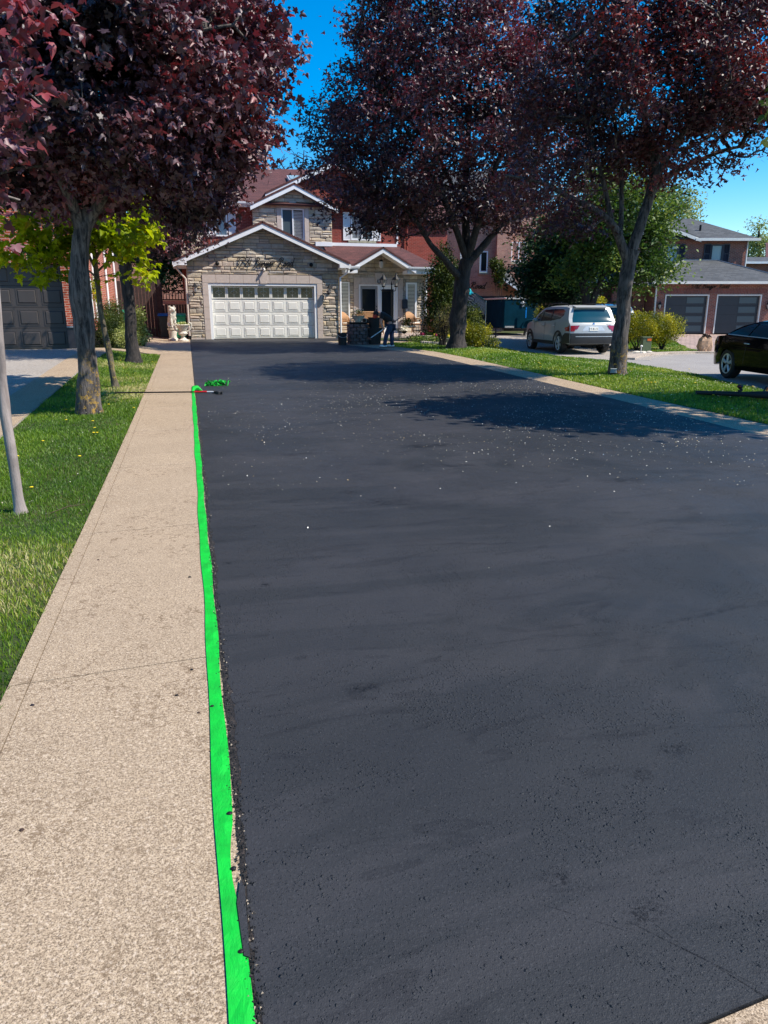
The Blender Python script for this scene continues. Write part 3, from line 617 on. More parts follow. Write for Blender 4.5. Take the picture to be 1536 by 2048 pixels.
# 5 centre maple
b=gr(913,697); g5=b.x*sA+b.y*cA
T=path([(911,700,.30),(915,660,.25),(918,620,.24),(922,580,.23),(928,545,.225),(934,520,.24)],g5)
L5=[path([(925,560,.14),(905,540,.12,-.2),(890,520,.10,-.4),(862,490,.08,-.6),(830,440,.06,-.8),(780,390,.04,-1),(720,350,.025,-1.2)],g5),
    path([(934,525,.15),(932,470,.13,.2),(930,400,.11,.3),(935,300,.09,.2),(940,180,.06),(930,40,.03)],g5),
    path([(935,525,.15),(960,500,.12),(985,470,.10,.2),(1010,445,.08,.4),(1050,430,.06,.6),(1100,420,.04,.8)],g5),
    path([(936,515,.13),(955,450,.11,-.3),(975,380,.09,-.5),(1010,290,.07,-.7),(1060,200,.04,-.9)],g5),
    path([(932,515,.12),(905,440,.1,-.4),(870,360,.08,-.8),(820,270,.06,-1),(760,180,.03,-1.2)],g5),
    path([(930,430,.08),(890,340,.06,.6),(840,230,.05,1),(800,100,.03,1.2)],g5)]
E5=[ell(900,250,g5,3.7,3.2),ell(740,300,g5,2.2,2.4,2.6),ell(770,120,g5+.4,1.25,2.0,2.0),ell(880,60,g5,2.9,2.6),ell(800,400,g5-.3,1.6,1.2,1.9),ell(1020,415,g5,1.7,.85,1.8),ell(1060,250,g5,2.3,3.0,2.5),ell(670,335,g5,1.0,1.3,1.2),ell(668,405,g5-.2,.7,.5,.9),ell(650,240,g5,.8,.5,.8)]
maple('maple_tree','big dark purple maple on the lawn in front of the stone house porch','tree',b,T,L5,E5,2000,34,.118,LB,M['leaf_purple'],M['bark2'],15,'purple leaved maples',clr=.20,tw=.011,gap=.06)
# 6 right maple
b=gr(1233,748); g6=b.x*sA+b.y*cA
T=path([(1231,752,.185),(1238,700,.165),(1245,640,.155),(1250,580,.15),(1256,530,.15),(1264,500,.16)],g6)
L6=[path([(1256,530,.10),(1240,480,.09,-.1),(1225,450,.08,-.2),(1190,420,.065,-.3),(1140,395,.05,-.5),(1080,365,.035,-.7),(1010,350,.02,-.8)],g6),
    path([(1262,505,.12),(1280,450,.11),(1300,390,.10,.1),(1310,330,.085,.1),(1290,240,.07),(1275,120,.05),(1270,-20,.02)],g6),
    path([(1300,390,.08),(1325,330,.07,-.2),(1370,260,.06,-.4),(1420,180,.04,-.6),(1450,60,.02,-.8)],g6),
    path([(1305,385,.07),(1345,345,.055,.1),(1400,320,.045,.2),(1450,300,.035,.3),(1500,290,.02,.4)],g6),
    path([(1240,480,.06),(1243,400,.05,.3),(1240,320,.045,.4),(1225,220,.035,.5),(1200,100,.02,.6)],g6),
    path([(1225,450,.055),(1210,380,.05,0),(1190,300,.04,-.1),(1160,200,.03,-.2),(1140,80,.015,-.3)],g6),
    path([(1310,330,.06),(1340,220,.05,.4),(1380,100,.03,.6),(1400,-30,.015,.8)],g6)]
E6=[ell(1300,120,g6,2.5,2.3),ell(1420,180,g6,1.6,1.6,1.9),ell(1180,200,g6,1.4,1.5,1.9),ell(1120,400,g6-.4,1.0,.75,1.3),ell(1400,330,g6,.9,.45,1.2),ell(1500,80,g6,1.4,2.0,1.8),ell(1470,310,g6+.3,.5,.3,.8),ell(1040,340,g6-.3,.8,.6,1.0),ell(1180,440,g6-.4,.45,.4,.8),ell(1520,250,g6,.55,.6,.9)]
maple('maple_tree','reddish purple maple with an orange lichen patch at its foot, right of the white tailgate','tree',b,T,L6,E6,1450,34,.088,LB,M['leaf_red'],M['bark'],16,'purple leaved maples',clr=.165,tw=.009,gap=.13)
# 7 off to the right, reaches in at the edge
bx=rg(8.3,10.2); bx.z=gz(bx.x,bx.y); g8=10.2
c8=rg(8.1,10.2)
T=[((bx.x,bx.y,bx.z),.16),((bx.x,bx.y,1.2),.13),((bx.x-.05,bx.y,2.3),.12)]
def up3(dx,dy,dz): return (bx.x+dx,bx.y+dy,dz)
L8=[[(up3(-.05,0,2.3),.08),(up3(-.7,.1,3.3),.05),(up3(-1.9,.3,5.4),.03)],[(up3(-.05,0,2.3),.08),(up3(.4,.3,3.8),.05),(up3(.4,.5,6.4),.03)],[(up3(-.05,0,2.3),.07),(up3(-.3,-.8,3.5),.05),(up3(-1.0,-1.2,5.8),.02)]]
E8=[(c8.x+.3,c8.y-.3,6.0,2.4,2.0,1.5),(c8.x-1.3,c8.y+.2,5.6,1.5,1.4,.9),(c8.x-2.3,c8.y+.3,4.3,.8,1.0,.7)]
maple('green_maple_tree','fresh green leaved tree whose branch tips reach in at the right edge of the photo','tree',bx,T,L8,E8,300,36,.115,LA,M['leaf_green'],M['bark2'],17,clr=.28)
# green trees behind
def simple_tree(name,label,px,py,g,trunks,ells,ncl,perl,ls,lm,seed,group=None,clr=.4,bm='bark2',gap=0,tw=.012,cat='tree',lz=None):
    p=pt(px,py,g); 
    p.z=gz(p.x,p.y) if lz is None else lz
    b=(p.x,p.y,p.z); first=[(b,trunks[0][0][2]*1.2)]+path(trunks[0],g)
    lim=[path(t_,g) for t_ in trunks[1:]]
    return maple(name,label,cat,b,first,lim,[ell(a,c,g+d,rx,rz,ry) for a,c,d,rx,rz,ry in ells],ncl,perl,ls,LC,lm,M[bm],seed,group,clr,tw,gap)
simple_tree('green_tree','broad green tree behind the white cars with two leaning stems',1178,640,30,[[(1175,640,.16),(1172,600,.15),(1165,560,.14)],[(1178,630,.14),(1190,590,.13),(1205,550,.11),(1220,480,.07)],[(1165,560,.11),(1170,500,.09),(1190,420,.05)]],
  [(1235,440,0,2.1,1.9,2.2),(1200,530,0,1.5,1.0,1.6),(1280,530,0,1.15,1.1,1.5),(1290,420,0,1.2,1.2,1.5),(1180,400,0,1.2,1.2,1.4),(1150,560,.3,.8,.8,.9)],520,42,.15,M['leaf_green'],21,clr=.38)
simple_tree('green_tree','rounded dark green tree between the pink brick house and the two-stemmed tree',1112,640,33,[[(1112,640,.15),(1112,600,.14),(1112,560,.12)],[(1112,570,.09),(1095,520,.06)],[(1112,570,.09),(1130,520,.06)]],
  [(1108,520,0,1.55,1.7,1.6),(1085,560,0,1.1,1.0,1.1),(1125,470,0,1.2,1.0,1.2),(1130,580,0,.9,.9,.9)],420,44,.16,M['leaf_green_dark'],22,clr=.35)
simple_tree('pale_tree','thin pale green tree top behind the grey roofed brick house',1345,560,60,[[(1345,520,.2),(1345,450,.15),(1345,400,.1)]],[(1352,415,0,1.5,1.6,1.5)],120,24,.22,M['leaf_pale'],23,clr=.5,gap=.05)
simple_tree('pale_tree','pale feathery tree rising at the far right beyond the roofs',1518,620,70,[[(1518,600,.2),(1518,500,.15),(1518,460,.08)]],[(1519,505,0,2.0,1.7,1.8),(1520,470,0,1.0,1.4,1.0)],150,26,.22,M['leaf_pale'],24,clr=.45,gap=.08)
simple_tree('bare_tree','leafless tree top sticking up behind the red brown roof',592,500,60,[[(592,500,.25),(592,400,.2),(590,350,.12)],[(590,380,.08),(570,340,.05),(560,325,.03)],[(590,370,.08),(605,330,.05),(608,300,.03)]],[(590,335,0,1.8,1.2,1.6)],150,0,.1,M['leaf_pale'],25,tw=.016,gap=-.2)
simple_tree('pine_tree','dark bluish pine behind the wooden side fence',318,620,42,[[(318,620,.2),(318,540,.15),(318,500,.1)]],[(320,510,0,1.8,1.3,1.6),(340,540,0,1.3,1.1,1.2),(295,470,0,1.5,1.4,1.5)],230,40,.16,M['leaf_green_dark'],26,clr=.35)
# shrubs
def shrub(name,label,base,ells,n,ls,lm,seed,cat='shrub',group=None,tpl=LC,stems=14,up=.3,shell=.5):
    root=thing(name,label,cat,base,0,group); rs=np.random.RandomState(seed); P=[]
    w=np.array([e[3]*e[4]*e[5] for e in ells]); w/=w.sum()
    E=rs.choice(len(ells),n,p=w)
    for i in E:
        e=ells[i]; d=rs.normal(size=3); d/=np.linalg.norm(d); r=rs.rand()**shell*(1+.22*noise.noise(Vector(d*3)+Vector((seed,i,0)))+.1*rs.normal())
        p=(e[0]+d[0]*e[3]*r,e[1]+d[1]*e[4]*r,e[2]+d[2]*e[5]*r)
        if p[2]>base[2]+.02: P.append(p)
    P=np.array(P); rn=np.array([noise.noise(Vector(p)*2.5)*.8+.45 for p in P]); c=(base[0],base[1],base[2]+.3)
    lv=leaves('foliage',P,ls,tpl,lm,seed+1,root,up=up,droop=-.3,center=c,rnd=rn); lv.location=-root.location
    mb=MB()
    for k in range(stems):
        e=ells[rs.randint(len(ells))]; q=(e[0]+rs.uniform(-.7,.7)*e[3],e[1]+rs.uniform(-.7,.7)*e[4],e[2]+rs.uniform(0,.8)*e[5])
        mb.tube([(base[0]+rs.uniform(-.1,.1),base[1]+rs.uniform(-.1,.1),base[2]-.05),((base[0]+q[0])/2,(base[1]+q[1])/2,(base[2]*.4+q[2]*.6)),q],[.015,.011,.004],4)
    mb.build('stems',M['bark2'],root,True,world=True,fix=False)
    return root
def sh(px,py,g,rx,rz,ry=None): p=pt(px,py,g); return (p.x,p.y,p.z,rx,ry or rx,rz)
def base(px,py,g): p=pt(px,py,g); return (p.x,p.y,gz(p.x,p.y))
shrub('shrub','wide yellow green bush with feathery tips right of the maple trunk',base(1275,690,28.2),[sh(1262,655,28.2,.75,.55),sh(1285,650,28.2,.75,.52)],15000,.05,M['leaf_yew'],31,group='yellow green bushes at the brown brick garage')
shrub('shrub','yellow green bush in front of the left charcoal garage door',base(1325,690,28.6),[sh(1312,658,28.6,.75,.62),sh(1338,657,28.6,.6,.55)],15000,.05,M['leaf_yew'],32,group='yellow green bushes at the brown brick garage')
shrub('cedar_tree','tall dense cedar beside the white downspout of the stone house',base(887,690,30),[sh(885,640,30,.85,1.2),sh(884,590,30,.8,1.2),sh(886,550,30,.65,1.0),sh(888,520,30,.4,.7)],16000,.085,M['leaf_cedar'],33,cat='tree',up=.1)
shrub('cedar_tree','second dark cedar just right of the first one, partly behind the maple trunk',base(906,690,31),[sh(908,640,31,.7,1.1),sh(906,590,31,.6,1.1),sh(905,555,31,.45,.8)],9000,.085,M['leaf_cedar'],34,cat='tree',up=.1)
shrub('bare_shrub','straw coloured twiggy shrub between the cedar and the maple trunk',base(885,680,26.5),[sh(888,640,26.5,.42,.65),sh(880,655,26.5,.35,.4)],1500,.045,M['leaf_tan'],35,stems=60)
shrub('shrub','loose olive green bush right of the centre maple trunk',base(948,692,25),[sh(945,672,25,.5,.4),sh(962,668,25,.4,.42),sh(985,684,25,.3,.2),sh(930,660,25,.35,.42)],7500,.05,M['leaf_yew'],36)
shrub('shrub','taller bronze green bush behind the olive bush next to the black trailer side',base(935,680,27.5),[sh(932,650,27.5,.5,.8),sh(945,640,27.5,.4,.6)],5000,.06,M['leaf_cedar'],37)
shrub('shrub','bright green shrub between the trailer and the white car roof',base(1086,690,36),[sh(1085,628,36,.42,.45),sh(1083,645,36,.4,.45)],3500,.06,M['leaf_yew'],38)
shrub('shrub','small clipped bush on the porch side beyond the white cars',base(1193,690,36),[sh(1193,606,36,.5,.3)],2500,.07,M['leaf_yew'],39)
shrub('hedge','dark green clipped hedge along the orange brick side wall',(-2.45,25.2,gz(-2.45,25.2)),[(-2.45,24.5,1.0,.36,.7,.72),(-2.35,25.6,1.05,.36,.7,.8),(-2.35,26.8,1.1,.36,.6,.75)],16000,.045,M['leaf_cedar'],40,cat='hedge')
shrub('shrub','pale variegated shrub at the foot of the dark hedge',(-2.0,24.4,gz(-2.0,24.4)),[(-1.98,24.35,.72,.34,.4,.36),(-1.85,25.0,.75,.35,.4,.4)],5000,.05,M['leaf_variegated'],41)
shrub('shrub','yellow edged broadleaf bush right of the second maple trunk',(-1.55,26.4,gz(-1.55,26.4)),[(-1.62,26.4,.75,.33,.4,.42),(-1.6,26.6,1.25,.25,.3,.4)],2600,.07,M['leaf_variegated'],42,tpl=LB)
shrub('climbing_plant','young leafy climber against the orange brick wall by the meter box',(-2.6,24.2,gz(-2.6,24.2)),[(-2.62,24.3,2.05,.14,.18,.5)],500,.07,M['leaf_lime'],43,cat='plant',stems=4)
shrub('climbing_plant','green climber hanging from the small porch roof of the pink brick house',base(1000,640,43),[sh(999,548,43.0,.4,.8),sh(990,530,43.0,.35,.4)],1800,.12,M['leaf_cedar'],44,cat='plant',stems=6)
# ---------------- houses ----------------
def rects(x0,x1,z0,z1,holes):
    out=[(x0,x1,z0,z1)]
    for hx0,hx1,hz0,hz1 in holes:
        nw=[]
        for a,b,c,d in out:
            if b<=hx0 or a>=hx1 or d<=hz0 or c>=hz1: nw.append((a,b,c,d)); continue
            if a<hx0: nw.append((a,hx0,c,d))
            if b>hx1: nw.append((hx1,b,c,d))
            m0,m1=max(a,hx0),min(b,hx1)
            if c<hz0: nw.append((m0,m1,c,hz0))
            if d>hz1: nw.append((m0,m1,hz1,d))
        out=nw
    return out
def clip(poly,planes):
    for a,b,c in planes:      # keep a*x+b*z<=c
        o=[];n=len(poly)
        for i in range(n):
            p,q=poly[i],poly[(i+1)%n]; dp=a*p[0]+b*p[1]-c; dq=a*q[0]+b*q[1]-c
            if dp<=0: o.append(p)
            if dp*dq<0: t_=dp/(dp-dq); o.append((p[0]+(q[0]-p[0])*t_,p[1]+(q[1]-p[1])*t_))
        poly=o
        if len(poly)<3: return None
    return poly
def wall(name,x0,x1,z0,z1,y,mt,parent,holes=(),planes=(),th=.25,world=True):
    mb=MB()
    for a,b,c,d in rects(x0,x1,z0,z1,holes):
        p=clip([(a,c),(b,c),(b,d),(a,d)],planes)
        if p: mb.px(p,y,y+th)
    return mb.build(name,mt,parent,world=world)
STC=[(.56,.47,.35),(.51,.43,.33),(.49,.42,.34),(.42,.375,.33),(.58,.46,.36),(.54,.43,.29),(.49,.41,.33),(.60,.52,.41)]
def ashlar(name,x0,x1,z0,z1,y,parent,seed,holes=(),planes=()):
    rs=random.Random(seed); mb=MB(); z=z0
    for a,b,c,d in rects(x0,x1,z0,z1,holes):
        p=clip([(a,c),(b,c),(b,d),(a,d)],planes)
        if p: mb.px(p,y,y+.2,(.22,.19,.17))
    def stone(a,b,c,d):
        for r in rects(a,b,c,d,holes):
            if r[1]-r[0]<.05 or r[3]-r[2]<.03: continue
            g=.007; p=clip([(r[0]+g,r[2]+g),(r[1]-g,r[2]+g),(r[1]-g,r[3]-g),(r[0]+g,r[3]-g)],planes)
            if not p: continue
            q=[]
            for v in p:
                if not q or math.hypot(v[0]-q[-1][0],v[1]-q[-1][1])>.004: q.append(v)
            if len(q)<3: continue
            cx=sum(v[0] for v in q)/len(q); cz=sum(v[1] for v in q)/len(q); dp=rs.uniform(.02,.05); tx,tz=rs.uniform(-.06,.06),rs.uniform(-.10,.10)
            w=max(v[0] for v in q)-min(v[0] for v in q); hh=max(v[1] for v in q)-min(v[1] for v in q)
            kx=max(0,1-.03/max(w,.07)); kz=max(0,1-.036/max(hh,.07)); n=len(q)
            co_=rs.choice(STC); f=rs.uniform(.75,1.15); co_=tuple(x*f for x in co_)
            back=[(v[0],y,v[1]) for v in q]; mid=[(v[0],y-dp*.55,v[1]) for v in q]
            fr=[(cx+(v[0]-cx)*kx,y-dp-(v[0]-cx)*tx-(v[1]-cz)*tz+rs.uniform(-.006,.006),cz+(v[1]-cz)*kz) for v in q]
            fc=(cx+rs.uniform(-.2,.2)*w*.5,y-dp-rs.uniform(.004,.018),cz+rs.uniform(-.1,.25)*hh*.5)
            vs=back+mid+fr+[fc]; fs=[]
            for i in range(n):
                j=(i+1)%n; fs+=[(i,j,n+j,n+i),(n+i,n+j,2*n+j,2*n+i),(2*n+i,2*n+j,3*n)]
            mb.add(vs,fs,co_)
    while z<z1-.02:
        h=rs.choice([.11,.14,.17,.21]); h=min(h,z1-z)
        x=x0-rs.uniform(0,.3)
        while x<x1:
            w=rs.uniform(.26,.7); a,b=max(x,x0),min(x+w,x1)
            if b-a>.05:
                if h>.16 and rs.random()<.3:
                    k=h*rs.uniform(.42,.58); stone(a,b,z,z+k); stone(a,b,z+k,z+h)
                else: stone(a,b,z,z+h)
            x+=w
        z+=h
    return mb.build(name,M['stone'],parent,world=True)
def rake(mb,p0,p1,y0,y1,h,th):    # sloped board below a roof edge, from p0 to p1 in (x,z)
    mb.px([p0,p1,(p1[0],p1[1]-h),(p0[0],p0[1]-h)],y0,y1)
def slab(mb,a,b,c,d,th=.07):      # roof plane corners, thickness downwards
    n=(Vector(b)-Vector(a)).cross(Vector(d)-Vector(a)).normalized()
    if n.z<0: n=-n
    mb.hull([Vector(v) for v in (a,b,c,d)],[Vector(v)-n*th for v in (a,b,c,d)])
def gutter(name,x0,x1,y,z,parent,mt=None,world=True):
    mb=MB(); mb.py([(y,z),(y-.13,z),(y-.12,z-.07),(y-.08,z-.13),(y,z-.13)],x0,x1); return mb.build(name,mt or M['white'],parent,world=world)
def cased_window(x0,x1,z0,z1,y,parent,style='slider',fr=.05,gl='glass',label=None,world=True,blind=None,mt='white'):
    mb=MB(); d=.07
    mb.b2(x0,x1,y-.02,y+d,z0,z0+fr); mb.b2(x0,x1,y-.02,y+d,z1-fr,z1); mb.b2(x0,x0+fr,y-.019,y+d,z0+fr,z1-fr); mb.b2(x1-fr,x1,y-.019,y+d,z0+fr,z1-fr)
    if style=='slider': xm=(x0+x1)/2-.0; mb.b2(xm-.03,xm+.03,y-.018,y+d,z0+fr,z1-fr)
    w=mb.build('window',M[mt],parent,world=world); 
    g=MB(); g.b2(x0+fr,x1-fr,y+.045,y+.055,z0+fr,z1-fr); o=g.build('pane',M[gl],w)
    if blind:
        b=MB(); a0,a1=blind; z=z0+fr+.02
        while z<z1-fr-.02: b.box(((a0+a1)/2,y+.037,z),(a1-a0,.004,.045),rx=.55); z+=.062
        b.build('blinds',M['blind'],w)
    return w
def shutter(x0,x1,z0,z1,y,parent,mt='white',world=True):
    mb=MB(); f=.04
    mb.b2(x0,x0+f,y-.045,y,z0,z1); mb.b2(x1-f,x1,y-.045,y,z0,z1); mb.b2(x0+f,x1-f,y-.044,y,z0,z0+f); mb.b2(x0+f,x1-f,y-.044,y,z1-f,z1); mb.b2(x0+f,x1-f,y-.044,y,(z0+z1)/2-.02,(z0+z1)/2+.02)
    mb.b2(x0+f,x1-f,y-.015,y,z0+f,z1-f); z=z0+f+.02
    while z<z1-f: mb.box(((x0+x1)/2,y-.028,z),(x1-x0-2*f,.006,.035),rx=-.6); z+=.045
    return mb.build('shutter',M[mt],parent,world=world)
# script lettering from strokes (unit = x-height box)
GL={'3':[[(.1,1.5),(.35,1.75),(.6,1.5),(.3,1.05),(.6,.6),(.35,.0),(0,.2)]],'7':[[(.0,1.55),(.15,1.7),(.75,1.7),(.25,0)]],'5':[[(.75,1.7),(.25,1.7),(.1,.95),(.5,1.0),(.6,.5),(.3,0),(0,.15)]],
 '4':[[(.35,1.75),(0,.6),(.75,.6)],[(.65,1.5),(.45,-.2)]],'8':[[(.4,.95),(.1,1.35),(.4,1.75),(.65,1.4),(.4,.95),(.05,.45),(.3,0),(.65,.45),(.4,.95)]],'2':[[(.1,1.4),(.4,1.75),(.65,1.4),(.3,.6),(0,0),(.35,.1),(.75,0)]],
 'B':[[(.45,1.6),(.2,0),(.0,.1)],[(0,1.3),(.3,1.75),(.8,1.65),(.85,1.2),(.4,.95),(.9,.75),(.8,.1),(.3,0)]],'R':[[(.45,1.6),(.2,0),(.0,.1)],[(0,1.3),(.3,1.75),(.85,1.65),(.85,1.2),(.4,.95),(.75,.3),(1.0,.05),(1.15,.2)]],
 'a':[[(.6,.75),(.3,.85),(.05,.4),(.25,0),(.55,.4),(.62,.8),(.58,.1),(.8,.15)]],'n':[[(0,.0),(.1,.75),(.12,.3),(.4,.8),(.5,.5),(.5,.05),(.75,.15)]],
 'g':[[(.6,.75),(.3,.85),(.05,.4),(.25,.05),(.55,.4),(.6,.8),(.5,-.4),(.2,-.75),(.0,-.45),(.8,.15)]],'o':[[(.3,.85),(.05,.45),(.25,0),(.55,.4),(.35,.85),(.75,.7)]],'r':[[(0,0),(.12,.8),(.15,.55),(.45,.85),(.55,.7)]],
 'd':[[(.6,.7),(.3,.85),(.05,.4),(.25,0),(.55,.4),(.75,1.8),(.58,.1),(.85,.15)]],' ':[]}
ADV={'3':.8,'7':.85,'5':.85,'4':.9,'8':.85,'2':.85,'B':1.05,'R':1.2,' ':.7}
def script_text(txt,x,y,z,h,length,parent,r=.013,world=True,bold=1.0):
    tot=sum(ADV.get(c,.75) for c in txt); k=length/tot; mb=MB(); cx=0
    for c in txt:
        s_=1.0
        for st in GL[c]:
            pts=[Vector((x+(cx+a+.28*b)*k,y,z+b*h/1.75)) for a,b in st]; o=[]
            for i in range(len(pts)-1):
                a=pts[max(i-1,0)];b=pts[i];c2=pts[i+1];d=pts[min(i+2,len(pts)-1)]
                for q in range(4): u=q/4; o.append(.5*((2*b)+(c2-a)*u+(2*a-5*b+4*c2-d)*u*u+(3*b-a-3*c2+d)*u**3))
            o.append(pts[-1]); mb.tube(o,r*bold,5)
        cx+=ADV.get(c,.75)
    return mb.build('lettering',M['black'],parent,True,world=world)
def down(name,pts,parent,mt,r=.045,world=True):
    mb=MB(); mb.tube(pts,r,8); return mb.build(name,mt,parent,True,world=world)
def wall_lantern(x,y,z,parent,side=1,world=True,s=1.0):
    mb=MB(); mb.box((x,y-.015,z),(.09*s,.03,.16*s)); mb.tube([(x,y-.03,z-.03*s),(x,y-.13*s,z-.10*s),(x,y-.20*s,z-.02*s),(x,y-.2*s,z+.24*s),(x,y-.2*s,z+.27*s)],.011,6)
    mb.lathe([(.02,.26),(.115,.21),(.12,.2),(.03,.33),(.01,.38)][::1],(x,y-.2*s,z-.03),6); mb.lathe([(.035,-.06),(.06,-.045),(.05,-.03)],(x,y-.2*s,z),6)
    for k in range(6):
        a=k*math.pi/3; mb.tube([(x+.05*math.cos(a),y-.2*s+.05*math.sin(a),z-.03),(x+.1*math.cos(a),y-.2*s+.1*math.sin(a),z+.18)],.006,4)
    o=mb.build('wall_lantern',M['black'],parent,world=world)
    g=MB(); g.lathe([(.045,-.03),(.09,.17)],(x,y-.2*s,z),6); g.build('lamp_glass',M['lamp_glass'],o); return o
# ===== main stone house =====
H=thing('stone_house','two storey house of split tan stone with a white garage door and red brown roofs','house',(3.3,33,.32))
Y0=32.5; OX0,OX1,OZ1=.93,5.53,2.64; sl_=.425; pk=(3.27,5.0)
pl=[(-sl_,1,pk[1]-sl_*pk[0]-.03),(sl_,1,pk[1]+sl_*pk[0]-.03)]
ashlar('stone_wall',.1,6.48,.42,5.2,Y0,H,1,[(OX0-.24,OX1+.24,0,OZ1+.36)],pl)
wall('foundation',.1,OX0-.24,.2,.42,Y0-.03,M['smooth_stone'],H); wall('foundation',OX1+.24,6.48,.2,.42,Y0-.03,M['smooth_stone'],H)
wall('side_wall',.1,.3,.2,3.3,Y0+.25,M['stone'],H,th=4); wall('side_wall',6.28,6.48,.2,3.3,Y0+.25,M['stone'],H,th=4)
mb=MB(); n=3
for i in range(5): z=.2+i*(2.44/5+.0); mb.b2(OX0-.24,OX0-.003,Y0-.05,Y0+.1,z+.004,z+.485); mb.b2(OX1+.003,OX1+.24,Y0-.05,Y0+.1,z+.004,z+.485)
k=9; w_=(OX1-OX0+.48)/k
for i in range(k):
    mb.b2(OX0-.24+i*w_+.004,OX0-.24+(i+1)*w_-.004,Y0-.051,Y0+.1,OZ1+.005,OZ1+.34)
kx=(OX0+OX1)/2; mb.px([(kx-.13,OZ1-.01),(kx+.13,OZ1-.01),(kx+.2,OZ1+.46),(kx-.2,OZ1+.46)],Y0-.075,Y0-.052)
mb.build('door_surround',M['smooth_stone'],H,world=True,bevel=.006)
mb=MB(); mb.b2(OX0,OX0+.11,Y0-.02,Y0+.2,.3,OZ1); mb.b2(OX1-.11,OX1,Y0-.02,Y0+.2,.3,OZ1); mb.b2(OX0+.11,OX1-.11,Y0-.021,Y0+.2,OZ1-.1,OZ1); mb.build('door_frame',M['white'],H,world=True)
def sectional(x0,x1,z0,z1,y,ncol,nrow,parent,mt,glassrow=True,world=True,gl='glass',lead=True,name='garage_door'):
    mb=MB(); hr=(z1-z0)/nrow; wc=(x1-x0)/ncol; g=MB(); ld=MB()
    for r in range(nrow):
        a,b=z0+r*hr+.006,z0+(r+1)*hr-.006; mb.b2(x0,x1,y,y+.05,a,b)
        for c in range(ncol):
            p,q=x0+c*wc+.06,x0+(c+1)*wc-.06; s,t_=a+.065,b-.065
            if r==nrow-1 and glassrow:
                s,t_=a+.06,b-.06; p-=.0;q+=.0
                for bb in ((p-.05,q+.05,s-.04,s),(p-.05,q+.05,t_,t_+.04),(p-.05,p,s,t_),(q,q+.05,s,t_)): mb.b2(bb[0],bb[1],y-.022,y-.001,bb[2],bb[3])
                g.b2(p,q,y-.012,y-.002,s,t_)
                if lead:
                    cx_,cz_=(p+q)/2,(s+t_)/2; pts=[(cx_+.13*math.cos(u*.5236),y-.014,cz_+.11*math.sin(u*.5236)*(1 if u%2 else .5)) for u in range(13)]; ld.tube(pts,.004,4); ld.tube([(cx_,y-.014,s),(cx_,y-.014,t_)],.004,4)
            else:
                # raised panel: groove ring and bevelled field
                for bb in ((p,q,s,s+.03),(p,q,t_-.03,t_),(p,p+.03,s+.03,t_-.03),(q-.03,q,s+.03,t_-.03)): mb.b2(bb[0],bb[1],y-.012,y-.001,bb[2],bb[3])
                A=[(p+.04,y-.001,s+.04),(q-.04,y-.001,s+.04),(q-.04,y-.001,t_-.04),(p+.04,y-.001,t_-.04)]; B=[(p+.065,y-.02,s+.065),(q-.065,y-.02,s+.065),(q-.065,y-.02,t_-.065),(p+.065,y-.02,t_-.065)]
                mb.hull(A,B)
    o=mb.build(name,mt,parent,world=world)
    if glassrow:
        g.build('pane',M[gl],o)
        if lead: ld.build('leading',M['alu'],o,True)
    return o
sectional(OX0+.115,OX1-.115,.36,OZ1-.105,Y0+.14,7,4,H,M['offwhite'])
wall('garage_back',.32,6.26,.2,3.4,Y0+.4,M['black'],H,th=.05)
script_text('3754 Bangor Road',2.12,Y0-.085,3.34,.34,2.38,H,.0165,bold=1.0)
wall_lantern(.38,Y0-.05,2.30,H); wall_lantern(6.05,Y0-.05,2.30,H)
for x,z in ((1.35,3.42),(5.3,3.42)): mb=MB(); mb.ball((x,Y0-.09,z),(.085,.06,.085),8); mb.build('soffit_spot',M['black'],H,True,world=True)
mb=MB(); mb.ball((3.27,Y0-.16,OZ1+.55),(.06,.09,.07),8); mb.box((3.27,Y0-.07,OZ1+.58),(.06,.06,.1)); mb.build('flood_lamp',M['offwhite'],H,True,world=True)
# garage gable roof
YF=32.15
mb=MB(); e0=(-.42,pk[1]-sl_*(pk[0]+.42)); e1=(6.96,pk[1]-sl_*(6.96-pk[0]))
slab(mb,(e0[0],YF-.02,e0[1]+.1),(pk[0],YF-.02,pk[1]+.1),(pk[0],36,pk[1]+.1),(e0[0],36,e0[1]+.1),.09)
slab(mb,(pk[0],YF-.02,pk[1]+.1),(e1[0],YF-.02,e1[1]+.1),(e1[0],36,e1[1]+.1),(pk[0],36,pk[1]+.1),.09)
mb.build('roof',M['shingle_red'],H,world=True)
mb=MB(); rake(mb,(e0[0],e0[1]+.015),(pk[0],pk[1]+.015),YF,YF+.03,.2,.03); rake(mb,(pk[0]+.0,pk[1]+.015),(e1[0],e1[1]+.015),YF+.001,YF+.03,.2,.03)
mb.build('fascia',M['white'],H,world=True)
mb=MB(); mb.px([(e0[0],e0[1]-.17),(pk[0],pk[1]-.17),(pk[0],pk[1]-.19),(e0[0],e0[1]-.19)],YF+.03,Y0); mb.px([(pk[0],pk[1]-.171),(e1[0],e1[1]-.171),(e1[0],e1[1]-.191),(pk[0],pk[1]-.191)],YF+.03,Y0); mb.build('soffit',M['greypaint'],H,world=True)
mb=MB(); mb.b2(-.45,.12,YF,35.2,3.32,3.46); mb.build('eave_box',M['white'],H,world=True); mb=MB(); mb.b2(6.5,7.0,YF,33.8,3.3,3.44); mb.build('eave_box',M['white'],H,world=True)
down('downspout',[(-.3,YF+.1,3.4),(-.3,YF+.15,3.2),(-.1,Y0-.05,2.95),(.03,Y0-.06,2.8),(.03,Y0-.06,.5)],H,M['taupe' if False else 'smooth_stone'])
down('downspout',[(6.9,YF+.1,3.35),(6.85,YF+.2,3.1),(6.56,Y0-.1,2.9),(6.56,Y0-.1,.45)],H,M['white'])
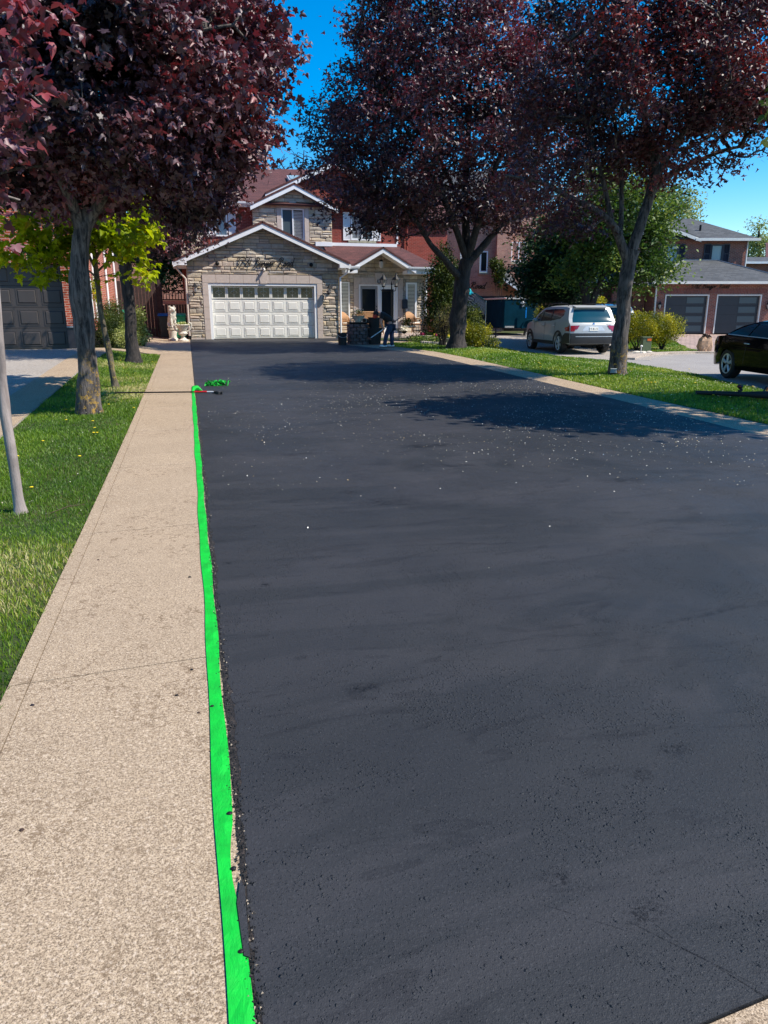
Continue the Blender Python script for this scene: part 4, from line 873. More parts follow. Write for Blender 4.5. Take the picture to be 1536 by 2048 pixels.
# porch wing
Y1=34.0
holes=[(7.5,9.87,.3,3.0),(6.85,7.32,1.05,2.8),(10.0,10.56,1.05,2.8)]
ashlar('stone_wall',6.5,11.1,.42,4.35,Y1,H,2,holes,[(.55,1,3.4+.55*11.1),( .62,1,4.3+.62*8.7-.12),(-.62,1,4.3-.62*8.7-.12)] if False else [(0.0,1,3.32)])
ashlar('stone_gable',7.3,10.1,3.3,4.3,Y1-.02,H,3,(),[(.56,1,4.22+.56*8.7),(-.56,1,4.22-.56*8.7)])
mb=MB(); 
for (a,b) in ((7.5,7.74),(9.63,9.87)):
    for i in range(5): z=.5+i*.5; mb.b2(a+.002,b-.002,Y1-.06,Y1+.1,z+.004,z+.496)
for i in range(7): a=7.5+i*(2.37/7); mb.b2(a+.004,a+2.37/7-.004,Y1-.061,Y1+.1,2.7,3.0)
mb.px([(8.56,2.72),(8.82,2.72),(8.9,3.2),(8.48,3.2)],Y1-.09,Y1-.062)
mb.build('door_surround',M['smooth_stone'],H,world=True,bevel=.006)
mb=MB(); mb.tube([(8.69+.07*math.cos(R(a)),Y1-.105,2.83+.09*math.sin(R(a))) for a in range(-240,61,30)],.014,5); mb.build('horseshoe',M['black'],H,True,world=True)
mb=MB(); mb.b2(7.75,7.82,Y1-.03,Y1+.12,.5,2.69); mb.b2(9.56,9.62,Y1-.03,Y1+.12,.5,2.69); mb.b2(7.82,9.56,Y1-.031,Y1+.12,2.63,2.69); mb.b2(8.66,8.74,Y1-.029,Y1+.12,.5,2.63); mb.build('door_frame',M['white'],H,world=True)
def gdoor(x0,x1,z0,z1,y,mt,fr,hd):
    mb=MB(); mb.b2(x0,x0+fr,y,y+.05,z0,z1); mb.b2(x1-fr,x1,y,y+.05,z0,z1); mb.b2(x0+fr,x1-fr,y,y+.05,z0,z0+.25); mb.b2(x0+fr,x1-fr,y,y+.05,z1-.14,z1)
    d=mb.build('door',mt,H,world=True); g=MB(); g.b2(x0+fr,x1-fr,y+.02,y+.03,z0+.25,z1-.14); g.build('pane',M['glass'],d)
    if hd:
        k=MB(); k.ball((x1-.06,y-.05,z0+1.05),.035,8); k.ball((x1-.06,y-.04,z0+1.2),.03,8); k.box((x1-.06,y-.01,z0+.9),(.05,.02,.22)); k.build('door_handle',M['black'],d,True)
    return d
gdoor(7.82,8.66,.5,2.63,Y1+.05,M['greypaint'],.1,True); gdoor(8.74,9.56,.5,2.63,Y1+.05,M['white'],.12,False)
wall('entry_dark',7.7,9.7,.4,2.9,Y1+.15,M['black'],H,th=.05)
cased_window(6.86,7.31,1.06,2.79,Y1-.03,H,'one',.06,blind=(6.93,7.24)); cased_window(10.01,10.55,1.06,2.79,Y1-.03,H,'one',.09,blind=(10.11,10.45))
mb=MB(); mb.box((9.94,Y1-.12,1.78),(.26,.1,.34)); mb.px([(9.81,1.95),(10.07,1.95),(10.04,2.04),(9.84,2.04)],Y1-.19,Y1-.06); mb.box((9.88,Y1-.12,1.5),(.02,.02,.2)); mb.box((10.0,Y1-.12,1.5),(.02,.02,.2)); mb.build('mailbox',M['navy'],H,world=True,bevel=.015)
mb=MB(); mb.b2(6.6,11.2,32.95,Y1,.3,.5); mb.b2(5.6,10.6,32.55,32.95,.25,.4); mb.build('porch_step',M['smooth_stone'],H,world=True)
YG=33.2; px_=8.69; pz=4.28
mb=MB()   # shed roof with hip plus door gable
zg=3.44; zt=4.5
zm=zg+(zt-zg)*(Y1-YG)/(35.5-YG)
sf=lambda y: zg+(zt-zg)*(y-YG)/(35.5-YG)
slab(mb,(6.4,YG,zg),(7.2,YG,zg),(7.2,35.5,zt),(6.4,35.5,zt),.06); slab(mb,(10.18,YG,zg),(11.45,YG,zg),(10.1,35.5,zt),(9.4,35.5,zt),.06)
slab(mb,(7.2,YG+.02,sf(YG+.02)),(8.0,34.2,sf(34.2)),(8.0,35.5,zt),(7.2,35.5,zt),.06); slab(mb,(10.18,YG+.02,sf(YG+.02)),(9.38,34.2,sf(34.2)),(9.38,35.5,zt),(9.42,35.5,zt),.06); slab(mb,(8.0,34.2,sf(34.2)),(9.38,34.2,sf(34.2)),(9.38,35.5,zt),(8.0,35.5,zt),.06)
slab(mb,(11.45,YG,zg),(11.45,36.5,zg),(10.1,36.5,zt),(10.1,35.5,zt),.06)
mb.build('roof',M['shingle_red'],H,world=True)
mb=MB(); s2=.56; w2=1.55
slab(mb,(px_-w2,YG-.12,pz-s2*w2),(px_,YG-.12,pz),(px_,35.0,pz),(px_-w2,35.0,pz-s2*w2),.07); slab(mb,(px_,YG-.12,pz),(px_+w2,YG-.12,pz-s2*w2),(px_+w2,35.0,pz-s2*w2),(px_,35.0,pz),.07)
mb.build('roof',M['shingle_red'],H,world=True)
mb=MB(); rake(mb,(px_-w2,pz-s2*w2-.07),(px_,pz-.07),YG-.1,YG-.07,.19,0); rake(mb,(px_,pz-.07),(px_+w2,pz-s2*w2-.07),YG-.101,YG-.07,.19,0); mb.build('fascia',M['white'],H,world=True)
mb=MB(); mb.px([(px_-w2,pz-s2*w2-.22),(px_,pz-.22),(px_,pz-.235),(px_-w2,pz-s2*w2-.235)],YG-.07,Y1); mb.px([(px_,pz-.221),(px_+w2,pz-s2*w2-.221),(px_+w2,pz-s2*w2-.236),(px_,pz-.236)],YG-.07,Y1); mb.build('soffit',M['offwhite'],H,world=True)
mb=MB(); mb.b2(6.95,7.5,YG-.1,Y1,3.15,3.3); mb.b2(9.85,11.45,YG,Y1,3.15,3.3); mb.build('eave_box',M['white'],H,world=True)
gutter('gutter',6.92,7.6,YG-.02,3.44,H); gutter('gutter',9.9,11.5,YG-.02,3.44,H)
down('downspout',[(11.2,YG-.05,3.35),(11.15,YG+.1,3.15),(10.98,Y1-.1,2.95),(10.98,Y1-.1,.55)],H,M['white'],.05)
mb=MB(); mb.tube([(8.69,33.5,4.05),(8.69,33.5,3.75)],.012,5); mb.lathe([(.05,0),(.1,-.06),(.1,-.08)],(8.69,33.5,3.75),8); hl=mb.build('porch_lamp',M['black'],H,world=True)
g=MB(); g.lathe([(.09,-.08),(.1,-.2),(.07,-.33),(.03,-.36)],(8.69,33.5,3.75),10); g.build('lamp_glass',M['lamp_glass'],hl,True)
# upper storey
Y2=35.5; Z2=4.3
wall('brick_wall',.9,3.15,Z2-1,6.1,Y2,M['brick_red'],H,[(1.45,2.05,4.75,5.75)])
ashlar('stone_corner',-.1,.9,Z2-.9,6.05,Y2,H,5)
pk2=(5.05,6.98); s3=.47
ashlar('stone_bay',3.15,6.8,4.2,7.0,Y2-.15,H,4,[(4.25,5.72,4.55,6.08)],[(-s3,1,pk2[1]-s3*pk2[0]-.12),(s3,1,pk2[1]+s3*pk2[0]-.12)])
mb=MB(); 
for a in (4.25,5.52):
    for i in range(3): mb.b2(a,a+.2,Y2-.2,Y2,4.55+i*.49+.003,4.55+(i+1)*.49)
mb.b2(4.25,5.72,Y2-.201,Y2,6.03,6.2); mb.px([(4.88,6.0),(5.09,6.0),(5.14,6.32),(4.83,6.32)],Y2-.23,Y2-.202); mb.b2(4.45,5.52,Y2-.205,Y2,4.5,4.6)
mb.build('window_surround',M['smooth_stone'],H,world=True)
w=cased_window(4.46,5.51,4.62,6.02,Y2-.14,H,'slider',.06,blind=(5.02,5.44)); g=MB(); g.b2(4.53,4.94,Y2-.105,Y2-.1,4.7,5.95); g.build('insect_screen',M['glass_frost'],w)
pk3=(6.95,8.05); s4=.47
wall('brick_gable',6.8,10.0,4.2,8.0,Y2,M['brick_red'],H,[(7.72,8.82,4.72,5.95)],[(-s4,1,pk3[1]-s4*pk3[0]-.1),(s4,1,pk3[1]+s4*pk3[0]-.1)])
wall('brick_gable',4.2,6.8,6.0,8.0,Y2+.02,M['brick_red'],H,(),[(-s4,1,pk3[1]-s4*pk3[0]-.1),(s4,1,pk3[1]+s4*pk3[0]-.1)])
w=cased_window(7.73,8.81,4.73,5.94,Y2-.03,H,'slider',.06,blind=(7.8,8.22)); g=MB(); g.b2(8.34,8.74,Y2-.0,Y2+.005,4.8,5.88); g.build('insect_screen',M['glass_frost'],w)
shutter(7.36,7.7,4.72,5.96,Y2,H); shutter(8.84,9.18,4.72,5.96,Y2,H); shutter(1.1,1.42,4.72,5.78,Y2,H); shutter(2.08,2.4,4.72,5.78,Y2,H)
cased_window(1.46,2.04,4.76,5.74,Y2-.03,H,'one',.06,gl='glass_pale')
mb=MB(); mb.b2(7.6,8.95,Y2-.08,Y2,4.62,4.71); mb.build('window_sill',M['limestone'],H,world=True)
mb=MB(); mb.b2(6.0,6.79,Y2-.25,Y2-.1,4.42,4.6); mb.b2(6.82,9.98,Y2-.08,Y2-.001,4.44,4.6); mb.build('flashing',M['white'],H,world=True)
mb=MB(); mb.b2(9.96,10.04,Y2-.05,Y2,4.6,6.6); mb.build('corner_trim',M['white'],H,world=True)
wall('side_wall',9.8,10.0,4.0,6.4,Y2+.25,M['brick_red'],H,th=7)
mb=MB(); YU=35.1; zr=8.3; yr=40
slab(mb,(-.5,YU,6.18),(10.3,YU,6.18),(9.6,yr,zr+.3),(.6,yr,zr+.0),.08); slab(mb,(-.5,2*yr-YU,6.18),(10.3,2*yr-YU,6.18),(9.6,yr,zr+.3),(.6,yr,zr),.08)
mb.build('roof',M['shingle_red'],H,world=True)
def gable(pk_,sl2,w0,w1,yf,yb,fh=.19):
    m=MB(); a=(pk_[0]-w0,pk_[1]-sl2*w0); b=(pk_[0]+w1,pk_[1]-sl2*w1)
    slab(m,(a[0],yf-.02,a[1]+.09),(pk_[0],yf-.02,pk_[1]+.09),(pk_[0],yb,pk_[1]+.09),(a[0],yb,a[1]+.09),.08); slab(m,(pk_[0],yf-.02,pk_[1]+.09),(b[0],yf-.02,b[1]+.09),(b[0],yb,b[1]+.09),(pk_[0],yb,pk_[1]+.09),.08)
    m.build('roof',M['shingle_red'],H,world=True)
    m=MB(); rake(m,(a[0],a[1]+.01),(pk_[0],pk_[1]+.01),yf,yf+.03,fh,0); rake(m,(pk_[0],pk_[1]+.01),(b[0],b[1]+.01),yf+.001,yf+.03,fh,0); m.build('fascia',M['white'],H,world=True)
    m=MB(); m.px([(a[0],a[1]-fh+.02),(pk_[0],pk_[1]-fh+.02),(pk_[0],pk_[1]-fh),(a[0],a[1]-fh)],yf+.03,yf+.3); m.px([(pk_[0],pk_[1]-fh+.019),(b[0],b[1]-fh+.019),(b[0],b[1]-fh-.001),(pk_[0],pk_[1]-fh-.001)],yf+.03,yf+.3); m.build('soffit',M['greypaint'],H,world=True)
gable(pk2,s3,2.0,2.0,35.02,38.5); gable(pk3,s4,3.2,3.5,35.15,41)
gutter('gutter',-.5,3.2,YU,6.2,H); mb=MB(); mb.b2(-.5,3.15,YU,Y2,6.0,6.06); mb.build('eave_box',M['white'],H,world=True)
down('downspout',[(-.05,YU+.3,6.0),(-.05,Y2-.06,5.8),(-.05,Y2-.06,4.0)],H,M['smooth_stone'])
mb=MB(); p=pt(592,352,38.6); mb.box((p.x,38.3,7.72),(.85,.9,.16),rx=.38); sk_=mb.build('skylight',M['alu'],H,world=True); g=MB(); g.box((p.x,38.26,7.815),(.7,.75,.02),rx=.38); g.build('pane',M['glass_pale'],sk_)
wall('back_wall',-.1,10,.2,6.2,44,M['brick_red'],H,th=.2); wall('side_wall',-.1,.1,.2,6.0,Y2+.25,M['brick_red'],H,th=8)
# ===== red side house to the right of porch (side wall seen past the corner) =====
N1=thing('red_brick_house','plain deep red brick wall of the house just behind the stone house porch roof','house',(12.2,40,.3))
wall('wall',10.6,13.6,.3,6.0,38.5,M['brick_red'],N1,th=6); 
mb=MB(); slab(mb,(10.4,38.2,6.0),(14.0,38.2,6.0),(14,42,8),(10.4,42,8),.1); mb.build('roof',M['shingle_red'],N1,world=True)
down('downspout',[(11.35,38.4,5.9),(11.35,38.4,3.0)],N1,M['brick_red'],.04)
# ===== left neighbour =====
LN=thing('orange_brick_house','orange brick house at the left with white mortar and a dark grey garage door','house',(-5,24,.43))
YL=23.6; xr=-2.95
wall('brick_wall',-12,xr,1.05,6.4,YL,M['brick_orange'],LN,[(-9,-3.46,0,3.2)],th=.3)
wall('soldier_course',-9.1,-3.38,2.84,3.19,YL-.012,M['brick_soldier'],LN,th=.3)
wall('plinth',-12,xr,.3,1.05,YL-.03,M['charcoal'],LN,[(-9,-3.46,0,3.2)],th=.32)
mb=MB(); mb.b2(-3.46,xr+.02,YL-.06,YL+.3,1.05,1.10); mb.build('sill',M['greypaint'],LN,world=True)
wall('side_wall',xr-.3,xr,.9,6.4,YL+.305,M['brick_orange'],LN,th=11)
wall('plinth',xr-.3,xr+.02,.3,.9,YL+.3,M['charcoal'],LN,th=11)
sectional(-8.95,-3.47,.44,2.82,YL+.27,8,4,LN,M['taupe'],False)
wall('garage_back',-9,-3.4,.3,3,YL+.35,M['black'],LN,th=.05)
mb=MB(); slab(mb,(-12.5,YL-.4,6.4),(xr+.4,YL-.4,6.4),(-6,30,9),(-12,30,9),.12); slab(mb,(xr+.4,YL-.4,6.4),(xr+.4,35,6.4),(-6,32,9),(-6,30,9),.12); mb.build('roof',M['shingle_red'],LN,world=True)
for y,z0,z1 in ((26.4,1.2,6.2),(30.6,1.2,6.2),(34.2,.9,6.2)):
    down('downspout',[(xr+.05,y,z1),(xr+.05,y,z0)],LN,M['white'],.045)
mb=MB(); mb.b2(xr,xr+.14,26.6,26.95,2.45,2.8); mb.b2(xr,xr+.1,25.0,25.25,1.3,2.5); mb.build('meter_box',M['white'],LN,world=True)
# ===== pink brick house, centre =====
CH=thing('pink_brick_house','pinkish brown brick house with a tiny porch roof seen between the two right maples','house',rg(5.8,45,.3),-YAW)
def cw(px,py,g): r=(px-768)/F; u=(1024-py)/F; gg=cP+u*sP; v=-sP+u*cP; return (r*g/gg-5.8, EYE+v*g/gg-.3)   # into the house's own frame
hs_=[(-.14,.34,3.3,4.6),(1.35,2.3,3.95,5.3),(2.05,2.35,1.5,2.9)]
wall('brick_wall',-4.5,2.95,-.2,7.4,0,M['brick_pink'],CH,[(-.14,.34,3.4,4.6),(-1.3,-.75,3.7,5.2)],world=False)
wall('brick_bay',.78,1.62,3.55,7.4,-.5,M['brick_pink'],CH,world=False,th=.5)
wall('side_wall',2.75,2.95,-.2,7.2,.25,M['brick_pink'],CH,th=7,world=False)
wall('brick_wing',2.95,5.6,-.2,7.0,2.5,M['brick_pink'],CH,world=False)
cased_window(-.13,.33,3.41,4.59,-.03,CH,'one',.07,world=False); cased_window(-1.29,-.76,3.71,5.19,-.03,CH,'one',.08,gl='glass_pale',world=False)
cased_window(1.68,2.6,4.0,5.1,-.04,CH,'slider',.07,world=False)
mb=MB(); mb.b2(-.18,.38,-.08,0,3.28,3.39); mb.b2(1.62,2.66,-.09,0,3.86,3.98); mb.build('window_sill',M['limestone'],CH)
mb=MB(); slab(mb,(.55,-1.3,3.45),(1.25,-.01,3.75),(2.5,-.01,2.35),(2.35,-1.3,2.3),.1); mb.build('porch_roof',M['shingle_grey'],CH)
mb=MB(); mb.hull([(.5,-1.34,3.44),(2.32,-1.34,2.26),(2.32,-1.34,2.1),(.5,-1.34,3.28)],[(.5,-1.31,3.44),(2.32,-1.31,2.26),(2.32,-1.31,2.1),(.5,-1.31,3.28)]); mb.build('fascia',M['white'],CH)
cased_window(2.02,2.36,1.0,2.2,-.04,CH,'one',.1,world=False)
mb=MB(); mb.tube([(2.45,-.08,2.3),(2.45,-.08,.3)],.05,6); mb.build('downspout',M['alu'],CH,True)
mb=MB(); slab(mb,(-4.9,-.5,7.4),(3.3,-.5,7.4),(3.0,4,9.6),(-4.5,4,9.6),.1); mb.build('roof',M['shingle_grey'],CH)
mb=MB(); mb.b2(-4.9,3.3,-.62,-.5,7.25,7.4); mb.build('gutter',M['white'],CH)
mb=MB(); mb.b2(-2.2,1.9,-.03,-.001,.2,2.05); mb.build('garage_door',M['navy'],CH)
script_text('8 Bangor Road',-2.55,-.035,2.48,.36,2.75,CH,.017,world=False,bold=1.2)
# porch lot behind the white cars
PH=thing('brick_porch_house','shaded brown brick entry with a low grey roof behind the two-stemmed green tree','house',rg(11.9,45,.3),-YAW)
wall('brick_wall',-3.0,3.4,-.2,3.0,0,M['brick_brown'],PH,[(-1.9,-1.2,.2,2.3),(.0,1.0,0,2.3)],world=False)
mb=MB(); mb.b2(.06,.94,.05,.1,0,2.25); mb.build('door',M['utility_green'],PH)
cased_window(-1.88,-1.22,.8,2.2,.0,PH,'one',.07,world=False)
mb=MB(); slab(mb,(-3.3,-.8,2.9),(3.6,-.8,2.9),(3.6,4,5),(-3.3,4,5),.1); mb.build('roof',M['shingle_grey'],PH)
mb=MB(); mb.b2(-3.3,3.6,-.92,-.8,2.78,2.92); mb.build('gutter',M['offwhite'],PH)
mb=MB(); mb.b2(-.7,-.6,-.7,-.6,0,2.8); mb.build('porch_post',M['white'],PH)
# ===== brown brick house, right =====
RH=thing('brown_brick_house','brown brick house with two charcoal garage doors, each with a column of frosted panes','house',rg(17,39.5,.35),-YAW)
def fx(r): return r-17
wall('brick_wall',-2.8,3.6,-.4,2.55,0,M['brick_brown'],RH,[(-2.22,.09,-1,1.98),(.5,2.86,-1,1.98)],world=False)
wall('soldier_course',-2.5,3.1,2.02,2.28,-.012,M['brick_brown_soldier'],RH,th=.1,world=False)
wall('side_wall',-2.8,-2.6,-.4,2.5,.25,M['brick_brown'],RH,th=6,world=False)
for x0,x1 in ((-2.22,.09),(.5,2.86)):
    mb=MB(); mb.b2(x0,x0+.06,-.03,.2,0,1.98); mb.b2(x1-.06,x1,-.03,.2,0,1.98); mb.b2(x0+.06,x1-.06,-.031,.2,1.92,1.98); mb.build('door_frame',M['offwhite'],RH)
    mb=MB()
    for i in range(4): mb.b2(x0+.07,x1-.07,.09,.13,i*.48+.004,(i+1)*.48-.004)
    d=mb.build('garage_door',M['charcoal'],RH); g=MB()
    for i in range(4): g.b2(x1-1.12,x1-.22,.075,.089,i*.48+.1,i*.48+.40)
    g.build('pane',M['glass_frost'],d)
wall('garage_back',-2.5,3.3,-.2,2.2,.22,M['black'],RH,th=.03,world=False)
script_text('3782 Bangor Road',-.95,-.04,2.30,.21,2.0,RH,.012,world=False)
mb=MB(); zr2=2.62; pkx=-.2
mb.add([(-3.05,-.35,zr2),(4.6,-.35,zr2),(4.6,6,zr2),(-3.05,6,zr2),(pkx,3.2,zr2+1.25),(1.7,3.2,zr2+1.25)],[(0,1,5,4),(1,2,5),(2,3,4,5),(3,0,4),(0,3,2,1)])
mb.build('roof',M['shingle_grey'],RH); mb=MB(); mb.tube([(-3.05,-.36,zr2+.02),(pkx,3.2,zr2+1.27),(1.7,3.2,zr2+1.27),(4.6,-.36,zr2+.02)],.035,5); mb.build('ridge_cap',M['alu' if False else 'greypaint'],RH,True)
mb=MB(); mb.b2(-3.1,4.6,-.46,-.35,zr2-.12,zr2+.01); mb.build('gutter',M['offwhite'],RH)
down('downspout',[(-3.0,-.4,zr2-.1),(-2.75,-.08,zr2-.35),(-2.7,-.06,-.1)],RH,M['offwhite'],.045,False)
wall_lantern(-2.5,0,1.3,RH,world=False,s=.7); wall_lantern(3.2,0,1.3,RH,world=False,s=.7)
# upper storey, g = 43
wall('brick_wall',-3.0,3.45,2.3,4.98,3.5,M['brick_brown'],RH,[(-1.1,-.44,3.78,4.74),(1.4,2.06,3.78,4.74)],world=False)
wall('brick_gable',-3.0,.6,4.98,6.4,3.49,M['brick_brown'],RH,(),[(.33,1,5.72+.33*(-1.6)),( -.33,1,5.72+.33*1.6)],world=False)
wall('side_wall',3.25,3.45,2.3,4.9,3.75,M['brick_brown'],RH,th=7,world=False)
for x in (-1.1,1.4):
    cased_window(x,x+.66,3.79,4.73,3.45,RH,'one',.06,gl='glass_pale',world=False,mt='navy'); shutter(x-.40,x-.02,3.7,4.78,3.49,RH,'navy',False); shutter(x+.68,x+1.04,3.7,4.78,3.49,RH,'navy',False)
mb=MB(); mb.tube([(-1.1+.33-.42*math.cos(R(a)),3.47,4.74+.22*math.sin(R(a))) for a in range(0,181,20)],.05,6); mb.build('window_arch',M['brick_brown'],RH)
mb=MB(); mb.b2(-1.15,-.39,3.4,3.49,3.66,3.76); mb.b2(1.35,2.11,3.4,3.49,3.66,3.76); mb.build('window_sill',M['brick_brown'],RH)
mb=MB(); e=3.1
mb.add([(-3.2,e,5.0),(3.85,e,5.03),(3.85,11,5.03),(-3.2,11,5.0),(-1.6,6.2,6.45),(1.2,6.2,6.40)],[(0,1,5,4),(1,2,5),(2,3,4,5),(3,0,4),(0,3,2,1)]); mb.build('roof',M['shingle_grey'],RH)
mb=MB(); slab(mb,(-3.3,3.1,5.2),(-1.6,3.1,5.82),(-1.6,8,5.82),(-3.3,8,5.2),.08); slab(mb,(-1.6,3.1,5.82),(.62,3.1,5.06),(.62,8,5.06),(-1.6,8,5.82),.08); mb.build('roof',M['shingle_grey'],RH)
mb=MB(); rake(mb,(-3.3,5.14),(-1.6,5.76),3.05,3.09,.17,0); rake(mb,(-1.6,5.76),(.62,5.0),3.051,3.09,.17,0); mb.b2(.3,3.9,2.98,3.1,4.9,5.04); mb.build('fascia',M['offwhite'],RH)
mb=MB(); mb.tube([(1.0,4.3,5.5),(1.0,4.3,5.85)],.06,6); mb.build('roof_vent',M['black'],RH)
mb=MB(); slab(mb,(-4.2,-.2,2.45),(-2.7,-.2,2.45),(-1.0,3.49,3.6),(-4.2,3.49,3.6),.08); mb.build('side_roof',M['shingle_grey'],RH)
down('downspout',[(3.4,3.42,4.9),(3.4,3.42,3.0)],RH,M['offwhite'],.04,False)
wall('porch_wall',-4.6,-2.85,-.4,2.4,1.2,M['brick_brown'],RH,[(-4.2,-3.5,-.4,1.9)],world=False); mb=MB(); mb.b2(-4.15,-3.55,1.3,1.35,-.3,1.85); mb.build('door',M['black'],RH)
# far right house
FH=thing('brick_house','distant house corner with a tiny square window behind the right garage roof','house',rg(27,55,.4),-YAW)
wall('brick_wall',-1.6,2.6,-.3,4.5,0,M['brick_brown'],FH,[(-.25,.25,2.95,3.75)],world=False); cased_window(-.25,.25,2.95,3.75,-.03,FH,'one',.08,world=False)
mb=MB(); slab(mb,(-2.0,-.4,4.5),(3.5,-.4,4.5),(3.5,4,5.1),(-1.5,4,5.1),.1); mb.build('roof',M['shingle_grey'],FH); mb=MB(); mb.b2(-2,1.4,-.5,-.4,4.35,4.5); mb.build('gutter',M['white'],FH)
FH2=thing('brick_house','reddish brown gabled house at the far right edge behind the roofs','house',rg(30.5,58,.4),-YAW)
wall('brick_wall',-1.2,6,-.3,4.6,0,M['brick_brown'],FH2,world=False); mb=MB(); slab(mb,(-1.6,-.4,4.6),(6.5,-.4,4.6),(6.5,4,6.4),(.4,4,6.4),.1); mb.build('roof',M['shingle_red'],FH2)
# back house seen over the side fence
BH=thing('brick_house','pink orange brick house seen through the lattice above the side fence','house',(0,50,.4))
wall('brick_wall',-7,1.5,.3,5.5,50,M['brick_far'],BH); mb=MB(); slab(mb,(-7.5,49.6,5.5),(2,49.6,5.5),(2,54,7.5),(-7.5,54,7.5),.1); mb.build('roof',M['shingle_red'],BH,world=True)
# ===== fences =====
FN=thing('wooden_fence','dark weathered board fence with a gate and spindle top between the two left houses','fence',(-1.3,35,.35))
mb=MB(); rs_=random.Random(4); x=xr+.05
while x<-1.15: mb.b2(x,x+.135,35+rs_.uniform(0,.02),35.04,.35,2.78+.06*math.sin((x+3)*2)+rs_.uniform(-.02,.02)); x+=.145
mb.b2(-1.2,-1.08,34.95,35.07,.3,2.85); mb.build('board_panel',M['fence'],FN,world=True)
mb=MB(); x=-1.07
while x<.05:
    u=(x+.5)/.55; mb.b2(x,x+.11,35.03,35.06,.45,1.72+.22*math.sqrt(max(0,1-u*u*.9))); x+=.12
mb.build('gate',M['fence'],FN,world=True)
mb=MB(); mb.b2(-1.06,.08,35.0,35.05,2.36,2.42); mb.b2(-1.06,.08,35.0,35.05,1.96,2.02)
for i in range(9): mb.b2(-1.0+i*.13,-.965+i*.13,35.01,35.04,2.02,2.36)
mb.build('spindle_rail',M['fence'],FN,world=True)
mb=MB(); mb.b2(-1.06,.08,35.02,35.06,1.80,1.95); mb.build('arched_rail',M['brick_far'],FN,world=True)
F2=thing('wooden_fence','brown board fence beyond the white cars beside the green trees','fence',rg(9.4,39,.3),-YAW)
mb=MB(); x=-1.4
while x<2.6: mb.b2(x,x+.13,rs_.uniform(0,.02),.04,-.2,1.62+rs_.uniform(-.02,.02)); x+=.16
mb.b2(-1.4,2.6,.04,.08,.2,.3); mb.b2(-1.4,2.6,.04,.08,1.3,1.4); mb.build('board_panel',M['fence_brown'],F2)
mb=MB()
for x in (-1.45,.55,2.6): mb=MB(); mb.b2(x-.06,x+.06,-.03,.1,-.2,1.75); mb.build('post',M['fence_brown'],F2)
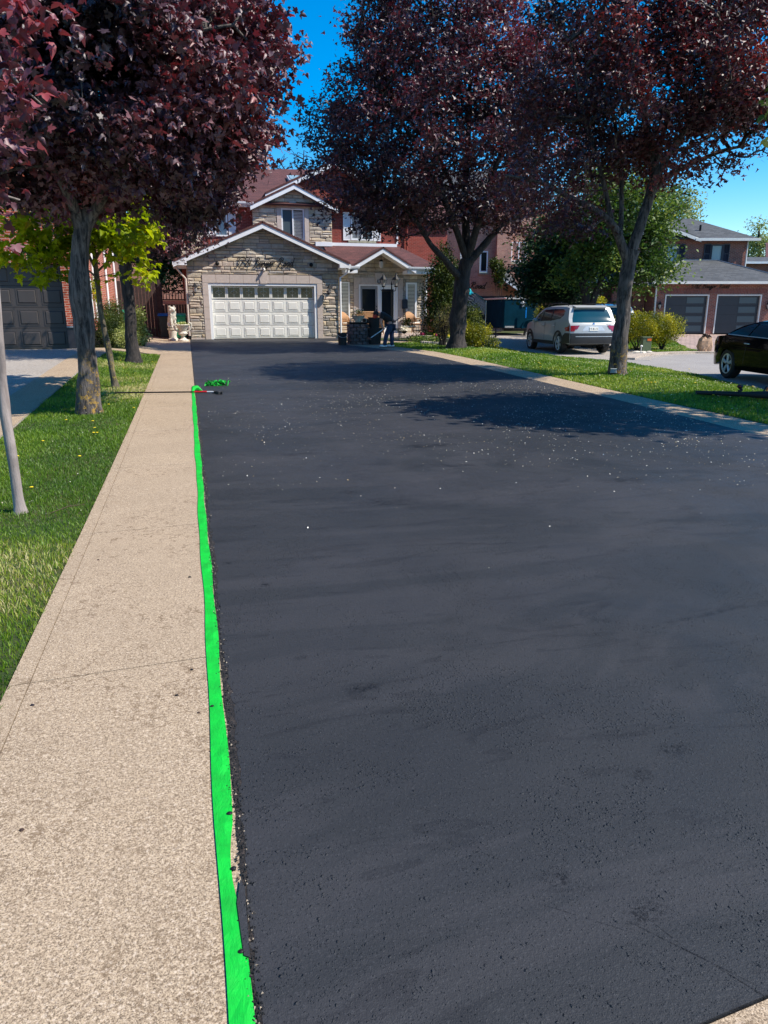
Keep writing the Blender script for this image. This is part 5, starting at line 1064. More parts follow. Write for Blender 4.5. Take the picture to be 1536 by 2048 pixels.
# ---------------- vehicles ----------------
class Car:
    """body outline in side view (x forward, z up), swelled to a curved width"""
    def __init__(s,L,Wd,belt,roof,k,rear,planr=.10,planf=.16): s.L=L;s.W=Wd;s.belt=belt;s.roof=roof;s.k=k;s.rear=rear;s.pr=planr;s.pf=planf
    def w(s,x,z):
        h=s.L/2; b=s.W/2
        t=max(0,(-x-h+.75)/.75); f=max(0,(x-h+1.0)/1.0); b*=1-s.pr*t*t-s.pf*f*f
        if z<.55: b*=1-.05*((.55-z)/.4)**2
        if z>s.belt: u=(z-s.belt)/(s.roof-s.belt); b*=1-s.k*(.75*u+.25*u*u)
        else: b*=1-.03*max(0,(z-.75)/(s.belt-.75))**2
        return b
    def warp(s,x,n,z,off=0):
        y=n*(s.w(x,z)+off); a=abs(n); h=s.L/2
        kx=1-(.035 if x<0 else .05)*a**3*(abs(x)/h)**4
        kz=-.05*a**4*(1 if z>s.roof-.22 else 0)*((z-(s.roof-.22))/.22 if z>s.roof-.22 else 0)
        return (x*kx,y,z+kz)
    def solid(s,poly,n0=-1,n1=1):
        bm=bmesh.new(); A=[bm.verts.new((x,n0,z)) for x,z in poly]; B=[bm.verts.new((x,n1,z)) for x,z in poly]; k=len(poly)
        bm.faces.new(A); bm.faces.new(B[::-1])
        for i in range(k): bm.faces.new((A[i],A[(i+1)%k],B[(i+1)%k],B[i]))
        bmesh.ops.triangulate(bm,faces=[f for f in bm.faces if len(f.verts)>4])
        for ax,vals in ((0,np.arange(-s.L/2,s.L/2,.22)),(1,(-.9,-.7,-.4,0,.4,.7,.9)),(2,np.arange(.3,s.roof,.13))):
            for v in vals:
                cp=[0,0,0];no=[0,0,0];cp[ax]=v;no[ax]=1
                bmesh.ops.bisect_plane(bm,geom=bm.verts[:]+bm.edges[:]+bm.faces[:],plane_co=cp,plane_no=no,dist=1e-4)
        for v in bm.verts: v.co=s.warp(v.co.x,v.co.y,v.co.z)
        bmesh.ops.recalc_face_normals(bm,faces=bm.faces); return bm
    def side(s,name,poly,mt,parent,off=.006,sides=(-1,1),th=.012,step=.15):
        if len(sides)>1:
            for q in sides: r=s.side(name,poly,mt,parent,off,(q,),th,step)
            return r
        bm=bmesh.new()
        for sd in sides:
            vs=[bm.verts.new((x,sd,z)) for x,z in poly]; bm.faces.new(vs)
        for ax,st in ((0,step),(2,step)):
            vals=[v.co[ax] for v in bm.verts]; v=math.ceil(min(vals)/st)*st
            while v<max(vals):
                cp=[0,0,0];no=[0,0,0];cp[ax]=v;no[ax]=1
                bmesh.ops.bisect_plane(bm,geom=bm.verts[:]+bm.edges[:]+bm.faces[:],plane_co=cp,plane_no=no,dist=1e-4); v+=st
        vv=bm.verts[:]; src={v:v.co.copy() for v in vv}
        ex=bmesh.ops.extrude_face_region(bm,geom=bm.faces[:])
        nv=[g for g in ex['geom'] if isinstance(g,bmesh.types.BMVert)]
        for v in nv: v.co=s.warp(v.co.x,v.co.y,v.co.z,off)
        for v in vv: v.co=s.warp(v.co.x,v.co.y,v.co.z,off-th)
        bmesh.ops.recalc_face_normals(bm,faces=bm.faces)
        me=bpy.data.meshes.new(name); bm.to_mesh(me); bm.free(); return link(name,me,mt,parent,True,35)
    def rx(s,z):
        r=s.rear
        for (x0,z0),(x1,z1) in zip(r[:-1],r[1:]):
            if z0<=z<=z1: return x0+(x1-x0)*(z-z0)/(z1-z0)
        return r[0][0] if z<r[0][1] else r[-1][0]
    def back(s,name,poly,mt,parent,off=.006,th=.02,step=.1):   # (n,z) polygon on the tail, n across -1..1
        bm=bmesh.new(); vs=[bm.verts.new((0,y,z)) for y,z in poly]; bm.faces.new(vs)
        for ax,st in ((1,.12),(2,step)):
            vals=[v.co[ax] for v in bm.verts]; v=math.ceil(min(vals)/st)*st
            while v<max(vals):
                cp=[0,0,0];no=[0,0,0];cp[ax]=v;no[ax]=1
                bmesh.ops.bisect_plane(bm,geom=bm.verts[:]+bm.edges[:]+bm.faces[:],plane_co=cp,plane_no=no,dist=1e-4); v+=st
        vv=bm.verts[:]; ex=bmesh.ops.extrude_face_region(bm,geom=bm.faces[:]); nv=[g for g in ex['geom'] if isinstance(g,bmesh.types.BMVert)]
        for v in nv: q=s.warp(s.rx(v.co.z),v.co.y,v.co.z); v.co=(q[0]-off,q[1],q[2])
        for v in vv: q=s.warp(s.rx(v.co.z),v.co.y,v.co.z); v.co=(q[0]-off+th,q[1],q[2])
        bmesh.ops.recalc_face_normals(bm,faces=bm.faces)
        me=bpy.data.meshes.new(name); bm.to_mesh(me); bm.free(); return link(name,me,mt,parent,True,35)
def arch(cx,r,n=9): return [(cx+r*math.cos(math.pi*i/n),.30+r*math.sin(math.pi*i/n)*1.0+.05) for i in range(n+1)]
def wheel(parent,x,y,r,w,sd,spokes=5,name='wheel'):
    mb=MB(); m=Matrix.Translation((x,y,r))
    prof=[(r*.66,-w/2+.02),(r*.72,-w/2),(r*.93,-w/2),(r,-w/2+.03),(r,w/2-.03),(r*.93,w/2),(r*.72,w/2),(r*.66,w/2-.02)]
    n=28; vs=[];fs=[]
    for rr,yy in prof:
        for j in range(n): a=2*math.pi*j/n; vs.append((x+rr*math.cos(a),y+yy,r+rr*math.sin(a)))
    k=len(prof)
    for i in range(k):
        for j in range(n): fs.append((i*n+j,i*n+(j+1)%n,((i+1)%k)*n+(j+1)%n,((i+1)%k)*n+j))
    mb.add(vs,fs); o=mb.build(name,M['rubber'],parent,True,30)
    q=MB(); yo=y+sd*(w/2-.035); q.tube([(x,yo-sd*.05,r),(x,yo-sd*.045,r)],r*.64,24); d=q.build('brake_disc',M['black'],o)
    q=MB(); R1=r*.66
    q.tube([(x+R1*math.cos(a),yo+sd*.012,r+R1*math.sin(a)) for a in np.linspace(0,2*math.pi,29)],.017,6,caps=False)
    for j in range(spokes):
        a=2*math.pi*j/spokes+.3
        for da in (-.13,.13): q.tube([(x+.03*math.cos(a),yo,r+.03*math.sin(a)),(x+R1*.98*math.cos(a+da),yo+sd*.008,r+R1*.98*math.sin(a+da))],[.028,.018],6)
    q.tube([(x,yo-.02,r),(x,yo+sd*.02,r)],.055,12); q.build('rim',M['alu'],o,True,50)
    return o
def suv(name,label,loc,rz,paintm,detail=True):
    root=thing(name,label,'car',loc,rz); L=4.57; wx1,wx0=1.45,-1.36
    rear=[(-2.24,.35),(-2.28,.55),(-2.26,.75),(-2.22,1.0),(-2.05,1.2),(-1.92,1.45),(-1.84,1.60)]
    c=Car(L,1.85,1.03,1.66,.22,rear)
    top=[(-1.84,1.60),(-1.5,1.645),(-.8,1.665),(0,1.65),(.45,1.59),(.85,1.33),(1.18,1.09),(1.7,1.02),(2.1,.93),(2.24,.8),(2.28,.55),(2.2,.33)]
    bot=arch(wx1,.38)+[(wx1-.40,.3),(wx0+.40,.3)]+arch(wx0,.38)+[(-2.0,.36)]
    poly=rear+top[1:]+bot
    bm=c.solid(poly); me=bpy.data.meshes.new('body'); bm.to_mesh(me); bm.free(); link('body',me,paintm,root,True,32)
    # black lower cladding
    def arc(cx,r0,r1,a0=0,a1=180,n=10): return [(cx+r1*math.cos(R(a0+(a1-a0)*i/n)),.35+r1*math.sin(R(a0+(a1-a0)*i/n))) for i in range(n+1)]+[(cx+r0*math.cos(R(a1-(a1-a0)*i/n)),.35+r0*math.sin(R(a1-(a1-a0)*i/n))) for i in range(n+1)]
    for i,cx in enumerate((wx0,wx1)): c.side('arch_trim',arc(cx,.38,.455),M['darkplastic'],root,.012)
    c.side('sill_trim',[(wx0+.39,.3),(wx1-.39,.3),(wx1-.42,.42),(wx0+.42,.42)],M['darkplastic'],root,.013)
    c.side('bumper_corner',[(-2.26,.38),(-1.8,.35),(-1.78,.62),(-1.95,.72),(-2.25,.72)],M['darkplastic'],root,.014)
    c.back('bumper',[(-.99,.36),(.99,.36),(.99,.72),(-.99,.72)],M['darkplastic'],root,.05,.09)
    c.back('bumper_line',[(-.8,.60),(.8,.60),(.8,.615),(-.8,.615)],M['alu'],root,.058,.02); 
    # glass
    c.side('side_window',[(.72,1.10),(.36,1.10),(.30,1.5),(.42,1.49),(.70,1.32),(.95,1.10)],M['glass'],root,.006)
    c.side('side_window',[(.30,1.10),(-.52,1.12),(-.55,1.55),(.24,1.52)],M['glass'],root,.006)
    c.side('side_window',[(-.60,1.12),(-1.38,1.2),(-1.62,1.32),(-1.6,1.48),(-1.35,1.54),(-.62,1.55)],M['glass'],root,.006)
    c.side('pillar_trim',[(.30,1.09),(.36,1.09),(.28,1.53),(.22,1.53)],M['black'],root,.008); c.side('pillar_trim',[(-.60,1.11),(-.52,1.11),(-.54,1.56),(-.63,1.56)],M['black'],root,.008)
    for xx in (.98,-.05,-1.0):
        c.side('door_gap',[(xx,.45),(xx+.012,.45),(xx+.012-.02,1.08),(xx-.02,1.08)],M['black'],root,.002)
    c.back('rear_window',[(-.86,1.08),(.86,1.08),(.80,1.52),(-.80,1.52)],M['glass_blue'],root,.008)
    mb=MB(); mb.hull([(-1.98,-.6,1.595),(-1.98,.6,1.595),(-1.7,.62,1.655),(-1.7,-.62,1.655)],[(-1.98,-.6,1.57),(-1.98,.6,1.57),(-1.7,.62,1.62),(-1.7,-.62,1.62)]); mb.build('spoiler',paintm,root,bevel=.012)
    for sd in (-1,1):
        q=[(sd*.98,.78),(sd*.98,.97),(sd*.62,.98),(sd*.70,.86),(sd*.80,.84),(sd*.82,.78)]
        c.back('tail_lamp',q if sd>0 else q[::-1],M['tail'],root,.012)
    c.side('tail_lamp',[(-2.23,.78),(-2.20,.98),(-1.98,.96),(-1.9,.88),(-1.98,.79)],M['tail'],root,.010); c.side('lamp_lens',[(-2.16,.96),(-1.99,.975),(-1.93,.92),(-2.05,.93)],M['glass_pale'],root,.014)
    c.back('plate_recess',[(-.5,.80),(.5,.80),(.36,.96),(-.36,.96)],M['alu'],root,.004)
    p=c.back('licence_plate',[(-.19,.80),(.19,.80),(.19,.93),(-.19,.93)],M['offwhite'],root,.014)
    mb=MB(); xx=c.rx(.865)-.0185; y=.15
    for g_ in ([(0,0),(0,.06)],[(.035,.06),(0,.06),(0,0),(.035,0)],[(0,.0),(.03,.06),(.04,0)],[(0,.06),(0,0),(.03,0)],[(0,0),(.03,.06)],[(.03,.06),(0,.03),(.03,0)]):
        mb.tube([(xx,y-a,.835+b) for a,b in g_],.005,4); y-=.052
    mb.build('plate_number',M['navy'],root,True)
    mb=MB(); x=c.rx(1.035)-.012; mb.tube([(x,0,1.035),(x-.012,0,1.035)],.042,14); e=mb.build('emblem',M['alu'],root)
    mb=MB(); mb.tube([(x-.012,0,1.035),(x-.014,0,1.035)],.03,12); mb.build('emblem_centre',M['blueplastic'],e)
    mb=MB(); 
    for i,yy in enumerate((-.5,-.56,-.62,-.66)): mb.box((c.rx(1.03)-.012,yy,1.03),(.008,.035 if i<3 else .02,.03))
    mb.build('badge',M['alu'],root)
    for sd in (-1,1):
        mb=MB(); y=sd*(c.w(0,1.62)-.06); mb.tube([(-1.55,y,1.64),(-1.45,y,1.70),(-.6,y,1.73),(.2,y,1.70),(.32,y,1.62)],.018,6); mb.build('roof_rail',M['black'],root,True)
        for xx in (.12,-.92): mb=MB(); yy=sd*(c.w(xx,.95)+.015); mb.tube([(xx+.09,yy,.95),(xx-.09,yy,.955)],.017,6); mb.build('door_handle',M['alu'],root,True)
        mb=MB(); mb.ball((.72,sd*(c.w(.72,1.1)+.09),1.12),(.08,.11,.08),10); mb.build('mirror',paintm,root,True)
    for xx in (wx0,wx1):
        for sd in (-1,1): wheel(root,xx,sd*.80,.355,.225,sd,6)
    mb=MB(); mb.tube([(-.3,-.25,.33),(-2.05,-.4,.30),(-2.3,-.4,.30)],.04,8); mb.b2(-1.9,1.9,-.75,.75,.28,.4); mb.build('underbody',M['black'],root)
    return root
def head(px,py,g,deg):   # heading: sight line azimuth turned by deg
    d=ray(px,py); az=math.atan2(d.x,d.y)+R(deg); return math.pi/2-az
a=gr(1120,708); h=head(1175,700,0,-25)
# place so the near rear wheel stands on its measured spot
fw=Vector((math.cos(h),math.sin(h),0)); lf_=Vector((-math.sin(h),math.cos(h),0))
cx=Vector((a.x,a.y,0))+fw*1.36-lf_*.80
suv('parked_suv','white sport utility car with roof rails and black bumper parked beyond the right lawn',(cx.x,cx.y,gz(cx.x,cx.y)+.02),h,M['silver'])
c2=cx+fw*3.2-lf_*2.45+Vector((0,0,0))
s2_=suv('parked_suv','second white sport utility car mostly hidden behind the nearer one and the maple trunk',(c2.x,c2.y,gz(c2.x,c2.y)+.02),h+.03,M['carwhite'])
# black coupe
def coupe():
    a=gr(1457,757); root=thing('parked_coupe','glossy black coupe with five spoke wheels cut by the right edge of the photo','car',(0,0,0),0); L=4.7; wx1,wx0=1.52,-1.30
    rear=[(-2.18,.28),(-2.30,.5),(-2.31,.66),(-2.24,.82),(-2.12,.90)]
    c=Car(L,1.81,.90,1.34,.26,rear,.2,.18)
    top=[(-2.12,.90),(-1.85,.93),(-1.55,.95),(-1.0,1.18),(-.5,1.31),(.1,1.34),(.5,1.29),(.95,1.08),(1.25,.94),(1.8,.87),(2.2,.76),(2.34,.55),(2.26,.28)]
    bot=arch(wx1,.355)+[(wx1-.4,.22),(wx0+.4,.22)]+arch(wx0,.355)+[(-2.0,.26)]
    bm=c.solid(rear+top[1:]+bot); me=bpy.data.meshes.new('body'); bm.to_mesh(me); bm.free(); link('body',me,M['carblack'],root,True,32)
    c.side('side_window',[(-1.33,.99),(-.55,.965),(-.45,1.24),(-.62,1.24),(-.98,1.13)],M['glass_blue'],root,.006)
    c.side('side_window',[(-.50,.965),(.75,.94),(.88,.97),(.5,1.2),(.2,1.27),(-.38,1.26)],M['glass_blue'],root,.006)
    c.side('window_trim',[(-1.42,.972),(.9,.92),(.9,.935),(-1.42,.987)],M['alu'],root,.009)
    c.side('door_gap',[(-.62,.35),(-.605,.35),(-.49,.95),(-.51,.95)],M['rubber'],root,.001)
    c.side('tail_lamp',[(-2.29,.68),(-2.22,.82),(-2.0,.84),(-1.97,.77),(-2.1,.71)],M['tail'],root,.008)
    c.side('side_crease',[(-1.8,.74),(1.9,.66),(1.9,.672),(-1.8,.755)],M['carblack'],root,.008)
    for sd in (-1,1):
        q=[(sd*.98,.68),(sd*.98,.82),(sd*.55,.80),(sd*.6,.70)]; c.back('tail_lamp',q if sd>0 else q[::-1],M['tail'],root,.01)
        mb=MB(); y=sd*(c.w(-.45,.80)+.014); mb.tube([(-.40,y,.80),(-.60,y,.805)],.014,6); mb.build('door_handle',M['alu'],root,True)
        mb=MB(); mb.ball((.62,sd*(c.w(.6,1.0)+.1),1.0),(.08,.12,.07),10); mb.build('mirror',M['carblack'],root,True)
    for xx in (wx0,wx1):
        for sd in (-1,1): wheel(root,xx,sd*.79,.33,.23,sd,5)
    mb=MB(); mb.b2(-1.8,1.8,-.7,.7,.2,.35); mb.build('underbody',M['black'],root)
    h=math.pi/2-R(192); fw=Vector((math.cos(h),math.sin(h),0)); lf_=Vector((-math.sin(h),math.cos(h),0)); k=Vector((a.x,a.y,0))+fw*1.30+lf_*.80
    # rear right side wheel faces the camera
    root.location=(k.x,k.y,gz(k.x,k.y)+.012); root.rotation_euler=(0,0,h); return root
coupe()
# cargo trailer
o=rg(5.95,37,.33); t_=thing('cargo_trailer','dark blue enclosed cargo trailer with a pale roof trim and a white emblem','trailer',(o.x,o.y,.36),-YAW)
# local: x to the right, y away; long dark side runs away to the left
def tl_(p,q): return (p,q)
A=(0,0);B=(1.72,.25);C_=(1.2,4.2);D=(-.75,3.6)
mb=MB(); mb.pz([A,B,C_,D],.32,1.70); mb.build('body',M['trailerblue'],t_,bevel=.02)
mb=MB(); e=.03
mb.pz([(A[0]-e,A[1]-e),(B[0]+e,B[1]-e),(C_[0]+e,C_[1]),(D[0]-e,D[1])],1.70,1.78); mb.build('roof_trim',M['alu'],t_,bevel=.012)
mb=MB(); 
for x in (.02,1.7): mb.box((x,-.05+.14*x,1.745),(.07,.03,.04))
mb.build('marker_lamp',M['red'],t_)
mb=MB(); mb.ball((.92,.10,1.50),(.11,.012,.11),12); mb.ball((.92,.10,1.42),(.07,.012,.08),10); em=mb.build('emblem',M['white'],t_,True)
mb=MB(); 
for x in (-.05,0,.05): mb.box((.92+x,.085,1.47),(.014,.012,.12))
mb.build('emblem_mark',M['trailerblue'],em)
mb=MB(); mb.tube([(1.35+.42*math.cos(R(a)),.13,.30+.42*math.sin(R(a))) for a in range(0,181,20)],.045,6); mb.build('fender',M['trailerblue'],t_,True)
wh=wheel(t_,1.35,.12,.32,.2,-1,8); wh.location=(0,0,-.30)
mb=MB(); mb.box((1.08,-.02,1.06),(.05,.04,.5),rz=.1); mb.build('blue_post',M['blueplastic'],t_)
mb=MB(); mb.box((.3,.02,.38),(.45,.03,.08)); mb.build('plate_holder',M['alu'],t_)
mb=MB(); mb.b2(-.05,1.6,0.05,.2,.18,.30); mb.tube([(.0,0.05,.22),(-.5,-1.2,.20),(-.6,-1.5,.2)],.04,6); mb.tube([(-.6,-1.5,-.3),(-.6,-1.5,.35)],.035,6); mb.build('frame',M['black'],t_)
# teal canopy
o=rg(4.9,34,.3); cn=thing('canopy_tent','sagging teal canopy with pale striped side curtain beside the trailer','canopy',(o.x,o.y,gz(o.x,o.y)),-YAW)
q=[cw(943,568,34),cw(935,600,34)]
bx0=(925-768)/F*35; 
def lp(px,py,g=34.0): 
    r=(px-768)/F; u=(1024-py)/F; gg=cP+u*sP; v=-sP+u*cP; return (r*g/gg-4.9, EYE+v*g/gg-gz(o.x,o.y))
pk_=lp(938,568); r1=lp(974,601); l1=lp(905,601); m1=lp(948,585)
mb=MB(); ap=(pk_[0],.6,pk_[1])
cs=[(l1[0],-.2,l1[1]),(m1[0],-.5,m1[1]-.02),(r1[0],.3,r1[1]),(r1[0]-.4,1.8,r1[1]),(l1[0],1.8,l1[1])]
n=len(cs); vs=[];fs=[]
for j in range(n):
    a=Vector(cs[j]); b=Vector(cs[(j+1)%n]); ap_=Vector(ap)
    for i in range(5):
        u=i/4; p=ap_.lerp(a,u); p.z-=.16*math.sin(math.pi*u)*1.1; q2=ap_.lerp(b,u); q2.z-=.16*math.sin(math.pi*u)*1.1; vs+=[p,q2]
    k=j*10; fs+=[(k+2*i,k+2*i+1,k+2*i+3,k+2*i+2) for i in range(4)]
mb.add(vs,fs); top=mb.build('canopy_top',M['teal'],cn,True,60); sm=top.modifiers.new('solid','SOLIDIFY'); sm.thickness=.015
t=NT('striped_curtain'); w_=t.n('ShaderNodeTexWave',{'Vector':t.scale(1,1,1),'Scale':5,'Distortion':4,'Detail':2},wave_type='BANDS',bands_direction='DIAGONAL').outputs[0]
M['curtain']=t.set(Base_Color=t.ramp(w_,[(.2,(.12,.09,.09)),(.6,(.42,.33,.33)),(.9,(.55,.47,.47))]),Roughness=.9)
mb=MB(); vs=[];N_=26
edge=[Vector(cs[0]),Vector(cs[1]),Vector(cs[2])]
for i in range(N_+1):
    u=i/N_*2; a=edge[int(min(u,1.999))]; b=edge[int(min(u,1.999))+1]; p=a.lerp(b,u-int(min(u,1.999)))
    for j in range(5):
        v=j/4; vs.append((p.x-.05*v,p.y+.05*math.sin(i*1.9+j)*v+.05,p.z-.02-v*(.62+.05*math.sin(i*2.3))))
fs=[(i*5+j,(i+1)*5+j,(i+1)*5+j+1,i*5+j+1) for i in range(N_) for j in range(4)]
mb.add(vs,fs); cu=mb.build('side_curtain',M['curtain'],cn,True,60); sm=cu.modifiers.new('solid','SOLIDIFY'); sm.thickness=.01
mb=MB()
for p in (cs[0],cs[2],cs[3],cs[4]): mb=MB(); mb.tube([(p[0],p[1],p[2]),(p[0],p[1],-.02)],.02,6); mb.build('pole',M['alu'],cn,True)
# ---------------- small things ----------------
rs_=random.Random(9)
def on(px,py): v=gr(px,py); return v
# green masking tape, slightly wavy ribbon
mb=MB(); L=[];y=.92
while y<13.5: L.append(y); y+=.06 if y<5 else .15
vs=[]
for y in L:
    w0=-.022+.004*math.sin(y*2.1)+.003*math.sin(y*5.3); w1=.034+.003*math.sin(y*1.7+1)+.004*math.sin(y*6.1); z=gz(0,y)+.024
    if 1.55<y<1.95: w1-=.016*math.sin((y-1.55)/.4*math.pi)
    lf2=.0008*math.sin(y*31)+(.004 if int(y/.06)%17 in (3,4) else 0)+(.003 if int(y/.06)%23==9 else 0)
    vs+=[(w0,y,z),((w0*.4+w1*.6),y,z+lf2),(w1,y,z-.001)]
fs=[]
for i in range(len(L)-1): a=i*3; fs+=[(a,a+1,a+4,a+3),(a+1,a+2,a+5,a+4)]
mb.add(vs,fs); tp=mb.build('masking_tape',M['tape'],None,False); m_=tp.modifiers.new('solid','SOLIDIFY'); m_.thickness=.0015
tag(tp,'long bright green masking tape stuck along the sidewalk edge beside the black driveway','tape')
# loose grit along the ragged sealer edge
mb=MB(); rq=random.Random(31)
for k in range(2600):
    y=.85+rq.random()**1.5*11; x=.045+rq.gauss(0,.011); s=rq.uniform(.0018,.0055); z=gz(x,y)+.0235
    a=rq.uniform(0,6); c=rq.choice([(.006,.006,.007)]*7+[(.04,.035,.03),(.35,.28,.2)])
    mb.add([(x+s*math.cos(a),y+s*math.sin(a),z),(x+s*math.cos(a+2.1),y+s*math.sin(a+2.1),z),(x+s*math.cos(a+4.2),y+s*math.sin(a+4.2),z),(x,y,z+s*1.1)],[(0,1,3),(1,2,3),(2,0,3)],c)
M['grit']=attrmat('grit',.8,.2,8,0); tag(mb.build('edge_grit',M['grit'],None),'loose black grit along the ragged edge of the fresh sealer',None,None,'stuff')
# crumpled tape
mb=MB()
for k in range(15):
    cx=.30+k*.024; p=[]; n=10; r0=rs_.uniform(.035,.07)
    for i in range(n):
        a=i/n*2*math.pi*rs_.uniform(.8,1.1)+k; p.append(Vector((cx+r0*1.3*math.cos(a)+rs_.uniform(-.02,.02),14.45+r0*math.sin(a)*1.2+rs_.uniform(-.03,.03),.125+.05+.05*math.sin(a*1.3+k)+rs_.uniform(-.015,.02))))
    vs=[];w=.022
    for i,q in enumerate(p): d=Vector((rs_.uniform(-1,1),rs_.uniform(-1,1),rs_.uniform(-1,1))).normalized()*w; vs+=[q-d,q+d]
    mb.add(vs,[(2*i,2*i+1,2*i+3,2*i+2) for i in range(n-1)])
cr=mb.build('crumpled_tape',M['tape'],None,True,60); m_=cr.modifiers.new('solid','SOLIDIFY'); m_.thickness=.002
tag(cr,'crumpled ball of used green tape lying on the black driveway','tape')
mb=MB(); mb.tube([(-.01,13.45,.135),(.02,13.6,.19),(.08,13.7,.185),(.16,13.68,.13)],[.02,.045,.045,.015],8,jit=.4); tag(mb.build('tape_roll',M['tape'],None,True),'loose curl of green tape at the upper end of the taped strip','tape')
# squeegee pole lying across the sidewalk
b0=gr(235,788); b1=gr(432,789)
t_=thing('squeegee','long handled sealer squeegee lying across the sidewalk over the green tape','tool',((b0.x+b1.x)/2,b0.y,b0.z))
P0=Vector((-1.32,13.45,gz(-1,13.4)+.06)); P1=Vector((.36,13.25,gz(.1,13.3)+.055)); mid=P0.lerp(P1,.80)
mb=MB(); mb.tube([P0,mid],.0125,8); mb.build('handle',M['black'],t_,True,world=True)
mb=MB(); mb.tube([mid,P0.lerp(P1,.93)],.016,8); mb.build('grip',M['red'],t_,True,world=True)
mb=MB(); mb.tube([P0.lerp(P1,.93),P1],.012,8); mb.build('ferrule',M['alu'],t_,True,world=True)
mb=MB(); mb.box((P1.x+.05,P1.y,P1.z-.01),(.05,.30,.05),rz=.3); mb.box((P1.x+.09,P1.y,P1.z-.02),(.02,.34,.06),rz=.3); mb.tube([P1,(P1.x+.05,P1.y,P1.z)],.02,6); mb.build('head',M['rubber'],t_,world=True,bevel=.006)
# dry twig on the lawn
g_=gr(105,1043); h_=gr(172,1026); mb=MB(); mb.tube([(g_.x,g_.y,g_.z+.07),((g_.x+h_.x)/2,(g_.y+h_.y)/2+.01,g_.z+.085),(h_.x,h_.y,h_.z+.07)],[.004,.004,.002],5); tag(mb.build('twig',M['leaf_tan'],None,True),'dry straw coloured stalk lying across the lawn edge by the sidewalk','twig')
# sealer crumbs and fallen bits on the sidewalk
def bit(px,py,s,mt,label):
    p=gr(px,py); mb=MB(); a=rs_.uniform(0,6); n=7
    poly=[(s*math.cos(2*math.pi*i/n+a)*rs_.uniform(.5,1.1),s*.6*math.sin(2*math.pi*i/n+a)*rs_.uniform(.6,1.1)) for i in range(n)]
    mb.hull([(p.x+x,p.y+y,p.z+.021) for x,y in poly],[(p.x+x*.6,p.y+y*.6,p.z+.021+s*.45) for x,y in poly]); o=mb.build('crumb' if 'leaf' not in label else 'fallen_leaf',mt,None)
    tag(o,label,'debris')
bit(380,1161,.012,M['black'],'black crumb on the sidewalk near the tape, farthest of the four by the tape'); bit(384,1348,.011,M['black'],'black crumb just below the nearest sidewalk joint'); bit(354,1400,.010,M['black'],'black crumb left of the wavy dark sliver near the tape'); bit(398,1435,.009,M['deadleaf'],'small dark curled sliver on the sidewalk beside the tape')
bit(66,1420,.011,M['leaf_red'],'tiny fallen dark red leaf near the left edge of the sidewalk'); bit(45,1672,.011,M['deadleaf'],'dark crumb at the lower left of the sidewalk'); bit(197,1126,.010,M['deadleaf'],'small dark speck of leaf in the middle of the sidewalk beyond the joint')
bit(137+285,1512,.008,M['deadleaf'],'dark red bud lying on the left edge of the tape')
for i,(x,y,s) in enumerate(((460,1641,.010),(468,1752,.009),(483,1920,.008),(441,1222,.006),(425,1424,.008))):
    p=gr(x,y); mb=MB(); mb.ball((p.x,p.y,p.z+.027),(s,s*.8,s*.5),8); tag(mb.build('sealer_drop',M['black'],None,True),['black sealer drop on the tape beside the rough notch','black sealer drop on the tape, second from the bottom','black sealer drop on the tape nearest the camera','tiny dark drop on the right edge of the tape far up','thin dark drop on the tape below the joint'][i],'sealer drop')
mb=MB(); p=gr(487,1850); mb.hull([(p.x+x,p.y+y,p.z+.0265) for x,y in ((-.006,-.12),(.008,-.13),(.012,.1),(.002,.13),(-.012,.05))],[(p.x+x,p.y+y,p.z+.029) for x,y in ((-.006,-.12),(.008,-.13),(.012,.1),(.002,.13),(-.012,.05))]); tag(mb.build('sealer_smear',M['asphalt'],None),'long black sealer smear over the right half of the tape near the bottom','sealer smear')
# petals scattered on the driveway and lawn
def specks(name,n,fn,size,mt,label,seed,zoff):
    rs=np.random.RandomState(seed); P=[]
    while len(P)<n:
        q=fn(rs)
        if q is not None: P.append((q[0],q[1],gz(q[0],q[1])+zoff))
    P=np.array(P); o=leaves(name,P,size,LC,mt,seed,None,up=2.5,droop=0,rnd=rs.rand(len(P))); return tag(o,label,None,None,'stuff')
M['petals']=leafmat('fallen_petals',[(0,(.75,.70,.55)),(.5,(.9,.86,.78)),(1,(.55,.40,.2))],.6,.2)
def pf(rs):
    x=rs.uniform(.15,6.9); y=2.6+rs.gamma(4.0,1.9); 
    if y>25: return None
    u=.18+.82*min(1,(x/5.0))**1.3; 
    v=min(1,max(0,(y-4.2)/4.5))**1.5+.03
    cl=noise.noise(Vector((x*.9,y*.5,0)))+.5
    return (x,y) if rs.rand()<u*v*cl*1.3 else None
specks('fallen_petals',5200,pf,.0165,M['petals'],'tiny pale petals and seeds scattered over the black driveway',5,.022)
LMn=LAWN_M
def pf2(rs):
    x,y=rs.uniform(7.6,12.5),rs.uniform(7,27); return (x,y) if inpoly(np.array([[x,y]]),LMn)[0] else None
specks('lawn_petals',1500,pf2,.026,M['petals'],'pale petals scattered in the bright green lawn',6,.055)
def pf3(rs):
    x,y=rs.uniform(-2.2,-.9),rs.uniform(5,22); return (x,y) if rs.rand()<.6 else None
specks('lawn_petals',260,pf3,.013,M['petals'],'small pale specks in the left lawn strip',7,.05)
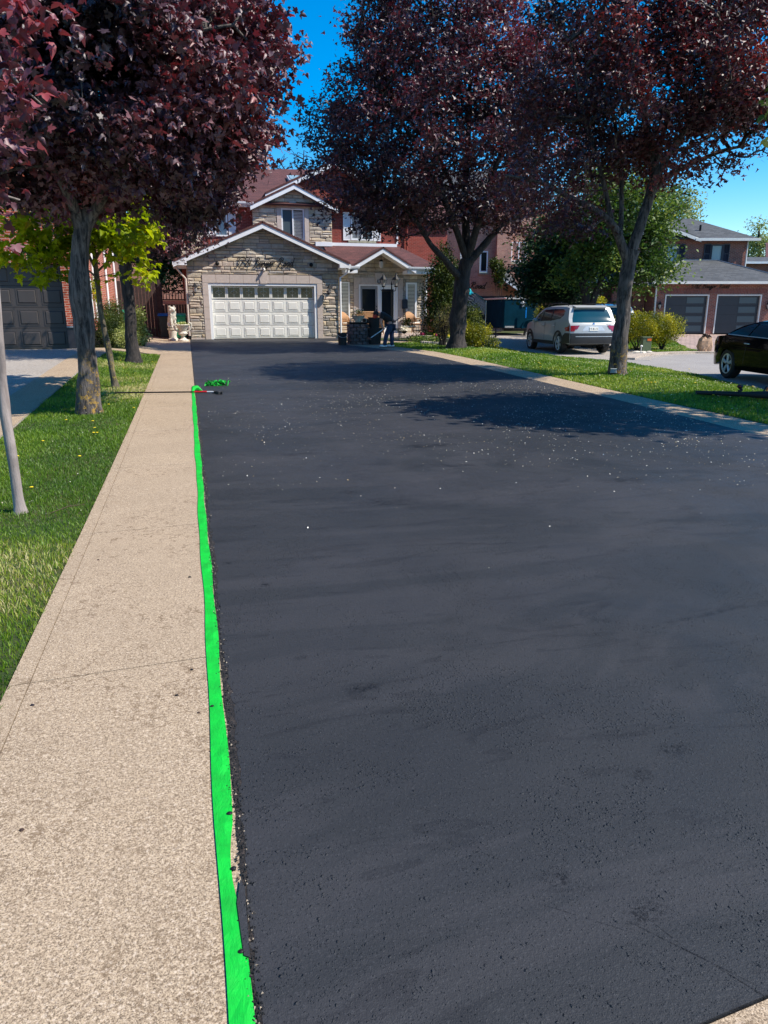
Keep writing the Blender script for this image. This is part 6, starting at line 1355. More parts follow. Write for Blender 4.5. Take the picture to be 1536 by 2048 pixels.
# dandelions
mb=MB(); mb.tube([(0,0,0),(0,0,.075)],.003,4); 
d0=thing('dandelion','yellow dandelion in the left lawn strip','flower',(0,0,0),0,'dandelions in the left lawn'); mb.build('stem',M['leaf_green'],d0,True); mb=MB(); mb.ball((0,0,.082),(.019,.019,.010),8,jit=.3); mb.build('flower',M['petal_yellow'],d0,True)
d0.scale=(.9,.9,.55); first=True
for px_,py_ in ((133,846),(186,848),(190,862),(195,872),(188,872),(218,814),(268,821),(64,984),(160,920),(87,889),(312,728),(305,727),(241,724),(36,920),(248,740)):
    p=gr(px_,py_)
    if first: d0.location=p; first=False
    else: dup(d0,p,rs_.uniform(0,6))
d1=None
for px_,py_ in ((970,722),(971,733),(1008,723),(1041,724),(1077,729),(1080,731),(1081,738),(1155,737),(1130,745),(1302,770),(1290,766),(1310,770),(1390,771),(1378,742),(1444,766),(1426,796),(1350,806),(1262,745),(1228,722),(1325,745),(1475,780),(1505,778)):
    p=gr(px_,py_)
    if p.x<7.7: continue
    if d1 is None: d1=dup(d0,p,0,'yellow dandelion in the bright right lawn'); d1['group']='dandelions in the right lawn'; d1.scale=(1.1,1.1,.65)
    else: dup(d1,p,rs_.uniform(0,6))
# lion statue and urn
def skinfig(name,pts,edges,mt,parent,sub=2,root=0,loc=None):
    me=bpy.data.meshes.new(name); me.from_pydata([p[0] for p in pts],edges,[]); o=link(name,me,mt,parent)
    o.modifiers.new('skin','SKIN'); 
    for i,p in enumerate(pts):
        r=p[1]; r=r if hasattr(r,'__len__') else (r,r); me.skin_vertices[0].data[i].radius=r
    me.skin_vertices[0].data[root].use_root=True
    m_=o.modifiers.new('sub','SUBSURF'); m_.levels=sub; m_.render_levels=sub
    # apply so every copy is a plain mesh
    dg=bpy.context.evaluated_depsgraph_get(); ev=o.evaluated_get(dg); nm=bpy.data.meshes.new_from_object(ev); o.modifiers.clear(); o.data=nm; nm.materials.clear(); nm.materials.append(mt)
    nm.polygons.foreach_set('use_smooth',[True]*len(nm.polygons)); return o
g=gr(345,680); Y_=31.2; lx=-.62
zl=gz(lx,Y_)+.02
S_=thing('lion_statue','white cast stone lion sitting on a round pedestal beside the garage corner','statue',(lx,Y_,zl),R(-60))
mb=MB(); mb.lathe([(.20,0),(.20,.07),(.16,.10),(.14,.2),(.17,.32),(.16,.4),(.20,.44),(.20,.5)],n=16); mb.build('pedestal',M['statue'],S_,True,30)
skinfig('lion',[((-.1,0,.58),.13),((-.08,0,.72),.14),((.0,0,.90),.13),((.05,0,1.06),(.12,.12)),((.10,0,1.20),.115),((.20,0,1.20),.065),((.26,0,1.17),.04),
 ((.08,.08,.88),.06),((.11,.08,.68),.045),((.13,.08,.53),.045),((.19,.08,.515),.035),((.08,-.08,.88),.06),((.11,-.08,.68),.045),((.13,-.08,.53),.045),((.19,-.08,.515),.035),
 ((-.03,.13,.60),.08),((.06,.15,.53),.05),((-.03,-.13,.60),.08),((.06,-.15,.53),.05),((.07,.075,1.31),.03),((.07,-.075,1.31),.03),((-.22,0,.53),.035)],
 [(0,1),(1,2),(2,3),(3,4),(4,5),(5,6),(2,7),(7,8),(8,9),(9,10),(2,11),(11,12),(12,13),(13,14),(0,15),(15,16),(0,17),(17,18),(4,19),(4,20),(0,21)],M['statue'],S_)
mb=MB()
for i in range(70):
    a=rs_.uniform(.9,5.4); z=rs_.uniform(.85,1.32); r=.125-.02*abs(z-1.1); mb.ball((.06+r*math.cos(a),r*math.sin(a),z),(.035,.035,.055),6)
mb.build('mane',M['statue'],S_,True)
U=thing('urn_planter','cast stone urn with curled handles and trailing plants in front of the lion','planter',(-.22,30.55,gz(-.22,30.5)+.02),0)
mb=MB(); mb.lathe([(.21,0),(.21,.05),(.13,.09),(.07,.15),(.06,.2),(.15,.25),(.19,.3),(.16,.34),(.13,.38),(.17,.46),(.23,.56),(.27,.62),(.29,.63),(.26,.65),(.2,.6)],n=20); mb.build('bowl',M['statue'],U,True,40)
for sd in(-1,1):
    mb=MB(); mb.tube([(sd*.12,0,.36),(sd*.26,0,.42),(sd*.33,0,.55),(sd*.34,0,.68),(sd*.27,0,.72),(sd*.22,0,.66),(sd*.26,0,.62)],[.03,.035,.035,.035,.03,.025,.02],8); mb.build('handle',M['statue'],U,True)
rr=np.random.RandomState(3); P=np.column_stack([rr.normal(0,.12,220),rr.normal(0,.12,220),.64+rr.rand(220)*.1]); leaves('plants',P,.05,LC,M['leaf_variegated'],3,U)
# wheelie bins
def bin_(label,loc,rz,body,lid,s=1):
    b=thing('wheelie_bin',label,'bin',loc,rz,None); mb=MB(); a=.24;c=.29
    mb.hull([(-a,-a,.05),(a,-a,.05),(a,a,.05),(-a,a,.05)],[(-c,-c,.95),(c,-c,.95),(c,c,.95),(-c,c,.95)]); mb.build('bin_body',M[body],b,bevel=.02)
    mb=MB(); mb.hull([(-c-.03,-c-.05,.95),(c+.03,-c-.05,.95),(c+.03,c+.05,.95),(-c-.03,c+.05,.95)],[(-c,-c,1.0),(c,-c,1.0),(c*.9,c,1.07),(-c*.9,c,1.07)]); mb.tube([(-c,c+.09,.97),(c,c+.09,.97)],.018,6); mb.build('lid',M[lid],b,bevel=.015)
    for sd in(-1,1): mb=MB(); mb.tube([(sd*(a+.01),a,.1),(sd*(a+.06),a,.1)],.1,14); mb.build('wheel',M['rubber'],b,True,40)
    return b
def gp(x,y): return (x,y,gz(x,y)+.02)
bin_('green wheelie bin in front of the dark fence behind the second maple trunk',gp(-2.25,31.6),R(14),'bingreen','bingreen')
bin_('green wheelie bin right behind the lion statue against the stone corner',gp(-.35,33.0),R(-4),'bingreen','bingreen')
bin_('black wheelie bin with a blue lid by the fence gate',gp(-.95,34.0),R(5),'binblack','binblue')
# rocks and low plants by the fence
# ---- porch things ----
def at2(px,Y):      # ground point in the column px at depth Y
    d=ray(px,690); x=d.x*Y/d.y; return (x,Y,gz(x,Y))
BKZ=.02
def bucket(name,label,loc,r0,r1,h,mt,cat='bucket',handle=True,group=None):
    b=thing(name,label,cat,loc,0,group); mb=MB(); mb.lathe([(r0,0),(r0,.01),(r1*.98,h*.9),(r1*1.06,h*.9),(r1*1.06,h),(r1*.95,h),(r0*.9,.03)],n=20); mb.build('pot' if not handle else 'pail',mt,b,True,40)
    if handle: mb=MB(); mb.tube([(r1*1.06*math.cos(R(a)),-.02-r1*.9*abs(math.sin(R(a))),h*.88-r1*.6*abs(math.sin(R(a)))) for a in range(0,181,20)],.006,5); mb.build('handle',M['alu'],b,True)
    return b
bucket('sealer_bucket','black sealer bucket standing on the driveway at the garage corner',gp(*at2(685,26.3)[:2]),.15,.17,.42,M['rubber'])
p=at2(717,26.6)
pl_=thing('stone_planter','round planter of grey stone blocks with a carved pot on top','planter',(p[0],p[1],p[2]),0)
mb=MB(); rr=random.Random(2)
for k in range(6):
    n=11; off=k*.3
    for i in range(n):
        a0=2*math.pi*i/n+off; w=2*math.pi*.37/n*.93; c=rr.uniform(.7,1.2); mb.box((.35*math.cos(a0),.35*math.sin(a0),.06+k*.125),(.13,w,.115),rz=a0,col=(.13*c,.10*c,.10*c))
mb.build('block_wall',M['stone'],pl_,bevel=.012); mb=MB(); mb.lathe([(.32,0),(.32,.76)],n=16); mb.build('soil_core',M['soil'],pl_)
mb=MB(); mb.lathe([(.41,.755),(.42,.80),(.3,.81)],n=20); mb.build('cap_ring',M['black'],pl_,True,30)
fp=thing('flower_pot','carved white pot of flowers on the round stone planter','flower pot',(p[0],p[1],p[2]+.81),0)
mb=MB(); mb.lathe([(.12,0),(.13,.03),(.2,.14),(.25,.22),(.27,.23),(.2,.2)],n=18); mb.build('pot',M['statue'],fp,True,40)
for sd in(-1,1): mb=MB(); mb.tube([(sd*.2,0,.14),(sd*.31,0,.1),(sd*.3,0,-.02),(sd*.24,0,-.03)],.02,6); mb.build('handle',M['statue'],fp,True)
rr=np.random.RandomState(8); leaves('leaves',np.column_stack([rr.normal(0,.1,200),rr.normal(0,.1,200),.25+rr.rand(200)*.18]),.05,LC,M['leaf_green'],8,fp); leaves('blooms',np.column_stack([rr.normal(0,.1,60),rr.normal(0,.1,60),.3+rr.rand(60)*.2]),.05,LC,M['petals'],9,fp)
p=at2(749,26.4); bucket('plant_pot','large black plastic pot standing upright behind the worker',(p[0],p[1],p[2]+.03),.22,.29,.58,M['rubber'],'plant pot',False)
bucket('plant_pot','smaller black plastic pot stacked in the large one',(p[0],p[1],p[2]+.56),.17,.23,.42,M['rubber'],'plant pot',False)
mb=MB()
def wicker_chair(label,loc,rz):
    c=thing('wicker_chair',label,'chair',loc,rz,'wicker chairs on the porch')
    mb=MB(); mb.box((0,0,.42),(.56,.52,.05)); mb.build('seat',M['wicker'],c,bevel=.02)
    mb=MB(); vs=[];n=12
    for i in range(n+1):
        a=math.pi*i/n; x=-.30*math.cos(a); y=.06+.25*math.sin(a); hh=.62+.36*math.sin(a)**.8
        for z in (.40,.40+(hh-.4)*.5,hh): vs.append((x*(1+.12*(z-.4)),y*(1+.25*(z-.4)),z))
    mb.add(vs,[(i*3+j,(i+1)*3+j,(i+1)*3+j+1,i*3+j+1) for i in range(n) for j in range(2)]); b=mb.build('backrest',M['wicker'],c,True,60); m_=b.modifiers.new('s','SOLIDIFY'); m_.thickness=.035
    for sd in(-1,1):
        mb=MB(); mb.tube([(sd*.31,.10,.66),(sd*.31,-.2,.66),(sd*.29,-.27,.55),(sd*.28,-.26,.42)],.028,7); mb.build('armrest',M['wicker'],c,True)
        for y in(-.22,.2): mb=MB(); mb.tube([(sd*.25,y,.4),(sd*.27,y*1.1,0)],.018,6); mb.build('leg',M['wicker'],c,True)
    mb=MB(); mb.box((0,-.01,.47),(.5,.46,.06)); mb.build('cushion',M['cushion'],c,bevel=.025)
    return c
PZ=.5
p=at2(692,33.3); c1=wicker_chair('wicker armchair on the porch against the wall between the garage and the front door',(7.05,33.35,PZ),R(40))
c2_=dup(c1,(10.2,33.45,PZ),R(25),'dark wicker armchair with a plant on the right side of the porch')
# settee
st=thing('wicker_settee','wicker settee with a rounded back under the front door window','settee',(8.05,33.0,PZ),R(0))
mb=MB(); mb.box((0,0,.42),(1.15,.5,.05)); mb.build('seat',M['wicker'],st,bevel=.02)
mb=MB(); mb.tube([(-.58,.22,.42),(-.58,.26,.85),(-.48,.28,.95),(.48,.28,.95),(.58,.26,.85),(.58,.22,.42)],.04,7); mb.b2(-.55,.55,.25,.29,.66,.93); mb.build('backrest',M['wicker'],st,True,40)
mb=MB(); mb.b2(-.56,.56,-.2,-.14,.05,.4); 
for sd in(-1,1): mb.tube([(sd*.56,.2,.66),(sd*.56,-.22,.66),(sd*.56,-.24,0)],.028,6)
mb.build('frame',M['wicker'],st,True,40)
# folding wicker chair on the lawn edge
p=at2(838,29.2); fc=thing('garden_chair','folding garden chair with a woven back facing left beside the plant stand','chair',(p[0],p[1],p[2]+.02),R(-78))
mb=MB(); mb.box((0,0,.43),(.46,.44,.03)); mb.build('seat',M['wicker'],fc,bevel=.01)
mb=MB(); mb.hull([(-.22,.2,.45),(.22,.2,.45),(.22,.36,.98),(-.22,.36,.98)],[(-.22,.225,.45),(.22,.225,.45),(.22,.385,.98),(-.22,.385,.98)]); mb.build('backrest',M['wicker'],fc,bevel=.008)
for sd in(-1,1):
    mb=MB(); mb.tube([(sd*.24,.39,1.0),(sd*.24,.2,.44),(sd*.24,-.2,.0)],.014,6); mb.tube([(sd*.24,.26,.0),(sd*.24,-.18,.44),(sd*.24,-.18,.66),(sd*.24,.26,.66)],.014,6); mb.build('side_frame',M['limestone'],fc,True)
# plant stand of thin metal
p=at2(815,28.6); ps=thing('plant_stand','tall thin metal plant stand with a hanging yellow flower basket','plant stand',(p[0],p[1],p[2]+.02),0)
mb=MB()
for x,y in((-.3,-.2),(.3,-.2),(.3,.2),(-.3,.2)): mb.tube([(x,y,0),(x,y,.55),(x*.9,y*.9,.6)],.01,5)
for z in(.12,.55): mb.tube([(-.3,-.2,z),(.3,-.2,z),(.3,.2,z),(-.3,.2,z),(-.3,-.2,z)],.009,5)
mb.tube([(.28,.0,.5),(.28,.0,1.35)],.01,5); mb.build('frame',M['black'],ps,True)
rr=np.random.RandomState(11); leaves('plant',np.column_stack([rr.normal(0,.12,260),rr.normal(0,.1,260),.62+rr.rand(260)*.25]),.08,LC,M['leaf_cedar'],12,ps); 
mb=MB(); mb.box((0,0,.585),(.56,.38,.03)); mb.build('shelf',M['statue'],ps)
p=at2(808,27.5); fb=thing('flower_basket','pale yellow flowers on a small iron stand at the lawn edge','flowers',(p[0],p[1],p[2]+.02),0)
mb=MB(); mb.tube([(0,0,0),(0,0,.35)],.01,5); mb.lathe([(.05,.33),(.13,.42),(.14,.43)],n=12); mb.build('stand',M['black'],fb,True); leaves('blooms',np.column_stack([rr.normal(0,.07,120),rr.normal(0,.07,120),.45+rr.rand(120)*.15]),.06,LC,M['petals'],13,fb); 
# two lantern post
p=at2(783,28.3); Lz=pt(783,556,28.3*cA).z
lpst=thing('lamp_post','black two armed lantern post standing in front of the front door','lamp post',(p[0],p[1],p[2]),-YAW)
d_=p[0]*sA+p[1]*cA
def lq(px,py): 
    r=(px-768)/F; u=(1024-py)/F; gg=cP+u*sP; v=-sP+u*cP; return (r*d_/gg-(p[0]*cA-p[1]*sA), 0, EYE+v*d_/gg-p[2])
mb=MB(); tpz=lq(783,572)[2]; mb.tube([(0,0,0),(0,0,.3),(0,0,.32),(0,0,tpz)],[.06,.05,.03,.025],10); mb.lathe([(.09,0),(.09,.05),(.05,.12)],n=10); mb.lathe([(.01,tpz),(.035,tpz+.05),(.0,tpz+.22)],n=8); mb.build('post',M['black'],lpst,True,40)
ax0,ax1=lq(767,577),lq(792,577)
mb=MB(); mb.tube([(ax0[0],0,ax0[2]+.05),(ax0[0]+.03,0,ax0[2]-.08),(0,0,ax0[2]-.12),(ax1[0]-.02,0,ax0[2]-.08),(ax1[0],0,ax0[2]+.05)],.016,6)
mb.tube([(ax0[0]-.12,0,ax0[2]-.04),(ax0[0],0,ax0[2]-.12),(0,0,ax0[2]-.05)],.010,5); mb.build('arms',M['black'],lpst,True)
for ax in (ax0,ax1):
    z=ax[2]+.05; mb=MB(); mb.lathe([(.05,0),(.07,.03),(.06,.05)],(ax[0],0,z),8); mb.lathe([(.17,.27),(.165,.29),(.05,.41),(.02,.50),(.0,.54)],(ax[0],0,z),8)
    for k in range(6): a=k*math.pi/3; mb.tube([(ax[0]+.06*math.cos(a),.06*math.sin(a),z+.04),(ax[0]+.13*math.cos(a),.13*math.sin(a),z+.28)],.008,4)
    ln=mb.build('lantern',M['black'],lpst,True,30); mb=MB(); mb.lathe([(.04,.05),(.085,.26)],(ax[0],0,z),8); mb.build('lamp_glass',M['lamp_glass'],ln)
# flower bed
p=at2(866,28.0); tr=thing('trough_planter','weathered scalloped stone trough with flowers near the cedar','planter',(p[0],p[1],p[2]+.02),R(-12))
mb=MB(); mb.hull([(-.45,-.16,0),(.45,-.16,0),(.45,.16,0),(-.45,.16,0)],[(-.58,-.2,.3),(.58,-.2,.3),(.58,.2,.3),(-.58,.2,.3)])
for i in range(5): mb.ball((-.42+i*.21,-.18,.15),(.10,.035,.13),8)
mb.build('trough',M['limestone'],tr,bevel=.02); leaves('plants',np.column_stack([rr.uniform(-.5,.5,300),rr.normal(0,.08,300),.3+rr.rand(300)*.14]),.07,LC,M['leaf_green'],14,tr)
def tulip(label,group,c):
    t=thing('tulip',label,'flower',(0,0,0),0,group); mb=MB(); mb.tube([(0,0,0),(.01,0,.3)],.005,4); mb.build('stem',M['leaf_green'],t,True)
    mb=MB(); mb.lathe([(.01,.29),(.04,.31),(.05,.35),(.035,.40),(.02,.38)],(.01,0,0),8); mb.build('bloom',c,t,True); 
    mb=MB(); mb.add([(0,0,0),(.03,0,.1),(.06,.02,.24),(.01,.02,.1)],[(0,1,2,3)]); mb.add([(0,0,0),(-.03,0,.1),(-.07,-.02,.2),(-.01,-.02,.1)],[(0,1,2,3)]); mb.build('leaf',M['leaf_green'],t); return t
ty=tulip('yellow tulip in the flower bed before the cedars','yellow tulips before the cedars',M['petal_yellow']); k=0
for q in ((868,660),(876,658),(880,663),(884,668),(889,664),(893,668),(896,663),(875,666)):
    P=at2(q[0],27.8+rs_.uniform(-.3,.3)); P=(P[0],P[1],P[2]+.0); 
    if k==0: ty.location=P
    else: dup(ty,P,rs_.uniform(0,6))
    k+=1
tu=tulip('dark purple tulip by the stone trough','purple tulips by the stone trough',M['petal_purple']); k=0
for q in ((841,28.1),(847,28),(851,28.2),(872,27.4),(844,27.7)):
    P=at2(*q); 
    if k==0: tu.location=P
    else: dup(tu,P,rs_.uniform(0,6))
    k+=1
rr=np.random.RandomState(21); x0_=at2(870,27.6)[0]; P=np.column_stack([rr.uniform(x0_-.9,x0_+.9,2200),rr.uniform(27.0,28.8,2200),rr.uniform(.30,.55,2200)]); o=leaves('bed_plants',P,.07,LC,M['leaf_green'],22,None,up=.2,droop=-1); tag(o,'low green leafy plants filling the flower bed',None,None,'stuff')
mb=MB()
for i in range(13):
    P=at2(846+i*4.6,26.9-.25*math.sin(i/12*math.pi)); c=rs_.uniform(.8,1.1); mb.box((P[0],P[1],P[2]+.05),(.17,.12,.12),rz=rs_.uniform(-.2,.2),col=(.40*c,.36*c,.31*c))
tag(mb.build('stone_edging',M['stone'],None,bevel=.015),'low curved row of pale edging stones round the flower bed','edging')
P=at2(902,25.6); bucket('plant_pot','pale grey bowl shaped pot at the left foot of the centre maple trunk',(P[0],P[1],P[2]+.02),.12,.2,.28,M['greypaint'] if False else M['statue'],'plant pot',False)
P=at2(708+155,27.2)
# utility box, marker, leaf bag
q=base(1291,690,27.3); ub=thing('utility_box','low green utility box with an orange label between the yellow green bushes','utility box',q,-YAW); ub.scale=(.85,.85,.85)
mb=MB(); mb.hull([(-.2,-.2,0),(.2,-.2,0),(.2,.2,0),(-.2,.2,0)],[(-.18,-.17,.62),(.18,-.17,.62),(.18,.17,.62),(-.18,.17,.62)]); mb.build('cabinet',M['utility_green'],ub,bevel=.015)
mb=MB(); mb.b2(-.0,.17,-.19,-.175,.5,.6); mb.build('label_sticker',M['orange'],ub)
mb=MB(); mb.box((0,0,.65),(.42,.38,.05)); mb.build('lid',M['utility_green'],ub,bevel=.01)
for i,(a,b) in enumerate(((1275,687),(1288,688),(1300,688))):
    q=base(a,b,26.8); mb=MB(); mb.ball((q[0],q[1],q[2]+.03),(.2-.04*i,.12,.06),9,jit=.3,seed=i); tag(mb.build('rock',M['statue'],None,True),['flat pale rock left of the small white marker','pale rock under the utility box','small pale rock right of the utility box'][i],'rock')
q=base(1283,690,26.5); mb=MB(); mb.tube([(q[0],q[1],q[2]),(q[0],q[1],q[2]+.25)],.015,6); mb.ball((q[0],q[1],q[2]+.27),(.05,.05,.04),8); tag(mb.build('garden_light',M['offwhite'],None,True),'tiny white garden light by the pale rocks','garden light')
a=gr(1408,706); lb=thing('leaf_bag','crumpled brown paper yard waste bag overfull at the kerb of the paver driveway','bag',(a.x,a.y,a.z+.07),-YAW); lb.scale=(.76,.76,.7)
bm=bmesh.new(); n=22;rings=[]
prof=[(.0,.30),(.1,.33),(.25,.34),(.4,.33),(.52,.31),(.62,.29),(.70,.27)]
for z,r in prof:
    ring=[]
    for j in range(n):
        t2=2*math.pi*j/n; c,s2=math.cos(t2),math.sin(t2); m=(abs(c)**4+abs(s2)**4)**-.25; nn=noise.noise(Vector((c*2.2,s2*2.2,z*5)))*.20+noise.noise(Vector((c*6,s2*6,z*12)))*.14
        ring.append(bm.verts.new((r*m*c*.95*(1+nn),r*m*s2*.7*(1+nn),z+(.12*noise.noise(Vector((c*4,s2*4,9))) if z>.65 else 0))))
    rings.append(ring)
for a_,b_ in zip(rings[:-1],rings[1:]):
    for j in range(n): bm.faces.new((a_[j],a_[(j+1)%n],b_[(j+1)%n],b_[j]))
bm.faces.new(rings[0][::-1]); me=bpy.data.meshes.new('bag'); bm.to_mesh(me); bm.free(); o=link('paper_bag',me,M['paper'],lb,False,25); m_=o.modifiers.new('s','SOLIDIFY'); m_.thickness=.01
mb=MB()
for k in range(26):
    x,y=rs_.uniform(-.2,.22),rs_.uniform(-.15,.15); z=rs_.uniform(.6,.85); mb.box((x,y,z),(rs_.uniform(.08,.2),rs_.uniform(.01,.06),rs_.uniform(.08,.2)),rz=rs_.uniform(0,3),rx=rs_.uniform(-.8,.8),ry=rs_.uniform(-.8,.8))
mb.build('yard_waste',M['deadleaf'],lb)
# leaf blower
A=gr(1392,792); B=gr(1500,800); A.z+=.06; B.z+=.09
lbw=thing('leaf_blower','black leaf blower lying on the lawn with its tube pointing left and an orange strap','leaf blower',(B.x,B.y,B.z-.08),0)
Cc=A+(B-A)*1.45
mb=MB(); mb.tube([A,A.lerp(B,.33)],[.034,.036],12); mb.tube([A.lerp(B,.32),A.lerp(B,.34)],.043,12); mb.tube([A.lerp(B,.34),B],[.038,.042],12); mb.tube([A.lerp(B,.78),A.lerp(B,.80)],.05,12); mb.build('blower_tube',M['rubber'],lbw,True,40,world=True)
mb=MB(); D=A.lerp(B,.80); mb.tube([B,Cc],[.05,.07],12); mb.tube([Cc,Cc+Vector((.5,-.1,.0))],[.1,.12],12,jit=.3); mb.build('hose',M['rubber'],lbw,True,40,world=True)
mb=MB(); h0=D+Vector((-.02,0,.04)); h1=pt(1483,800-20,h0.x*sA+h0.y*cA); h2=pt(1480,775,h0.x*sA+h0.y*cA)
mb.tube([h0,h1,h2],[.030,.026,.030],8); mb.ball(h2+Vector((.0,0,.018)),(.055,.045,.032),10); ctrl=mb.build('control_handle',M['rubber'],lbw,True,world=True)
mb=MB(); mb.ball(h2+Vector((-.02,-.02,.02)),(.028,.022,.012),8); mb.build('trigger',M['red'],ctrl,True)
E0=pt(1522,800,B.x*sA+B.y*cA); E1=pt(1536,775,B.x*sA+B.y*cA)
mb=MB(); 
for o_ in (0,.04): mb.tube([E0+Vector((o_,0,-.02)),E0.lerp(E1,.5)+Vector((o_+.02,0,.03)),E1+Vector((o_,0,.0))],.012,6)
mb.build('strap',M['orange'],lbw,True,world=True); mb=MB(); mb.tube([E0+Vector((-.03,0,0)),E0.lerp(E1,.5)+Vector((-.03,0,.03)),E1+Vector((-.03,0,.02))],.014,6); mb.build('cable',M['rubber'],lbw,True,world=True)
q=gr(1228,750); jb=thing('junction_box','small grey cable box on the ground at the left foot of the right maple trunk','box',(q.x-.05,q.y-.05,q.z+.05),-.5)
mb=MB(); mb.hull([(-.07,-.05,0),(.07,-.05,0),(.07,.05,0),(-.07,.05,0)],[(-.06,-.04,.075),(.05,-.04,.085),(.05,.04,.085),(-.06,.04,.075)]); mb.build('box_body',M['greypaint'],jb,bevel=.008); mb=MB(); mb.box((.0,0,.085),(.13,.10,.012)); mb.build('lid',M['alu'],jb)
# coiled wire rack and small pots by the porch step
p=at2(787,29.3); hr=thing('hose_rack','curled iron hose rack leaning behind the worker','rack',(p[0]+.1,p[1],p[2]),0); mb=MB()
for k in range(4): mb.tube([(.22*math.cos(R(a))*(1-.12*k),0.02*k,.27+.24*math.sin(R(a))*(1-.12*k)) for a in range(0,361,30)],.013,5)
mb.build('coils',M['limestone'],hr,True)
# ---------------- the worker ----------------
pp=gr(766,696); g0=pp.x*sA+pp.y*cA; r0=pp.x*cA-pp.y*sA
Wk=thing('person','worker in black cap, black shirt and dark jeans bending forward with a long pole','person',(pp.x,pp.y,pp.z+.02),-YAW)
def W3(px,py,dy=0):
    g=g0+dy; r=(px-768)/F; u=(1024-py)/F; gg=cP+u*sP; v=-sP+u*cP; return (r*g/gg-r0, dy, EYE+v*g/gg-pp.z-.02)
hip=W3(783,655); 
hx,hz=.28,.80
V=[((hx,0,.80),(.12,.11)),((hx-.10,0,.93),(.12,.10)),((hx-.27,0,1.06),(.12,.11)),((hx-.40,-.0,1.10),(.09,.08)),((hx-.47,0,1.105),.055),
   ((hx-.30,-.19,1.07),.065),((hx-.36,-.25,.84),.047),((hx-.26,-.28,.62),.036),   # near arm (camera side) down
   ((hx-.26,.18,1.08),.065),((hx-.05,.27,1.00),.045),((hx+.12,.18,.86),.035),      # far arm back to the pole end
   ((hx-.03,-.10,.70),.095),((hx-.16,-.12,.44),.068),((hx-.23,-.12,.12),.05),
   ((hx+.0,.10,.70),.095),((hx+.02,.12,.42),.068),((hx+.03,.13,.10),.05)]
# torso and head: one continuous body
body=skinfig('body',V[:5]+V[5:11]+V[11:17],[(0,1),(1,2),(2,3),(3,4),(2,5),(5,6),(6,7),(2,8),(8,9),(9,10),(0,11),(11,12),(12,13),(0,14),(14,15),(15,16)],M['skin'],Wk,2)
# clothes as slightly larger skins
skinfig('shirt',[((hx+.01,0,.82),(.165,.15)),((hx-.10,0,.94),(.165,.14)),((hx-.27,0,1.07),(.17,.15)),((hx-.36,0,1.10),.10),((hx-.30,-.19,1.07),.085),((hx-.34,-.235,.93),.066),((hx-.26,.19,1.08),.085),((hx-.15,.235,1.03),.066)],[(0,1),(1,2),(2,3),(2,4),(4,5),(2,6),(6,7)],M['shirt'],Wk)
skinfig('jeans',[((hx+.01,0,.80),(.165,.155)),((hx-.03,-.10,.68),.115),((hx-.16,-.12,.44),.085),((hx-.22,-.12,.14),.072),((hx-.225,-.12,.05),.075),((hx,.10,.68),.115),((hx+.02,.12,.42),.085),((hx+.03,.13,.14),.072),((hx+.03,.13,.05),.075)],[(0,1),(1,2),(2,3),(3,4),(0,5),(5,6),(6,7),(7,8)],M['jeans'],Wk)
# head
hc=Vector((hx-.53,0,1.08)); mb=MB(); mb.ball(hc,(.095,.078,.112),16); mb.ball(hc+Vector((-.085,0,-.03)),(.02,.016,.022),8); mb.ball(hc+Vector((-.05,0,-.075)),(.05,.045,.04),10)
for sd in(-1,1): mb.ball(hc+Vector((.01,sd*.078,-.005)),(.018,.012,.03),8)
mb.build('head',M['face_red'],Wk,True)
mb=MB()
for sd in(-1,1): mb.ball(hc+Vector((-.083,sd*.03,.012)),(.012,.012,.009),6)
mb.box(hc+Vector((-.088,0,-.07)),(.012,.035,.006)); mb.build('eyes_and_mouth',M['hair'],Wk,True)
mb=MB(); mb.ball(hc+Vector((.012,0,.035)),(.104,.09,.10),14); mb.hull([hc+Vector(v) for v in ((-.07,-.07,.05),(-.07,.07,.05),(-.17,.05,.03),(-.17,-.05,.03))],[hc+Vector(v) for v in ((-.07,-.07,.062),(-.07,.07,.062),(-.17,.05,.04),(-.17,-.05,.04))]); mb.build('cap',M['hair'],Wk,True,40)
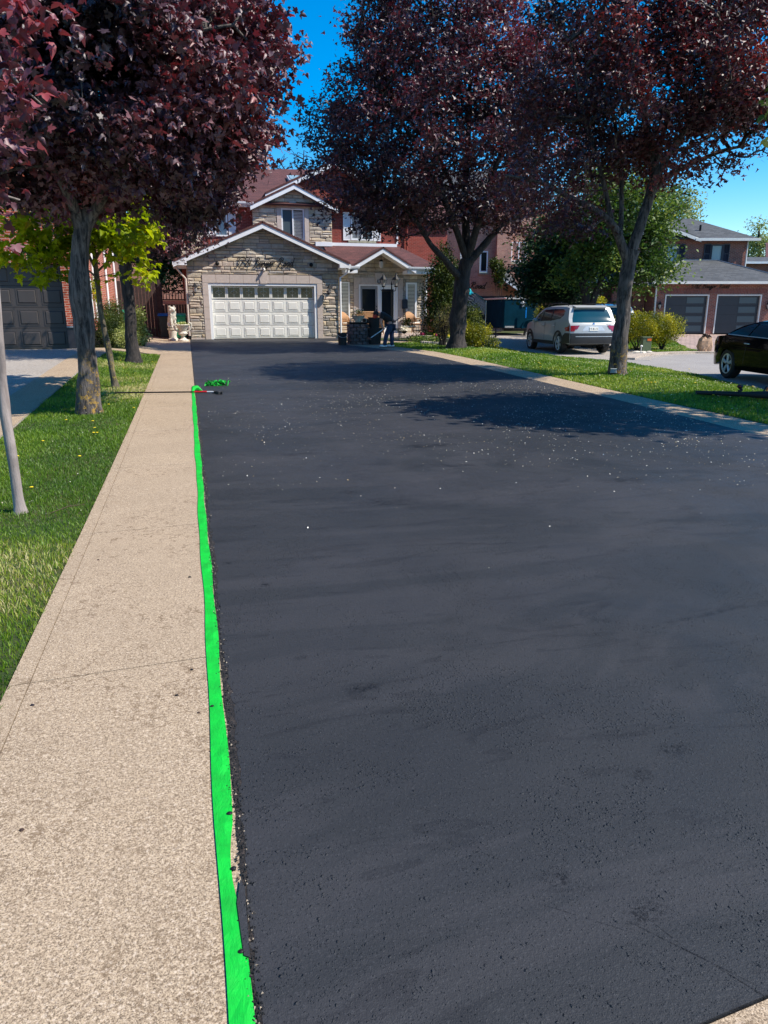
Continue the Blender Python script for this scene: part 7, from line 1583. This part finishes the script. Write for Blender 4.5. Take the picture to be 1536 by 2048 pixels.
for (x,y,rz) in ((hx-.27,-.12,R(10)),(hx-.02,.14,R(-5))):
    mb=MB(); mb.ball((x,y,.05),(.14,.052,.05),12); mb.ball((x+.06,y,.07),(.06,.05,.055),10); s_=mb.build('shoe',M['shoe'],Wk,True); mb=MB(); mb.box((x,y,.012),(.27,.09,.025),rz=0); mb.build('sole',M['rubber'],s_,bevel=.008)
# pole: from upper right behind the hip to the squeegee head at lower left
pa=Vector(W3(833,636,.12)); pb=Vector(W3(730,690,-.35)); hn=Vector((hx-.26,-.28,.62)); hf=Vector((hx+.12,.18,.86))
dr=(hf-hn).normalized(); pa=hn+dr*1.0; pb=hn-dr*.78
pl2=thing('long_squeegee','long handled squeegee held by the bending worker','tool',Wk.matrix_basis@pb,-YAW)
off=Wk.location-pl2.location; offl=Matrix.Rotation(YAW,3,'Z')@off
mb=MB(); mb.tube([pa+offl,pb+offl],.014,8); mb.build('pole',M['alu'],pl2,True)
mb=MB(); mb.tube([pa+offl,pa.lerp(pb,.35)+offl],.018,8); mb.build('grip',M['black'],pl2,True)
mb=MB(); mb.box(pb+offl+Vector((0,0,.0)),(.04,.42,.07),rz=.3); mb.build('blade',M['rubber'],pl2)
def hand(c,dirp,side):
    """palm beside the pole, four unequal fingers and a thumb curled round it"""
    d=dirp.normalized(); u=d.cross(Vector((0,0,1))).normalized(); w=d.cross(u); mb=MB()
    mb.ball(c+u*.022*side,(.030,.022,.042),8)
    for i,(ln,o_) in enumerate(((.95,-.033),(1.05,-.011),(1.0,.011),(.82,.031))):
        q=[c+d*o_+(u*math.cos(R(a))*side+w*math.sin(R(a)))*(.026) for a in (10,60,110,160,160+55*ln)]; mb.tube(q,[.010,.010,.009,.0085,.007],6)
    q=[c+d*(-.03)+(u*math.cos(R(a))*side+w*math.sin(R(a)))*.026 for a in (-10,-55,-100,-130)]; mb.tube(q,[.012,.011,.010,.008],6)
    return mb.build('hand',M['skin'],Wk,True)
hand(hn,dr,-1); hand(hf,dr,1)
